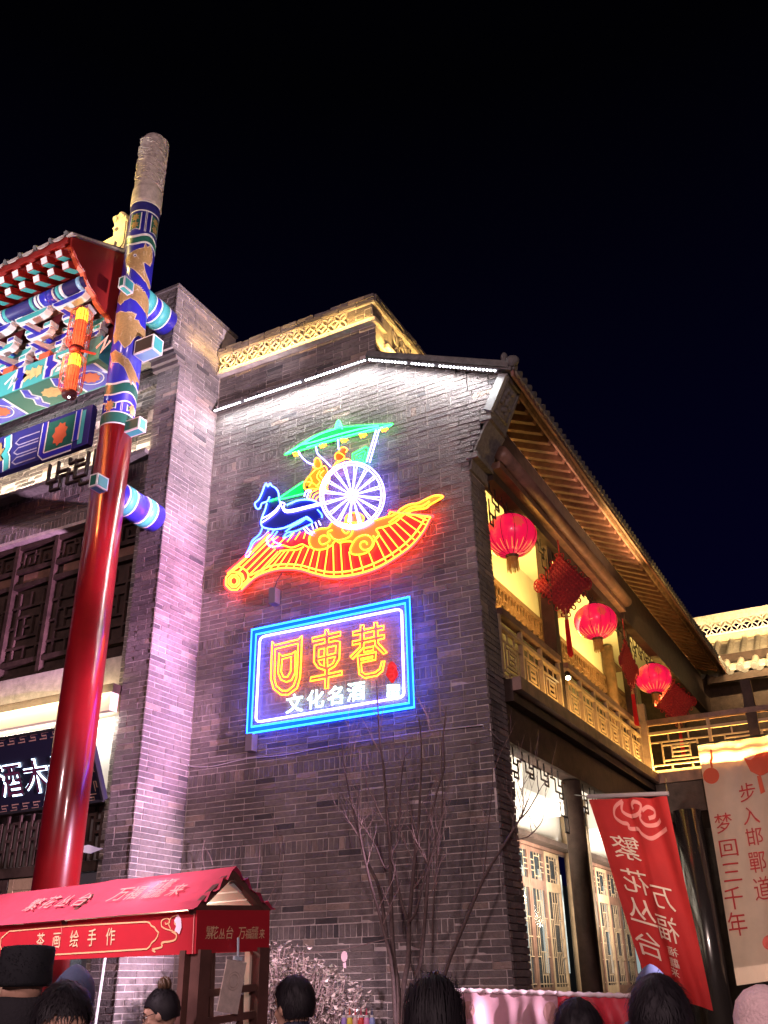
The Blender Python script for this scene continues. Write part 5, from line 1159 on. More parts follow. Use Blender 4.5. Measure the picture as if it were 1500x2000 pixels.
m = MB(); m.tube(smooth([PY(x, y, 7.975) for x, y in ((368, 1494), (380, 1498), (420, 1496), (480, 1482), (560, 1474), (640, 1458), (760, 1440), (860, 1425), (944, 1416))], 3), 0.005, 5)
o_ = m.build('wall_cable', mat('pale_cable', (0.5, 0.45, 0.45), 0.6)); o_['label'] = 'thin pale cable pinned across the brick wall below the blue sign'; o_['category'] = 'cable'
m = MB(); m.tube(smooth([PX(x, y, -3.10) for x, y in ((944, 1418), (960, 1430), (975, 1445), (984, 1449))], 2), 0.005, 5)
o_ = m.build('wall_cable', MATS['pale_cable']); o_['label'] = 'end of the pale cable turning the corner of the brick pier'; o_['category'] = 'cable'

# ------------------------------------------------------------------ round red lanterns and knots along the gallery
def lantern_red(loc, label, r=0.298, h=0.245):
    t = thing('red_lantern', loc, label, 'lantern', 'round red lanterns hung along the gallery')
    L = Vector(loc)
    prof3 = [(r * sqrt(max(0.04, 1 - (q / 10) ** 2 * 0.94)), h * q / 10) for q in range(-10, 11)]
    vs = []
    m = MB(); n = 48
    for rr, z in prof3:
        pass
    b = len(m.v)
    for rr, z in prof3:
        for k in range(n):
            a = 2 * pi * k / n; q = rr * (1 - 0.018 * (k % 4 == 0)); m.v.append(L + Vector((q * cos(a), q * sin(a), z)))
    for i in range(len(prof3) - 1):
        for k in range(n): m.f.append((i * n + k, i * n + (k + 1) % n, (i + 1) * n + (k + 1) % n, (i + 1) * n + k)); m.t.append(.5)
    m.build('shade', mat('lantern_red', (0.72, 0.012, 0.045), 0.35, emit=(1.0, 0.008, 0.085), estr=0.55, coat=0.3), t, smooth=True)
    for k in range(12):
        a = 2 * pi * (k + .0) / 12; mm = MB(); mm.tube([L + Vector(((rr + 0.001) * cos(a), (rr + 0.001) * sin(a), z)) for rr, z in prof3], 0.0034, 4); mm.build('rib', mat('lantern_rib', (0.25, 0.0, 0.01), 0.5), t)
    gl = mat('lantern_gold', (0.9, 0.55, 0.15), 0.4, emit=(1.0, 0.55, 0.1), estr=0.5)
    for k in range(24):
        a = 2 * pi * (k + .5) / 24; mm = MB(); ln = 4 + (k % 2)
        mm.tube([L + Vector(((rr + 0.003) * cos(a), (rr + 0.003) * sin(a), z)) for rr, z in prof3[1:1 + ln]], [0.002] + [0.0035] * (ln - 2) + [0.001], 4); mm.build('gold_ray', gl, t)
    def onsh(a, z): 
        rr = r * sqrt(max(0.04, 1 - (z / h) ** 2 * 0.94)) + 0.004; return L + Vector((rr * cos(a), rr * sin(a), z))
    a0 = math.atan2(-L.y, -L.x)
    for da in (0.35, -0.75, 1.45, 2.6, 3.6):
        mm = MB(); big_ = [(a0 + da + (.15 + .07 * (k % 2)) * cos(2 * pi * k / 16) * 1.2, h * .25 + (.05 + .028 * (k % 2)) * sin(2 * pi * k / 16) * 1.2) for k in range(16)]
        patch(mm, big_, onsh, 0.05); mm.build('gold_motif', mat('lantern_motif', (0.60, 0.06, 0.05), 0.4, emit=(1, .07, .06), estr=0.4), t)
    m = MB(); m.lathe([(0.07, h * .97), (0.075, h * .97 + .03), (0.06, h * .97 + .04)], L, 16); m.build('top_cap', mat('black_cap', (0.03, 0.01, 0.01), 0.4), t)
    m = MB(); m.lathe([(0.065, -h - .035), (0.075, -h), (0.07, -h + .02)], L, 16); m.build('bottom_cap', mat('bronze_cap', (0.12, 0.06, 0.02), 0.4), t)
    f_ = MB()
    for k in range(40):
        a = 2 * pi * k / 40; rr = 0.066; ln = 0.15 + random.uniform(-.015, .015); w = 0.0045
        p = L + Vector((rr * cos(a), rr * sin(a), -h - .03)); sdir = Vector((-sin(a), cos(a), 0)) * w; d = Vector((random.uniform(-.008, .008), random.uniform(-.008, .008), -ln))
        f_.add([p - sdir, p + sdir, p + sdir + d, p - sdir + d], [(0, 1, 2, 3)])
    f_.build('fringe', mat('fringe_gold', (0.62, 0.36, 0.12), 0.6, trans=0.4), t)
    m = MB(); m.tube([L + Vector((0, 0, h)), L + Vector((0, 0, h + 0.12)), Vector((L.x, L.y, 6.6))], 0.004, 5); m.build('cord', METAL, t)
    return t
lantern_red(tuple(PX(997, 1047, -3.20)), 'largest round red lantern hung next to the brick pier')
lantern_red(tuple(PX(1163, 1214, -3.16)), 'round red lantern between the two dark upper posts')
lantern_red(tuple(PX(1276, 1325, -3.16)), 'smallest round red lantern with yellow paper tag near the bridge railing')
def knot(loc, yaw, label, s=0.26):
    t = thing('chinese_knot', loc, label, 'knot ornament', 'red chinese knots hung on the gallery posts')
    L = Vector(loc); u = Vector((cos(yaw), sin(yaw), 0)); n_ = Vector((-sin(yaw), cos(yaw), 0)); Z = Vector((0, 0, 1))
    KR = mat('knot_red', (0.22, 0.003, 0.010), 0.6, var=0.3, scale=60)
    d1 = (u * 0.80 + Z).normalized(); d2 = (u * -0.80 + Z).normalized(); N = 11
    for di, (a, b) in enumerate(((d1, d2), (d2, d1))):
        for k in range(N):
            o = (k - (N - 1) / 2) * (s * 1.9 / N); m = MB(); pts = []
            for q in range(13):
                tt = (q / 12 - .5) * s * 1.95; pts.append(L + b * o + a * tt + n_ * 0.010 * sin(pi * (q + k + di)))
            m.tube(pts, 0.0165, 5); m.build('knot_cord', KR, t, smooth=True)
    m = MB(); m.prism([L + (d1 * i + d2 * j) * (s * .93) - n_ * 0.004 for i, j in ((1, 1), (1, -1), (-1, -1), (-1, 1))], n_ * 0.008); m.build('woven_core', KR, t)
    for a in (d1, d2):
        for sg in (-1, 1):
            b = d2 if a is d1 else d1
            for k in range(5):
                c = L + b * ((k - 2) * s * 0.42) + a * (sg * s * 1.02); m = MB(); m.tube([c + (a * sg * 0.5 + b * 0).normalized() * 0.028 * cos(2 * pi * q / 10) + b * 0.024 * sin(2 * pi * q / 10) for q in range(10)], 0.008, 5, closed=True); m.build('loop', KR, t, smooth=True)
    for sg in (-1, 1):
        for rr in (0.075, 0.10):
            c = L + u * (sg * s * 0.92 * 0.95); m = MB(); m.tube([c + u * (sg * rr * 0.7 * (1 + cos(a))) * 0.8 + Z * (rr * 0.85 * sin(a)) for a in [2 * pi * q / 14 for q in range(14)]], 0.009, 5, closed=True); m.build('side_loop', KR, t, smooth=True)
    zt = L.z + s * 1.15
    m = MB(); m.tube([(L.x, L.y, zt - .05), (L.x, L.y, min(zt + 0.45, 6.6))], 0.008, 5); m.build('cord', KR, t)
    m = MB(); m.tube([L - Z * s * 1.1, L - Z * (s * 1.1 + 0.16)], [0.012, 0.022], 8); m.build('tassel_head', PGOLD, t)
    tz = L - Z * (s * 1.1 + 0.16); m = MB()
    for k in range(30):
        a = 2 * pi * k / 30; rr = 0.006 + 0.018 * ((k * 7) % 5) / 5
        m.tube([tz + Vector((rr * cos(a), rr * sin(a), 0)), tz + Vector((rr * 1.5 * cos(a), rr * 1.5 * sin(a), -0.42 - random.uniform(0, .05)))], 0.004, 4)
    m.build('tassel', mat('tassel_red', (0.55, 0.008, 0.015), 0.6), t)
knot(tuple(PX(1099, 1142, -3.02)), radians(22), 'large red knot with long tassel on the nearest upper post', 0.27)
knot(tuple(PX(1228, 1300, -3.05)), radians(80), 'red knot seen edge on beside the second upper post', 0.25)
knot(tuple(PX(1319, 1372, -3.02)), radians(15), 'red knot hanging behind the bridge railing next to the smallest lantern', 0.27)

# ------------------------------------------------------------------ market stall with printed canopy
def Nz(v): return v.normalized()
F0 = PD(378, 1863, 5.5)
sv = Nz(ray(1610, 1815)); su = Nz(ray(-1746, 1955)); sw_ = Nz(sv.cross(-su)) if False else None
sw_ = Nz((-su).cross(sv)); sv = Nz(sw_.cross(-su))          # su: along the front to the left, sv: along the end to the back, sw_: up
if sw_.z < 0: sw_ = -sw_
def SP(a, b, c): return F0 + su * a + sv * b + sw_ * c
# extents measured by following the picture onto the stall's own planes
def on_plane(px, py, o, n):
    d = ray(px, py); return EYE + d * ((o - EYE).dot(n) / d.dot(n))
def front_uv(px, py): p = on_plane(px, py, F0, sv) - F0; return p.dot(su), p.dot(sw_)
def side_uv(px, py): p = on_plane(px, py, F0, su) - F0; return p.dot(sv), p.dot(sw_)
PH = front_uv(380, 1778)[1]; EW = side_uv(522, 1855)[0]; RH = side_uv(455, 1693)[1]; RB = side_uv(455, 1693)[0]
SLN = 2.7
stall = thing('market_stall', (F0.x + su.x * 1.0, F0.y + su.y, 0), 'wooden craft stall with red printed canopy and red name panel in front of the pillar', 'market stall')
CLRED = mat('canopy_red', (0.56, 0.06, 0.105), 0.75, var=0.12, scale=5, trans=0.2); PANRED = mat('panel_red', (0.40, 0.012, 0.022), 0.55, var=0.08, scale=5)
STW = mat('stall_wood', (0.10, 0.045, 0.035), 0.5, var=0.3, scale=8); TXT = mat('cream_print', (0.75, 0.48, 0.28), 0.7); TXP = mat('pink_print', (0.78, 0.30, 0.26), 0.7)
def slab(a0, a1, b0, b1, c0, c1):
    m = MB(); m.add([SP(a0, b0, c0), SP(a1, b0, c0), SP(a1, b1, c0), SP(a0, b1, c0), SP(a0, b0, c1), SP(a1, b0, c1), SP(a1, b1, c1), SP(a0, b1, c1)],
        [(0, 3, 2, 1), (4, 5, 6, 7), (0, 1, 5, 4), (1, 2, 6, 5), (2, 3, 7, 6), (3, 0, 4, 7)]); return m
fp = slab(0, SLN, 0, 0.015, 0, PH).build('name_panel', PANRED, stall)
ep = slab(-0.002, -0.017, 0.001, EW, 0, PH).build('end_panel', PANRED, stall)
slab(0.0, SLN, EW - 0.015, EW, 0, PH).build('name_panel', PANRED, stall)
# canopy roof: two sheets with wrinkles
def sheet(ra, rb, name):
    (b0, c0), (b1, c1) = ra, rb; m = MB(); na, nb_ = 40, 10
    for i in range(na + 1):
        for j in range(nb_ + 1):
            a = -0.03 + (SLN + 0.06) * i / na; t = j / nb_
            e = max(0, 1 - a / 0.35); w = 0.009 * sin(i * 1.7 + j * 2.1) * sin(pi * t) + 0.018 * e * sin(t * 38) * (0.3 + sin(pi * t)) + 0.01 * max(0, 1 - abs(a - 1.2) / .2) * sin(t * 20) + 0.02 * sin(pi * t) * (-1)
            m.v.append(SP(a, b0 + (b1 - b0) * t, c0 + (c1 - c0) * t + w))
    for i in range(na):
        for j in range(nb_): o = i * (nb_ + 1) + j; m.f.append((o, o + nb_ + 1, o + nb_ + 2, o + 1)); m.t.append(.5)
    return m.build(name, CLRED, stall, smooth=True)
ff1 = sheet((-0.045, PH + 0.005), (RB, RH), 'canopy'); sheet((EW + 0.045, PH + 0.005), (RB, RH), 'canopy')
for a in (0.02, SLN * 0.5, SLN - 0.02):
    m = MB(); m.bar(SP(a, -0.01, PH - 0.01), SP(a, RB, RH - 0.04), 0.05, 0.04); m.bar(SP(a, EW + 0.01, PH - 0.01), SP(a, RB, RH - 0.04), 0.05, 0.04); m.bar(SP(a, 0, PH + 0.012), SP(a, EW, PH + 0.012), 0.04, 0.035); m.build('gable_frame', STW, stall)
m = MB(); m.bar(SP(0, RB, RH - 0.06), SP(SLN, RB, RH - 0.06), 0.04, 0.04); m.build('ridge_pole', STW, stall)
# pale slats seen under the far roof slope
PS = mat('pale_slat', (0.70, 0.60, 0.48), 0.6)
for k in range(5):
    t0 = 0.08 + k * 0.185; t1 = t0 + 0.15
    p0 = (EW + (RB - EW) * t0, PH + (RH - PH) * t0 - 0.03); p1 = (EW + (RB - EW) * t1, PH + (RH - PH) * t1 - 0.03)
    m = MB(); m.add([SP(0.06, *p0), SP(SLN, *p0), SP(SLN, *p1), SP(0.06, *p1)], [(0, 1, 2, 3)]); m.prism([SP(0.06, *p0), SP(SLN, *p0), SP(SLN, *p1), SP(0.06, *p1)], -sw_ * 0.012); m.build('slat', PS, stall)
m = MB(); m.bar(SP(0.05, EW - 0.02, PH + 0.03), SP(0.05, RB + .03, RH - 0.09), 0.03, 0.02); m.build('grey_edge', mat('grey_paint', (0.45, 0.5, 0.5), 0.5), stall)
# lettering and borders printed on the panels
ffr = lambda u, v: SP(u, -0.004, v)
def fpx(pts): return [front_uv(x, y) for x, y in pts]
c4 = lambda x, y: (x / 2.6786, 1650 + y / 2.6786)
m = MB(); P_ = [c4(*p) for p in ((50, 452), (400, 422), (770, 403), (785, 408), (795, 424), (812, 432), (818, 445), (832, 458), (826, 480), (814, 498), (796, 512), (786, 532), (770, 545), (500, 562), (230, 578), (60, 590), (40, 580), (15, 560), (4, 530), (8, 490), (30, 470))]
stroke(m, fpx(P_), 0.009, ffr, True); m.build('border_line', mat('gold_print', (0.72, 0.42, 0.20), 0.6), fp)
m = MB(); stroke(m, fpx([c4(*p) for p in ((322, 400), (324, 440), (326, 470))]), 0.004, ffr); stroke(m, [(0.006, 0.0), (0.006, PH)], 0.006, ffr); m.build('seam', TXP, fp)
for ch, (x, y) in zip('茶画绘手作', ((190, 543), (276, 538), (366, 533), (458, 527), (554, 522))):
    u, v = front_uv(*c4(x, y)); text(ch, fp, TXT, SP(u, -0.003, v + 0.004), -su, sw_, 0.112, 'lettering', bold=0.004, off=0.002, sx=0.92)
m = MB(); cl_ = [(905, 455), (925, 470), (920, 495), (890, 506), (850, 512), (848, 535), (800, 548), (815, 560)]
stroke(m, fpx(smooth([c4(*p) for p in cl_], 4)), 0.011, ffr)
for sp_ in ([(905, 450), (870, 440), (848, 425), (850, 395), (880, 385), (890, 405), (870, 415), (868, 405)], [(895, 440), (885, 410), (900, 380), (930, 370), (945, 395), (930, 420), (915, 410), (925, 395)], [(900, 455), (930, 450), (950, 420)]):
    stroke(m, fpx(smooth([c4(*p) for p in sp_], 4)), 0.008, ffr)
m.build('cloud_print', mat('gold_print', (0, 0, 0)), fp)
m = MB(); stroke(m, fpx([c4(925, 380), c4(938, 400), c4(940, 430), c4(930, 458)]), 0.05, lambda u, v: SP(u, -0.007, v)); m.build('pale_cloud', mat('pale_print', (0.80, 0.62, 0.70), 0.6), fp)
for w_, us in (('繁花丛台', (1060, 1085, 1130, 1168)), ('万福龘来', (1230, 1268, 1298, 1340))):
    for ch, x in zip(w_, us):
        u, v = side_uv(*c4(x, 488)); text(ch, ep, TXT, SP(-0.021, u, v), sv, sw_, 0.078 if ch not in '丛福来' else 0.062, 'lettering', bold=(0.003 if ch not in '龘繁' else -0.003), off=0.002, sx=0.86, shear=0.12)
# canopy lettering lies on the front slope
rs = Nz(SP(0, RB, RH) - SP(0, -0.045, PH)); rn = Nz((-su).cross(rs))
def roof_pt(px, py): return on_plane(px, py, SP(0, -0.045, PH - 0.008), rn)
for ch, (x, y), sz in zip('繁花丛台万福龘来', ((118, 350), (200, 338), (288, 328), (372, 325), (560, 300), (640, 292), (735, 285), (862, 275)), (.15, .15, .13, .15, .16, .15, .21, .13)):
    text(ch, ff1, TXP, roof_pt(*c4(x, y)), -su, rs, sz, 'lettering', bold=(0.006 if ch != '龘' else -0.004), off=0.014, shear=0.18, sx=1.1)
# posts, window frame at the end, back
for (a, b) in ((0.0, 0.06), (0.0, EW - 0.06), (SLN - 0.07, 0.02), (SLN - 0.07, EW - 0.06)):
    p = SP(a, b, 0); q = Vector((p.x, p.y, 0)); m = MB(); m.bar(q, SP(a + 0.0, b, 0.02), 0.085, 0.085, up=sv); m.build('post', STW, stall)
m = MB(); m.bar(SP(0.09, 0.02, 0) - Vector((0, 0, 1.8)), SP(0.09, 0.02, 0.02), 0.05, 0.06, up=sv); m.build('post', STW, stall)
for c in (side_uv(450, 1937)[1], side_uv(450, 1991)[1]):
    m = MB(); m.bar(SP(0.0, 0.06, c), SP(0.0, EW - 0.06, c + 0.015), 0.04, 0.04, up=sw_); m.build('mullion', STW, stall)
m = MB(); um = side_uv(414, 1900)[0]; m.bar(SP(0.0, um, 0), SP(0.0, um, -1.2), 0.022, 0.03, up=sv); m.build('mullion', STW, stall)
m = MB(); um = side_uv(469, 1965)[0]; cm_ = side_uv(450, 1937)[1]; m.bar(SP(0.0, um, cm_ - .02), SP(0.0, um, -1.2), 0.03, 0.03, up=sv); m.build('mullion', STW, stall)
m = MB(); m.bar(SP(0.05, EW - 0.11, 0), SP(0.05, EW - 0.11, -1.3), 0.045, 0.03, up=sv); m.build('pale_strip', PS, stall)
slab(0.0, SLN, -0.25, EW, -1.02, -0.98).build('counter', STW, stall)
slab(0.0, SLN, -0.22, -0.20, -1.88, -1.02).build('counter_front', PANRED, stall)
lamp('POINT', 'stall_bulb', SP(0.7, RB, RH - 0.16), None, 20, (1.0, 0.90, 0.78), shadow_soft_size=0.05)
# clipboard hanging in the end window
cb = thing('hanging_clipboard', tuple(SP(-0.04, 0.44, -0.3)), 'pale drawing board clipped up in the end window of the red stall', 'clipboard')
pts = [on_plane(x, y, SP(-0.05, 0, 0), su) for x, y in ((444, 1874), (482, 1880), (464, 1981), (424, 1975))]
m = MB(); m.prism(pts, su * 0.008); m.build('board', mat('craft_paper', (0.62, 0.50, 0.44), 0.8, var=0.15, scale=30), cb)
ctr = sum(pts, Vector()) / 4; du = (pts[1] - pts[0]).normalized(); dv = (pts[0] - pts[3]).normalized()
m = MB()
for r in (0.035, 0.05): m.tube([ctr + dv * 0.03 - su * 0.003 + du * r * cos(2 * pi * q / 20) + dv * r * sin(2 * pi * q / 20) for q in range(20)], 0.0015, 4, closed=True)
m.build('drawn_circle', mat('pencil', (0.45, 0.34, 0.30), 0.8), cb)
top_ = (pts[0] + pts[1]) / 2; m = MB(); m.bar(top_ + dv * 0.015 - du * 0.03, top_ + dv * 0.015 + du * 0.03, 0.02, 0.02); m.bar(top_ + dv * 0.02, top_ + Vector((0, 0, 0.13)), 0.012, 0.008); m.build('clip', mat('clip_blue', (0.55, 0.65, 0.75), 0.3), cb)
# white steel pole behind the stall
m = MB(); m.tube([PY(213, 1640, 6.9) * 1 - Vector((0, 0, PY(213, 1640, 6.9).z)), PY(209, 1868, 6.9) + Vector((0, 0, 0.35))], 0.012, 8); o_ = m.build('white_pole', mat('white_steel', (0.7, 0.72, 0.72), 0.3)); o_['label'] = 'thin white steel pole between the stall and the brick pillar'; o_['category'] = 'pole'
# paint bottles in a row
BC = [((0.42, 0.28, 0.75), (0.06, 0.06, 0.12), 'purple'), ((0.85, 0.75, 0.08), (0.65, 0.08, 0.03), 'yellow'), ((0.78, 0.45, 0.45), (0.55, 0.03, 0.05), 'salmon'), ((0.75, 0.07, 0.06), (0.42, 0.03, 0.08), 'scarlet'), ((0.82, 0.30, 0.55), (0.60, 0.03, 0.10), 'pink'), ((0.30, 0.38, 0.75), (0.04, 0.05, 0.14), 'blue')]
for k, (bc, cc, nm) in enumerate(BC):
    p = PD(672 + k * 11, 2004, 4.6); t = thing('paint_bottle', (p.x, p.y, p.z - 0.10), nm + ' paint bottle with pointed cap in the row below the shrub', 'bottle', 'paint bottles in a row')
    m = MB(); m.lathe([(0.014, -.10), (0.0145, 0.02), (0.012, 0.032), (0.008, 0.04)], p, 14); m.build('body', mat('bottle_' + nm, bc, 0.4), t, smooth=True)
    m = MB(); m.lathe([(0.0095, .036), (0.0095, .048)], p, 12); m.build('collar', mat('bottle_white', (0.75, 0.72, 0.72), 0.5), t)
    m = MB(); m.lathe([(0.006, .048), (0.0045, .06), (0.0018, .078)], p, 10); m.build('cap', mat('cap_' + nm, cc, 0.4), t)
tb_ = thing('paint_table', (PD(700, 2004, 4.6).x, PD(700, 2004, 4.6).y, 0), 'small display table under the row of paint bottles', 'table')
p = PD(700, 2004, 4.6); MB().box(p.x - 0.3, p.x + 0.25, p.y - 0.15, p.y + 0.25, p.z - 0.13, p.z - 0.101).build('table_top', STW, tb_)
for sx_ in (-0.27, 0.22):
    for sy_ in (-0.12, 0.22): MB().box(p.x + sx_ - .02, p.x + sx_ + .02, p.y + sy_ - .02, p.y + sy_ + .02, 0, p.z - 0.131).build('leg', STW, tb_)

# ------------------------------------------------------------------ hanging banners and fence cloth
def cloth(corner, nu, nv, wav):
    """corner: TL, TR, BR, BL; wav(u, v) -> offset along the normal"""
    TL, TR, BR, BL = [Vector(c) for c in corner]; n_ = (TR - TL).cross(BL - TL).normalized()
    if n_.dot(EYE - TL) < 0: n_ = -n_
    def fn(u, v, off=0.0): return TL.lerp(TR, u).lerp(BL.lerp(BR, u), v) + n_ * (wav(u, v) + off)
    m = MB()
    for j in range(nv + 1):
        for i in range(nu + 1): m.v.append(fn(i / nu, j / nv))
    for j in range(nv):
        for i in range(nu): o = j * (nu + 1) + i; m.f.append((o, o + 1, o + nu + 2, o + nu + 1)); m.t.append(.5)
    return m, fn
def glyph(ch, parent, m, fn, u, v, du, dv, mirror=False, rot=0.0, shear=0.0, bold=0.0, name='lettering', off=0.012, fat=0.045):
    cu = bpy.data.curves.new('t', 'FONT'); cu.body = ch; cu.size = 1.0; cu.fill_mode = 'FRONT'; cu.offset = bold; cu.resolution_u = 3
    ob = bpy.data.objects.new('t', cu); COL.objects.link(ob); dg = bpy.context.evaluated_depsgraph_get(); me = bpy.data.meshes.new_from_object(ob.evaluated_get(dg)); bpy.data.objects.remove(ob)
    bm = bmesh.new(); bm.from_mesh(me); bmesh.ops.triangulate(bm, faces=bm.faces[:])
    for _ in range(3):      # finer faces so the strokes follow the folds of the cloth
        lg = [e for e in bm.edges if e.calc_length() > 0.11]
        if lg: bmesh.ops.subdivide_edges(bm, edges=lg, cuts=1); bmesh.ops.triangulate(bm, faces=bm.faces[:])
    bm.to_mesh(me); bm.free()
    xs = [q.co.x for q in me.vertices]; ys = [q.co.y for q in me.vertices]; x0, x1, y0, y1 = min(xs), max(xs), min(ys), max(ys); mb = MB(); vs = []
    for q in me.vertices:
        a = (q.co.x - x0) / (x1 - x0) - .5; b = .5 - (q.co.y - y0) / (y1 - y0)
        if mirror: a = -a
        a += shear * b; a, b = a * cos(rot) - b * sin(rot), a * sin(rot) + b * cos(rot)
        vs.append((u + a * du, v + b * dv))
    for k, (ox, oy) in enumerate(((0, 0),) if not fat else ((-fat, -fat), (fat, -fat), (fat, fat), (-fat, fat))): mb.add([fn(a + ox * du, b + oy * dv, off + k * 0.0008) for a, b in vs], [tuple(q.vertices) for q in me.polygons]); bpy.data.meshes.remove(me); return mb.build(name, m, parent)
BRED = mat('banner_red', (0.58, 0.026, 0.024), 0.75, var=0.1, scale=3, trans=0.3); BCRM = mat('banner_cream', (0.74, 0.56, 0.44), 0.85, var=0.08, scale=3, trans=0.5)
BTX = mat('banner_letter', (0.85, 0.66, 0.50), 0.8); CTX = mat('banner_ink', (0.36, 0.018, 0.02), 0.8)
YB1 = 9.3
bn1 = thing('red_banner', tuple(PY(1228, 1552, YB1)), 'red hanging banner with mirrored cream calligraphy seen from its back', 'banner')
c1_ = [PY(1150, 1562, YB1), PY(1304, 1556, YB1), PY(1392, 1975, YB1), PY(1268, 1930, YB1)]
m, fn1 = cloth(c1_, 24, 40, lambda u, v: 0.032 * sin(u * 9 + v * 2) * (0.3 + v) + 0.012 * sin(u * 23 - v * 7) + 0.04 * (u > .5) * sin(u * 14) * (1 - v * .4))
b1_ = m.build('cloth', BRED, bn1, smooth=True)
m = MB(); m.tube([PY(1148, 1556, YB1), PY(1306, 1550, YB1)], 0.022, 8); m.build('rod', mat('grey_rod', (0.35, 0.3, 0.3), 0.5), bn1)
m = MB(); m.tube([PY(1150, 1556, YB1), PX(1122, 1552, -3.12)], 0.006, 5); m.tube([PY(1303, 1550, YB1), PY(1300, 1520, YB1 + 2)], 0.006, 5); m.build('tie_wire', METAL, bn1)
def b1uv(px, py):      # picture point to banner coordinates
    best = None
    p = PY(px, py, YB1); TL, TR, BR, BL = c1_; v = 0.5
    for _ in range(30):
        a = TL.lerp(BL, v); b = TR.lerp(BR, v); u = (p - a).dot(b - a) / (b - a).length_squared; q = a.lerp(b, u); v += (q.z - p.z) / (TL.z - BL.z)
    return u, v
k5 = lambda x, y: (1130 + x / 3.508, 1430 + y / 3.508)
for ch, (x, y), sz in zip('繁花丛台', ((338, 800), (400, 1030), (440, 1235), (488, 1465)), (0.36, 0.34, 0.36, 0.34)):
    u, v = b1uv(*k5(x, y)); glyph(ch, b1_, BTX, fn1, u, v, sz, 0.125, True, 0.12, 0.1)
for ch, (x, y), sz, hh in zip('万福', ((590, 1145), (622, 1355)), (0.30, 0.30), (0.11, 0.125)):
    u, v = b1uv(*k5(x, y)); glyph(ch, b1_, BTX, fn1, u, v, sz, hh, True, 0.12, 0.1)
for ch, (x, y) in zip('福龘来', ((655, 1505), (665, 1580), (668, 1645))):
    u, v = b1uv(*k5(x, y)); glyph(ch, b1_, BTX, fn1, u, v, 0.15, 0.042, True, 0.1, 0.1, fat=0.01)
m = MB(); FP = lambda u, v: fn1(u, v, 0.006)
for L_ in ([(300, 470), (250, 520), (250, 580), (300, 620), (340, 630), (350, 660), (410, 665), (440, 700), (500, 730), (560, 690), (610, 665)], [(300, 470), (300, 540), (360, 575), (420, 560), (430, 500), (390, 480), (370, 500), (380, 530)], [(430, 560), (430, 600), (470, 640), (530, 630), (560, 600)], [(440, 540), (470, 510), (510, 530), (515, 570), (480, 590)]):
    stroke(m, [b1uv(*k5(*q)) for q in smooth(L_, 5)], 0.022, FP)
m.build('cloud_print', mat('cloud_pink', (0.80, 0.28, 0.24), 0.8), b1_)
YB2 = 14.0 - 0.03
bn2 = thing('cream_banner', tuple(PY(1430, 1445, YB2)), 'long cream banner with dark red calligraphy hung over the bridge railing', 'banner')
c2_ = [PY(1363, 1458, YB2), PY(1560, 1428, YB2), PY(1640, 1895, YB2), PY(1441, 1925, YB2)]
m, fn2 = cloth(c2_, 30, 50, lambda u, v: 0.05 * sin(u * 12 + 1.5 * v) * (0.15 + v) + 0.015 * sin(u * 27 + v * 9) + 0.02 * sin(u * 31) * max(0, v - .8) * 3)
b2_ = m.build('cloth', BCRM, bn2, smooth=True)
m = MB(); m.tube([PY(1361, 1455, YB2), PY(1562, 1425, YB2)], 0.015, 8); m.build('rod', METAL, bn2)
def b2uv(px, py):
    p = PY(px, py, YB2); TL, TR, BR, BL = c2_; v = 0.5
    for _ in range(30):
        a = TL.lerp(BL, v); b = TR.lerp(BR, v); u = (p - a).dot(b - a) / (b - a).length_squared; q = a.lerp(b, u); v += (q.z - p.z) / (TL.z - BL.z)
    return u, v
for ch, (x, y), hh in zip('步入邯鄲道', ((1162, 415), (1185, 575), (1210, 720), (1232, 895), (1265, 1075)), (.08, .075, .075, .085, .095)):
    u, v = b2uv(*k5(x, y)); glyph(ch, b2_, CTX, fn2, u, v, 0.165, hh)
for ch, (x, y), hh in zip('梦回三千年', ((1002, 630), (1035, 800), (1058, 965), (1072, 1145), (1098, 1320)), (.085, .07, .075, .09, .095)):
    u, v = b2uv(*k5(x, y)); glyph(ch, b2_, CTX, fn2, u, v, 0.175, hh)
LRED = mat('lantern_print', (0.60, 0.10, 0.05), 0.8, trans=0.3)
G2 = lambda u, v: fn2(u, v, 0.005)
m = MB(); patch(m, [b2uv(*k5(x, y)) for x, y in ((1130, 175), (1290, 130), (1420, 170), (1400, 260), (1240, 300), (1180, 270))], G2, 0.06); patch(m, [b2uv(*k5(x, y)) for x, y in ((1222, 300), (1250, 300), (1280, 410), (1248, 425))], G2, 0.05); m.build('lantern_print', LRED, b2_)
m = MB(); patch(m, [b2uv(*k5(910 + 55 * cos(a), 300 + 55 * sin(a))) for a in [2 * pi * q / 20 for q in range(20)]], G2, 0.05); stroke(m, [b2uv(*k5(*q)) for q in ((908, 120), (914, 180), (906, 200), (916, 245))], 0.02, G2); m.build('lantern_print', LRED, b2_)
m = MB(); patch(m, [b2uv(*k5(1300 + 45 * cos(a), 1440 + 50 * sin(a))) for a in [2 * pi * q / 18 for q in range(18)]], G2, 0.05); m.build('seal_print', mat('seal_print', (0.55, 0.10, 0.08), 0.8), b2_)
hm = MB()
for k in range(24):
    u0, u1 = k / 24, (k + 1) / 24; hm.add([fn2(u0, .935, .006), fn2(u1, .935, .006), fn2(u1, 1.0, .006), fn2(u0, 1.0, .006)], [(0, 1, 2, 3)])
hm.build('hem', mat('hem_cream', (0.78, 0.60, 0.46), 0.85), b2_)
YC_ = 7.1
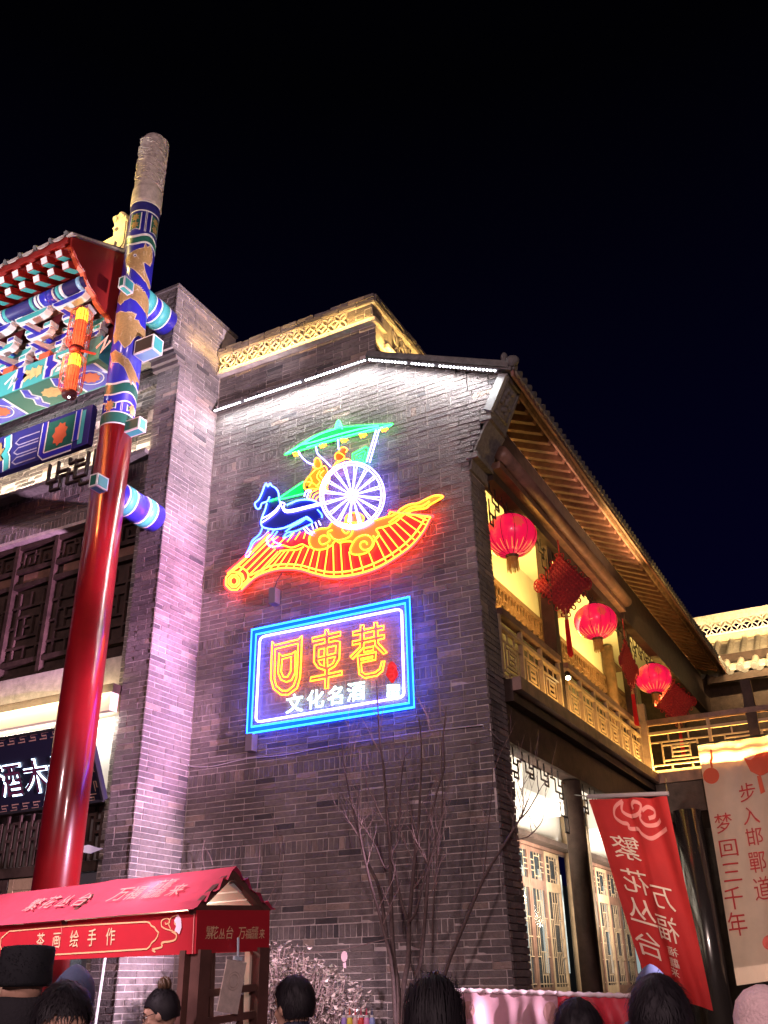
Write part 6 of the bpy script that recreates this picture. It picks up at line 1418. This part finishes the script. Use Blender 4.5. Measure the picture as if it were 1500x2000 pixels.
def fence_cloth(xa, xb, y0, y1, m_, label, prints):
    t = thing('fence_cloth', tuple(PY((xa + xb) / 2, y0 + 30, YC_)), label, 'cloth')
    TL, TR = PY(xa, y0, YC_), PY(xb, y1, YC_); BR, BL = Vector((TR.x, TR.y, 0.5)), Vector((TL.x, TL.y, 0.5)); cc = [TL, TR, BR, BL]
    rnd = [(random.uniform(0, 1), random.uniform(-2.2, 2.2), random.uniform(.04, .09)) for _ in range(7)]
    def wv(u, v):
        w = 0.0
        for a, sl, wd in rnd: q = (u - a - sl * v * .25) / wd; w += 0.035 * math.exp(-q * q)
        return w * min(1, v * 9) + 0.008 * sin(u * 40) * max(0, 1 - v * 12)
    m, fn = cloth(cc, 60, 30, wv); o = m.build('cloth', m_, t, smooth=True)
    m = MB(); n = 14
    m.tube([fn(k / 40, 0.006, 0.004 + 0.003 * sin(k * 2.3)) for k in range(41)], [0.016 + 0.004 * sin(k * 1.9) for k in range(41)], 8); m.build('top_hem', mat('hem_pale', (0.62, 0.50, 0.50), 0.8), t, smooth=True)
    for (u, v, r, asp, mm) in prints:
        q = MB(); patch(q, [(u + r * cos(a), v + r * asp * sin(a)) for a in [2 * pi * k / 18 for k in range(18)]], lambda a, b: fn(a, b, 0.004), 0.04); q.build('printed_spot', mm, o)
PNK = mat('cloth_pink', (0.52, 0.29, 0.33), 0.5, var=0.12, scale=4, trans=0.2); SPOT = mat('spot_red', (0.62, 0.16, 0.18), 0.7)
BRN = mat('print_brown', (0.33, 0.17, 0.15), 0.7)
fence_cloth(884, 1088, 1932, 1938, PNK, 'pale pink printed fence cloth at the foot of the brick pier', ((.17, .12, .09, .6, BRN), (.64, .2, .045, .3, SPOT), (.93, .12, .06, 1.1, BRN)))
fence_cloth(1089, 1330, 1939, 1946, mat('cloth_red', (0.55, 0.03, 0.05), 0.5, var=0.2, scale=3, trans=0.15), 'red printed fence cloth below the red hanging banner', ((.14, .13, .07, .5, SPOT), (.3, .2, .05, .5, PNK), (.22, .06, .06, .3, PNK)))
fp_ = thing('fence_post', tuple(PY(1087, 1950, 7.14)) if False else (PY(1087, 1950, 7.14).x, 7.14, 0), 'dark post between the pink and the red fence cloths', 'post')
m = MB(); m.tube([(PY(1087, 1950, 7.14).x, 7.14, 0), (PY(1087, 1950, 7.14).x, 7.14, 1.56)], 0.02, 8); m.build('shaft', METAL, fp_)

# ------------------------------------------------------------------ bare trees, shrub, wall twigs
BARK = mat('bark', (0.095, 0.062, 0.056), 0.85, var=0.35, scale=30, bump=0.6, bscale=60)
TWIG = mat('twig', (0.20, 0.135, 0.12), 0.8, var=0.2, scale=40)
def branch_tree(label, cat, name, stems, Yp, twigs=14, seed=3, r0=0.02):
    rnd = random.Random(seed); base = PY(stems[0][0][0], stems[0][0][1], Yp); t = thing(name, (base.x, base.y, 0), label, cat); tw = MB()
    def sprout(p, d, L, r, lvl):
        pts = [p]; q = p.copy(); dd = d.copy(); n = 5
        for k in range(n):
            dd = (dd + Vector((rnd.uniform(-.22, .22), rnd.uniform(-.12, .12), rnd.uniform(-.05, .25)))).normalized(); q = q + dd * (L / n)
            if q.y > 7.95: q.y = 7.95
            pts.append(q.copy())
            if lvl > 0 and rnd.random() < .55: sprout(q, (dd + Vector((rnd.uniform(-.8, .8), rnd.uniform(-.3, .2), rnd.uniform(-.1, .5)))).normalized(), L * rnd.uniform(.35, .6), r * .6, lvl - 1)
        tw.tube(pts, [r * (1 - .75 * k / n) for k in range(n + 1)], 4)
    for si, st in enumerate(stems):
        yo = rnd.uniform(-.12, .12); P = [PY(x, y, Yp + yo * min(1, i / 2)) for i, (x, y, *_) in enumerate(st)]
        if si == 0 or True:
            pass
        S_ = smooth(P, 3); n = len(S_); ra = (st[0][2] if len(st[0]) > 2 else r0); rs_ = [max(0.0022, 0.72 * ra * (1 - .82 * k / n)) for k in range(n)]
        m = MB(); m.tube(S_, rs_, 7); m.build('stem', BARK, t, smooth=True)
        for k in range(n):
            if k > n * .3 and rnd.random() < twigs / n:
                d = (S_[min(k + 1, n - 1)] - S_[k - 1]).normalized(); sd = Vector((rnd.choice((-1, 1)) * rnd.uniform(.3, 1), rnd.uniform(-.4, .1), rnd.uniform(.3, .9)))
                sprout(S_[k], (d * .6 + sd).normalized(), rnd.uniform(.18, .5), max(.0028, rs_[k] * .45), 1)
    tw.build('twigs', TWIG, t, kind='stuff')
    return t
q6 = lambda x, y: (480 + x / 2.885, 1600 + y / 2.885)
G = (775, 2140)
branch_tree('bare multi stemmed tree in front of the brick wall below the blue sign', 'tree', 'bare_tree', [
    [G + (0.035,), q6(860, 1000) , q6(835, 800), q6(820, 560), q6(815, 260), (762, 1640), (757, 1600), (752, 1540), (748, 1490), (742, 1450), (738, 1380), (735, 1330)],
    [G + (0.034,), q6(885, 980), q6(915, 800), q6(920, 600), q6(935, 400), q6(955, 200), (815, 1640), (818, 1600), (820, 1560), (823, 1490), (822, 1440), (818, 1400)],
    [G + (0.03,), q6(855, 960), q6(800, 700), q6(755, 400), q6(690, 250), (700, 1625), (690, 1580), (678, 1530), (672, 1490), (668, 1450)],
    [G + (0.028,), q6(960, 900), q6(985, 800), q6(1010, 560), q6(1030, 250), (838, 1640), (842, 1600), (855, 1540), (868, 1500), (866, 1440), (872, 1380)],
    [(795, 1795, 0.02), q6(870, 440), q6(845, 300), q6(820, 200), (778, 1640), (780, 1590), (782, 1540), (790, 1480), (800, 1470)],
    [(758, 1690, 0.014), q6(780, 270), q6(730, 150), q6(680, 60), (710, 1600), (698, 1590), (690, 1575)],
    [(800, 1800, 0.018), q6(960, 520), q6(995, 380), q6(1050, 200), q6(1090, 60), (862, 1600), (864, 1540), (862, 1460), (873, 1400)],
    [G + (0.026,), q6(830, 900), q6(770, 600), q6(700, 350), q6(650, 120), (700, 1600), (700, 1540)],
    [(845, 1860, 0.012), (846, 1780), (852, 1700), (856, 1640), (866, 1560)]], 7.55, 15, 5)
branch_tree('slim leaning sapling crossing the corner of the brick pier', 'tree', 'leaning_sapling', [
    [(835, 2060, 0.026), (868, 1905), (905, 1810), (945, 1715), (975, 1665), (1000, 1625), (1018, 1595), (1028, 1570), (1033, 1560)],
    [(1016, 1600, 0.010), (1030, 1585), (1045, 1560), (1052, 1545), (1050, 1530), (1048, 1490), (1045, 1465)],
    [(1018, 1596, 0.009), (1022, 1570), (1020, 1550), (1012, 1530), (1008, 1510)],
    [(1000, 1640, 0.008), (1030, 1635), (1055, 1610), (1062, 1590), (1063, 1570)],
    [(942, 1720, 0.009), (948, 1680), (955, 1600), (962, 1530), (960, 1480), (958, 1455)],
    [(1005, 1622, 0.007), (1016, 1590), (1014, 1560)]], 7.75, 5, 9, 0.02)
# leafy shrub
rnd = random.Random(21); sb = thing('leafy_shrub', (-5.05, 7.35, 0), 'dry leafed shrub behind the stall at the foot of the wall', 'shrub')
LEAFM = mat('dry_leaf', (0.20, 0.16, 0.12), 0.45, tone=[(0, (0.12, 0.11, 0.08)), (0.4, (0.26, 0.20, 0.16)), (0.8, (0.42, 0.34, 0.29)), (1, (0.18, 0.15, 0.12))], trans=0.15)
lv = MB(); st_ = MB()
for k in range(170):
    pxx = rnd.uniform(500, 700); base = Vector((-5.05 + rnd.uniform(-.25, .25), 7.4 + rnd.uniform(-.1, .1), 0))
    top_y = 1845 + max(0, (pxx - 570)) * 0.62 + rnd.uniform(0, 90) ** 1.0 + max(0, 530 - pxx) * 0.2
    tip = PY(pxx + rnd.uniform(-12, 30), top_y, 7.35 + rnd.uniform(-.35, .45))
    mid_ = base.lerp(tip, .55) + Vector((rnd.uniform(-.1, .1), rnd.uniform(-.1, .1), .12)); P = smooth([base, mid_, tip], 4); st_.tube(P, [.007 * (1 - .7 * i / len(P)) for i in range(len(P))], 4)
    for i in range(3, len(P)):
        for q in range(3):
            c = P[i] + Vector((rnd.uniform(-.05, .05), rnd.uniform(-.05, .05), rnd.uniform(-.04, .04))); a = rnd.uniform(0, 2 * pi); d = Vector((cos(a), sin(a), rnd.uniform(-.5, .6))).normalized(); w = d.cross(Vector((rnd.uniform(-.5, .5), rnd.uniform(-.5, .5), 1))).normalized(); n_ = d.cross(w); L = rnd.uniform(.035, .065); W2 = L * .24; cv_ = rnd.uniform(-.01, .014)
            lv.add([c, c + d * L * .3 + w * W2 + n_ * cv_, c + d * L * .7 + w * W2 * .8 + n_ * cv_, c + d * L - n_ * cv_, c + d * L * .7 - w * W2 * .8 + n_ * cv_, c + d * L * .3 - w * W2 + n_ * cv_, c + d * L * .5 - n_ * .004], [(0, 1, 6), (1, 2, 6), (2, 3, 6), (3, 4, 6), (4, 5, 6), (5, 0, 6)], rnd.random())
st_.build('stems', TWIG, sb, kind='stuff'); lv.build('leaves', LEAFM, sb, kind='stuff')
tw = thing('wall_twigs', (-6.2, 7.9, 0), 'thin dry creeper twigs climbing the wall behind the red stall roof', 'creeper')
m = MB()
for L_ in ([(400, 1640), (395, 1670), (402, 1720), (398, 1800)], [(415, 1690), (410, 1672), (400, 1655)], [(450, 1700), (458, 1680), (462, 1655), (470, 1640)], [(508, 1640), (505, 1700), (500, 1760)], [(522, 1762), (535, 1735), (543, 1710), (546, 1690)], [(520, 1800), (535, 1770), (552, 1740)], [(545, 1690), (548, 1660), (540, 1620), (530, 1590)], [(338, 1690), (336, 1650), (338, 1620)]):
    S_ = smooth([PY(x, y, 7.93) for x, y in L_], 3); m.tube(S_, [.0055 * (1 - .6 * k / len(S_)) for k in range(len(S_))], 4)
m.build('twigs', TWIG, tw, kind='stuff')
ch_ = thing('hanging_charm', tuple(PY(672, 1868, 7.5)), 'small pink paper charm hanging from a cord before the wall', 'charm')
m = MB(); P = PY(672, 1868, 7.5); m.prism([P + Vector((0.03 * cos(a), 0, 0.042 * sin(a) + .0)) for a in [2 * pi * k / 14 for k in range(14)]], (0, .006, 0)); m.prism([P + Vector((-.012, 0, -.05)), P + Vector((.014, 0, -.045)), P + Vector((.02, 0, -.09)), P + Vector((-.006, 0, -.085))], (0, .005, 0)); m.build('paper', mat('charm_pink', (0.75, 0.50, 0.55), 0.7), ch_)
m = MB(); m.tube(smooth([PY(x, y, 7.5) for x, y in ((560, 1862), (610, 1860), (660, 1857), (710, 1845), (765, 1832))]), .0035, 4); m.build('cord', TWIG, ch_)

# ------------------------------------------------------------------ people
SKIN = mat('skin', (0.52, 0.30, 0.21), 0.5, var=0.06, scale=20); HAIRM = mat('black_hair', (0.012, 0.009, 0.012), 0.6, spec=0.3)
HAIRB = mat('brown_hair', (0.10, 0.055, 0.03), 0.4); EYE_W = mat('eye_white', (0.75, 0.73, 0.7), 0.3); EYE_D = mat('eye_dark', (0.01, 0.008, 0.008), 0.2); LIP = mat('lip', (0.42, 0.10, 0.09), 0.4)
def remeshed(mb, name, m, parent, voxel, mtx):
    me = bpy.data.meshes.new('r'); me.from_pydata([tuple(v) for v in mb.v], [], mb.f); ob = bpy.data.objects.new('r', me); COL.objects.link(ob)
    md = ob.modifiers.new('r', 'REMESH'); md.mode = 'VOXEL'; md.voxel_size = voxel
    sm_ = ob.modifiers.new('s', 'SMOOTH'); sm_.iterations = 3; sm_.factor = 0.5
    dg = bpy.context.evaluated_depsgraph_get(); out = bpy.data.meshes.new_from_object(ob.evaluated_get(dg)); bpy.data.objects.remove(ob); bpy.data.meshes.remove(me)
    out.transform(mtx); out.polygons.foreach_set('use_smooth', [True] * len(out.polygons)); out.materials.clear(); out.materials.append(m); out.name = name
    o = bpy.data.objects.new(name, out); COL.objects.link(o); o.parent = parent; LOC[o] = LOC[parent]; return o
def limb(mb, pts, rs, n=10): 
    mb.tube(smooth(pts, 3), [rs[min(int(i / 3), len(rs) - 1)] + (rs[min(int(i / 3) + 1, len(rs) - 1)] - rs[min(int(i / 3), len(rs) - 1)]) * ((i % 3) / 3) for i in range(3 * (len(pts) - 1) + 1)], n)
    for p, r in ((pts[0], rs[0]), (pts[-1], rs[-1])): mb.ball(p, r * .98, nu=10, nv=7)
def person(top_px, depth, face_yaw, label, coat, trousers, hair='short', tilt=0.0, extra=None, face=True, headroll=0.0, hz=0.0):
    """top_px: where the top of the head shows; face_yaw: direction the face looks (0 = away from the camera along +Y)"""
    T = PD(top_px[0], top_px[1], depth); H = T.z - hz; sc_ = H / 1.70
    t = thing('person', (T.x, T.y, 0), label, 'person', 'people in the crowd')
    B = Matrix.Rotation(face_yaw, 4, 'Z') @ Matrix.Scale(sc_, 4)          # body, local metres for a 1.70 m person
    hc = Vector((0, 0.015, 1.585))
    HM = B @ Matrix.Translation(hc) @ Matrix.Rotation(-tilt, 4, 'X') @ Matrix.Rotation(headroll, 4, 'Y')
    # body: head, neck, hands and legs in one skin
    b = MB(); h = MB()
    h.ball((0, -0.012, 0.012), 0.074, 0.094, 0.100, 20, 14); h.ball((0, 0.030, -0.045), 0.056, 0.058, 0.068, 16, 10); h.ball((0, 0.055, -0.088), 0.028, 0.026, 0.024)
    h.ball((0, 0.072, 0.028), 0.05, 0.02, 0.03); h.tube([(0, 0.082, 0.02), (0, 0.100, -0.012), (0, 0.106, -0.030)], [0.008, 0.012, 0.015], 8); h.ball((0.011, 0.094, -0.032), 0.010); h.ball((-0.011, 0.094, -0.032), 0.010)
    for s in (-1, 1):
        h.ball((s * 0.038, 0.062, -0.025), 0.022, 0.018, 0.020); h.ball((s * 0.077, -0.006, -0.012), 0.010, 0.022, 0.032); h.ball((s * 0.03, 0.076, 0.022), 0.02, 0.012, 0.008)
    h.ball((0, 0.084, -0.058), 0.022, 0.011, 0.010)
    hm_inv = Matrix.Translation(hc) @ Matrix.Rotation(-tilt, 4, 'X') @ Matrix.Rotation(headroll, 4, 'Y')
    b.add([hm_inv @ v for v in h.v], h.f)
    limb(b, [Vector((0, -0.02, 1.36)), Vector((0, -0.015, 1.45)), Vector((0, -0.005, 1.55))], [0.075, 0.056, 0.056])
    for z, rx, ry in ((1.33, .15, .085), (1.2, .155, .1), (1.05, .135, .095), (0.92, .155, .105)): b.ball((0, 0, z), rx, ry, .13, 14, 9)
    for s in (-1, 1):
        limb(b, [Vector((s * .155, -.01, 1.37)), Vector((s * .205, -.01, 1.22)), Vector((s * .225, .0, 1.08)), Vector((s * .225, .05, .95)), Vector((s * .215, .09, .84))], [.052, .048, .04, .034, .026])
        hb = Vector((s * .213, .10, .80)); b.ball(hb, .018, .036, .045, 10, 7)
        for k, (dy, L) in enumerate(((-.024, .062), (-.008, .074), (.008, .07), (.024, .055))): limb(b, [hb + Vector((0, dy, -.03)), hb + Vector((-s * .004, dy + .004, -.03 - L * .55)), hb + Vector((-s * .016, dy + .008, -.03 - L))], [.0095, .009, .008], 6)
        limb(b, [hb + Vector((-s * .008, .028, .012)), hb + Vector((-s * .018, .05, -.01)), hb + Vector((-s * .024, .056, -.036))], [.011, .010, .009], 6)
        limb(b, [Vector((s * .085, 0, .90)), Vector((s * .095, .01, .68)), Vector((s * .095, .015, .48)), Vector((s * .095, -.01, .28)), Vector((s * .095, -.015, .08))], [.085, .07, .055, .052, .038])
        b.ball((s * .1, .05, .035), .04, .11, .035, 12, 7)
    remeshed(b, 'body', SKIN, t, 0.0095, B)
    j = MB()
    for z, rx, ry in ((1.40, .15, .085), (1.33, .185, .115), (1.2, .19, .13), (1.05, .18, .13), (0.90, .19, .135), (0.80, .19, .13)): j.ball((0, 0, z), rx, ry, .12, 16, 9)
    limb(j, [Vector((0, -.015, 1.40)), Vector((0, -.012, 1.475))], [.085, .078], 14)
    for s in (-1, 1): limb(j, [Vector((s * .15, -.01, 1.38)), Vector((s * .215, -.01, 1.22)), Vector((s * .235, .0, 1.08)), Vector((s * .232, .05, .95)), Vector((s * .22, .088, .85))], [.075, .068, .06, .052, .046])
    remeshed(j, 'jacket', coat, t, 0.014, B)
    q = MB()
    for s in (-1, 1): limb(q, [Vector((s * .085, 0, .90)), Vector((s * .098, .01, .68)), Vector((s * .098, .012, .48)), Vector((s * .098, -.01, .28)), Vector((s * .098, -.01, .1))], [.10, .086, .07, .066, .06])
    q.ball((0, 0, .88), .17, .12, .1); remeshed(q, 'trousers', trousers, t, 0.014, B)
    q = MB()
    for s in (-1, 1): q.ball((s * .1, .045, .045), .05, .125, .045, 12, 7); q.box(s * .1 - .045, s * .1 + .045, -.07, .15, 0.0, .025)
    remeshed(q, 'shoes', METAL, t, 0.012, B)
    # face details
    if face:
        e = MB(); d_ = MB(); br2 = MB()
        for s in (-1, 1):
            e.ball((s * .031, .0745, .004), .0125, .0085, .0085, 10, 7); d_.ball((s * .031, .0815, .004), .0058, .003, .0058, 8, 6); br2.tube([(s * .014, .090, .026), (s * .032, .087, .031), (s * .05, .074, .024)], [.003, .004, .002], 5)
        for mb, nm, mm in ((e, 'eyes', EYE_W), (d_, 'pupils', EYE_D), (br2, 'eyebrows', HAIRM)):
            mb.v = [HM @ v + LOC[t] for v in mb.v]; mb.build(nm, mm, t, smooth=True)
        l = MB(); l.tube([(-.02, .087, -.058), (-.008, .0955, -.055), (0, .0955, -.0565), (.008, .0955, -.055), (.02, .087, -.058)], [.002, .005, .005, .005, .002], 6); l.v = [HM @ v + LOC[t] for v in l.v]; l.build('lips', LIP, t, smooth=True)
    # hair
    rnd = random.Random(int(top_px[0])); hr = MB(); put = lambda v: HM @ Vector(v) + LOC[t]
    hm_ = HAIRM
    if hair in ('short', 'long', 'bun', 'bob'):
        cap = MB(); n1, n2 = 22, 12
        lo = {'short': -0.6, 'long': -0.75, 'bun': -0.55, 'bob': -0.7}[hair]
        for i in range(n2 + 1):
            for k in range(n1):
                a = 2 * pi * k / n1; fr = (1 + sin(a)) / 2           # 1 at the face
                low = lo + (0.36 - lo) * max(0, min(1, (fr - .45) / .35)); ph = pi / 2 - (pi / 2 - math.asin(max(-1, min(1, low)))) * i / n2
                r = 1.0 + 0.02 * sin(k * 5 + i * 3)
                cap.v.append(Vector((0.087 * cos(ph) * cos(a) * r, -0.014 + 0.106 * cos(ph) * sin(a) * r, 0.016 + 0.114 * sin(ph) * r)))
        for i in range(n2):
            for k in range(n1): cap.f.append((i * n1 + k, i * n1 + (k + 1) % n1, (i + 1) * n1 + (k + 1) % n1, (i + 1) * n1 + k)); cap.t.append(.5)
        hr.add([put(v) for v in cap.v], cap.f)
        N = 900
        for q in range(N):
            a = rnd.uniform(0, 2 * pi); fr = (1 + sin(a)) / 2; low = lo + (0.36 - lo) * max(0, min(1, (fr - .45) / .35)); sz = low + (1 - low) * rnd.random() ** .8; c_ = sqrt(max(0, 1 - sz * sz))
            nrm = Vector((c_ * cos(a), c_ * sin(a), sz)); p = Vector((nrm.x * .084, -.012 + nrm.y * .104, .016 + nrm.z * .113))
            side = nrm.cross(Vector((0, 0, 1))); side = side.normalized() if side.length > .05 else Vector((1, 0, 0)); down = side.cross(nrm).normalized() * -1
            if down.z > 0: down = -down
            if hair == 'short': L = rnd.uniform(.015, .032); pts = [p, p + (down * .8 + nrm * .16 + side * rnd.uniform(-.3, .3)) * L, p + (down * 1.5 + nrm * .06 + side * rnd.uniform(-.5, .5)) * L]
            elif hair in ('long', 'bob'):
                zb = (-.30 if hair == 'long' else -.13) + rnd.uniform(-.02, .02); rr = 1.10; rr = 1.16; e_ = Vector((cos(a) * .088 * rr, -.012 + min(sin(a), .25) * .105 * rr, -.03)); pts = [p, p + down * .04 + nrm * .012, e_ + Vector((0, 0, .02 + sz * .02)), Vector((e_.x * 1.12, e_.y - .006, (zb - .03) * .5)), Vector((e_.x * 1.16, e_.y * .98 - .012, zb))]
                if fr > .72: pts = pts[:2]
            else: pts = [p, p * .75 + Vector((0, -.05, .085)) * .25 + nrm * .02, Vector((0, -.055, .118))]
            if q % 9 == 0: pts = [pts[0]] + [x + nrm * rnd.uniform(.004, .016) + side * rnd.uniform(-.012, .012) for x in pts[1:]]
            w = side * (.0022 if q % 9 else .0009); vs = []
            for i, x in enumerate(pts): k2 = 1 - .6 * i / (len(pts) - 1); vs += [put(x - w * k2), put(x + w * k2)]
            hr.add(vs, [(2 * i, 2 * i + 1, 2 * i + 3, 2 * i + 2) for i in range(len(pts) - 1)])
        hr.build('hair', hm_, t, smooth=True)
        if hair == 'bun':
            bn = MB()
            for k in range(9):
                a0_ = rnd.uniform(0, 6.28); ax = Vector((rnd.uniform(-1, 1), rnd.uniform(-1, 1), rnd.uniform(-.4, .4))).normalized(); bx = ax.cross(Vector((0, 0, 1))).normalized(); r = rnd.uniform(.02, .034); bn.tube([put(Vector((0, -.055, .142)) + (ax * cos(z_) + bx.cross(ax) * sin(z_)) * r) for z_ in [2 * pi * i / 12 for i in range(12)]], .010, 6, closed=True)
            bn.ball(put((0, -.055, .142)), .032); bn.build('hair_bun', HAIRB, t, smooth=True)
    if extra: extra(t, put)
    return t
BLK = mat('black_coat', (0.015, 0.013, 0.018), 0.8, var=0.3, scale=20); NAVY = mat('navy_coat', (0.02, 0.022, 0.05), 0.75, var=0.3, scale=20); DENIM = mat('dark_denim', (0.02, 0.025, 0.04), 0.8); BLUEC = mat('blue_hood', (0.06, 0.075, 0.14), 0.7, var=0.2, scale=15); GREYC = mat('grey_coat', (0.06, 0.06, 0.07), 0.8)
def fur_hat(t, put):
    FUR = mat('black_fur', (0.010, 0.010, 0.014), 0.9)
    m = MB(); m.lathe([(0.098, 0.005), (0.108, 0.02), (0.104, 0.08), (0.106, 0.14), (0.10, 0.155), (0.06, 0.16)], (0, -0.012, 0), 22); m.v = [put((v.x, v.y * 1.14, v.z)) for v in m.v]; m.build('hat', FUR, t, smooth=True)
    f = MB(); r_ = random.Random(5)
    for k in range(700):
        a = r_.uniform(0, 6.283); z = r_.uniform(.01, .16); rr = .103; d = Vector((cos(a), sin(a), r_.uniform(-.6, .4))) * .014; p = Vector((rr * cos(a), -.012 + rr * sin(a) * 1.14, z)); w = Vector((-sin(a), cos(a), 0)) * .002; f.add([put(p - w), put(p + w), put(p + d)], [(0, 1, 2)])
    f.build('fur', FUR, t, kind='stuff')
def scarf(t, put):
    m = MB(); m.lathe([(0.075, -0.19), (0.105, -0.17), (0.112, -0.12), (0.102, -0.06), (0.09, -0.03), (0.078, -0.035)], (0, -0.025, 0), 24); m.v = [put((v.x, v.y * 1.05, v.z + 0.004 * sin(30 * v.x + 20 * v.z))) for v in m.v]; m.build('scarf', mat('black_scarf', (0.014, 0.012, 0.016), 0.9, bump=0.6, bscale=90), t, smooth=True)
def hood(t, put, m_=None, tip=0.0):
    m = MB(); n1, n2 = 24, 14
    for i in range(n2 + 1):
        for k in range(n1):
            a = 2 * pi * k / n1; ph = pi / 2 - pi * .86 * i / n2; z = .012 + .135 * sin(ph); r = cos(ph); pk = tip * max(0, 1 - i / 3.5)
            y = -.02 + .125 * r * sin(a)
            if sin(a) > .35 and i > 4: y = min(y, .06)
            m.v.append(Vector((.108 * r * cos(a), y - pk * .3, z + pk)))
    for i in range(n2):
        for k in range(n1):
            if sin(2 * pi * (k + .5) / n1) > .5 and i > 4: continue
            m.f.append((i * n1 + k, i * n1 + (k + 1) % n1, (i + 1) * n1 + (k + 1) % n1, (i + 1) * n1 + k)); m.t.append(.5)
    m.v = [put(v) for v in m.v]; m.build('hood', m_ or BLUEC, t, smooth=True)
def beanie(t, put):
    PK = mat('pink_knit', (0.78, 0.55, 0.54), 0.9, var=0.15, scale=60, bump=0.8, bscale=140)
    m = MB(); m.lathe([(0.092, -0.03), (0.097, -0.02), (0.097, 0.02), (0.093, 0.022), (0.092, 0.06), (0.078, 0.10), (0.05, 0.128), (0.012, 0.142)], (0, 0, 0), 28); m.v = [put((v.x, v.y * 1.18 - .012, v.z)) for v in m.v]; m.build('knit_hat', PK, t, smooth=True)
    r2 = MB()
    for k in range(28):
        a = 2 * pi * k / 28; r2.tube([put((rr * cos(a), rr * sin(a) * 1.18 - .012, z)) for rr, z in ((.0985, -.03), (.0995, -.02), (.0995, .02))], .004, 5)
    r2.build('rib_band', PK, t, smooth=True)
def glasses(t, put):
    m = MB()
    for s in (-1, 1):
        m.tube([put((s * .033 + .024 * cos(a), .100 - .006 * abs(cos(a)), .002 + .019 * sin(a))) for a in [2 * pi * k / 18 for k in range(18)]], .0022, 5, closed=True); m.tube([put((s * .056, .094, .006)), put((s * .078, .03, .008)), put((s * .08, -.015, .002))], .002, 5)
    m.tube([put((-.01, .100, .004)), put((0, .103, .007)), put((.01, .100, .004))], .0018, 5); m.build('glasses', METAL, t)
person((58, 1840), 4.1, radians(75), 'person in a tall black fur hat seen from behind at the stall', BLK, DENIM, None, 0.0, lambda t, p: (fur_hat(t, p), scarf(t, p)), True, hz=0.06)
person((126, 1926), 2.9, radians(-115), 'dark haired person bending toward the stall with face half hidden', BLK, DENIM, 'short', 0.25)
person((150, 1894), 5.0, radians(20), 'person in a slate blue pointed hood behind the dark heads', BLUEC, DENIM, None, 0.0, lambda t, p: hood(t, p, None, 0.015), False, hz=0.02)
person((322, 1936), 5.25, radians(118), 'woman with glasses and hair bun looking down inside the stall', BLK, DENIM, 'bun', 0.30, glasses)
person((578, 1911), 4.3, radians(75), 'person with dark hair in navy coat turned left below the shrub', NAVY, DENIM, 'short', 0.1)
person((846, 1909), 3.1, radians(14), 'person with long straight black hair in front of the tree trunk', BLK, DENIM, 'long', 0.0)
person((1126, 1957), 3.1, radians(30), 'shorter dark haired person before the red fence cloth', GREYC, DENIM, 'short', 0.05)
person((1281, 1912), 2.55, radians(12), 'person with short black hair standing under the red banner', BLK, DENIM, 'short', 0.0)
person((1270, 1890), 5.6, radians(15), 'person in a blue pointed hood hidden behind the short haired head', BLUEC, DENIM, None, 0.0, lambda t, p: hood(t, p, None, 0.02), False, hz=0.03)
person((1484, 1919), 2.6, radians(5), 'person in a pink knitted hat under the cream banner', GREYC, DENIM, None, 0.0, beanie, False, hz=0.03)
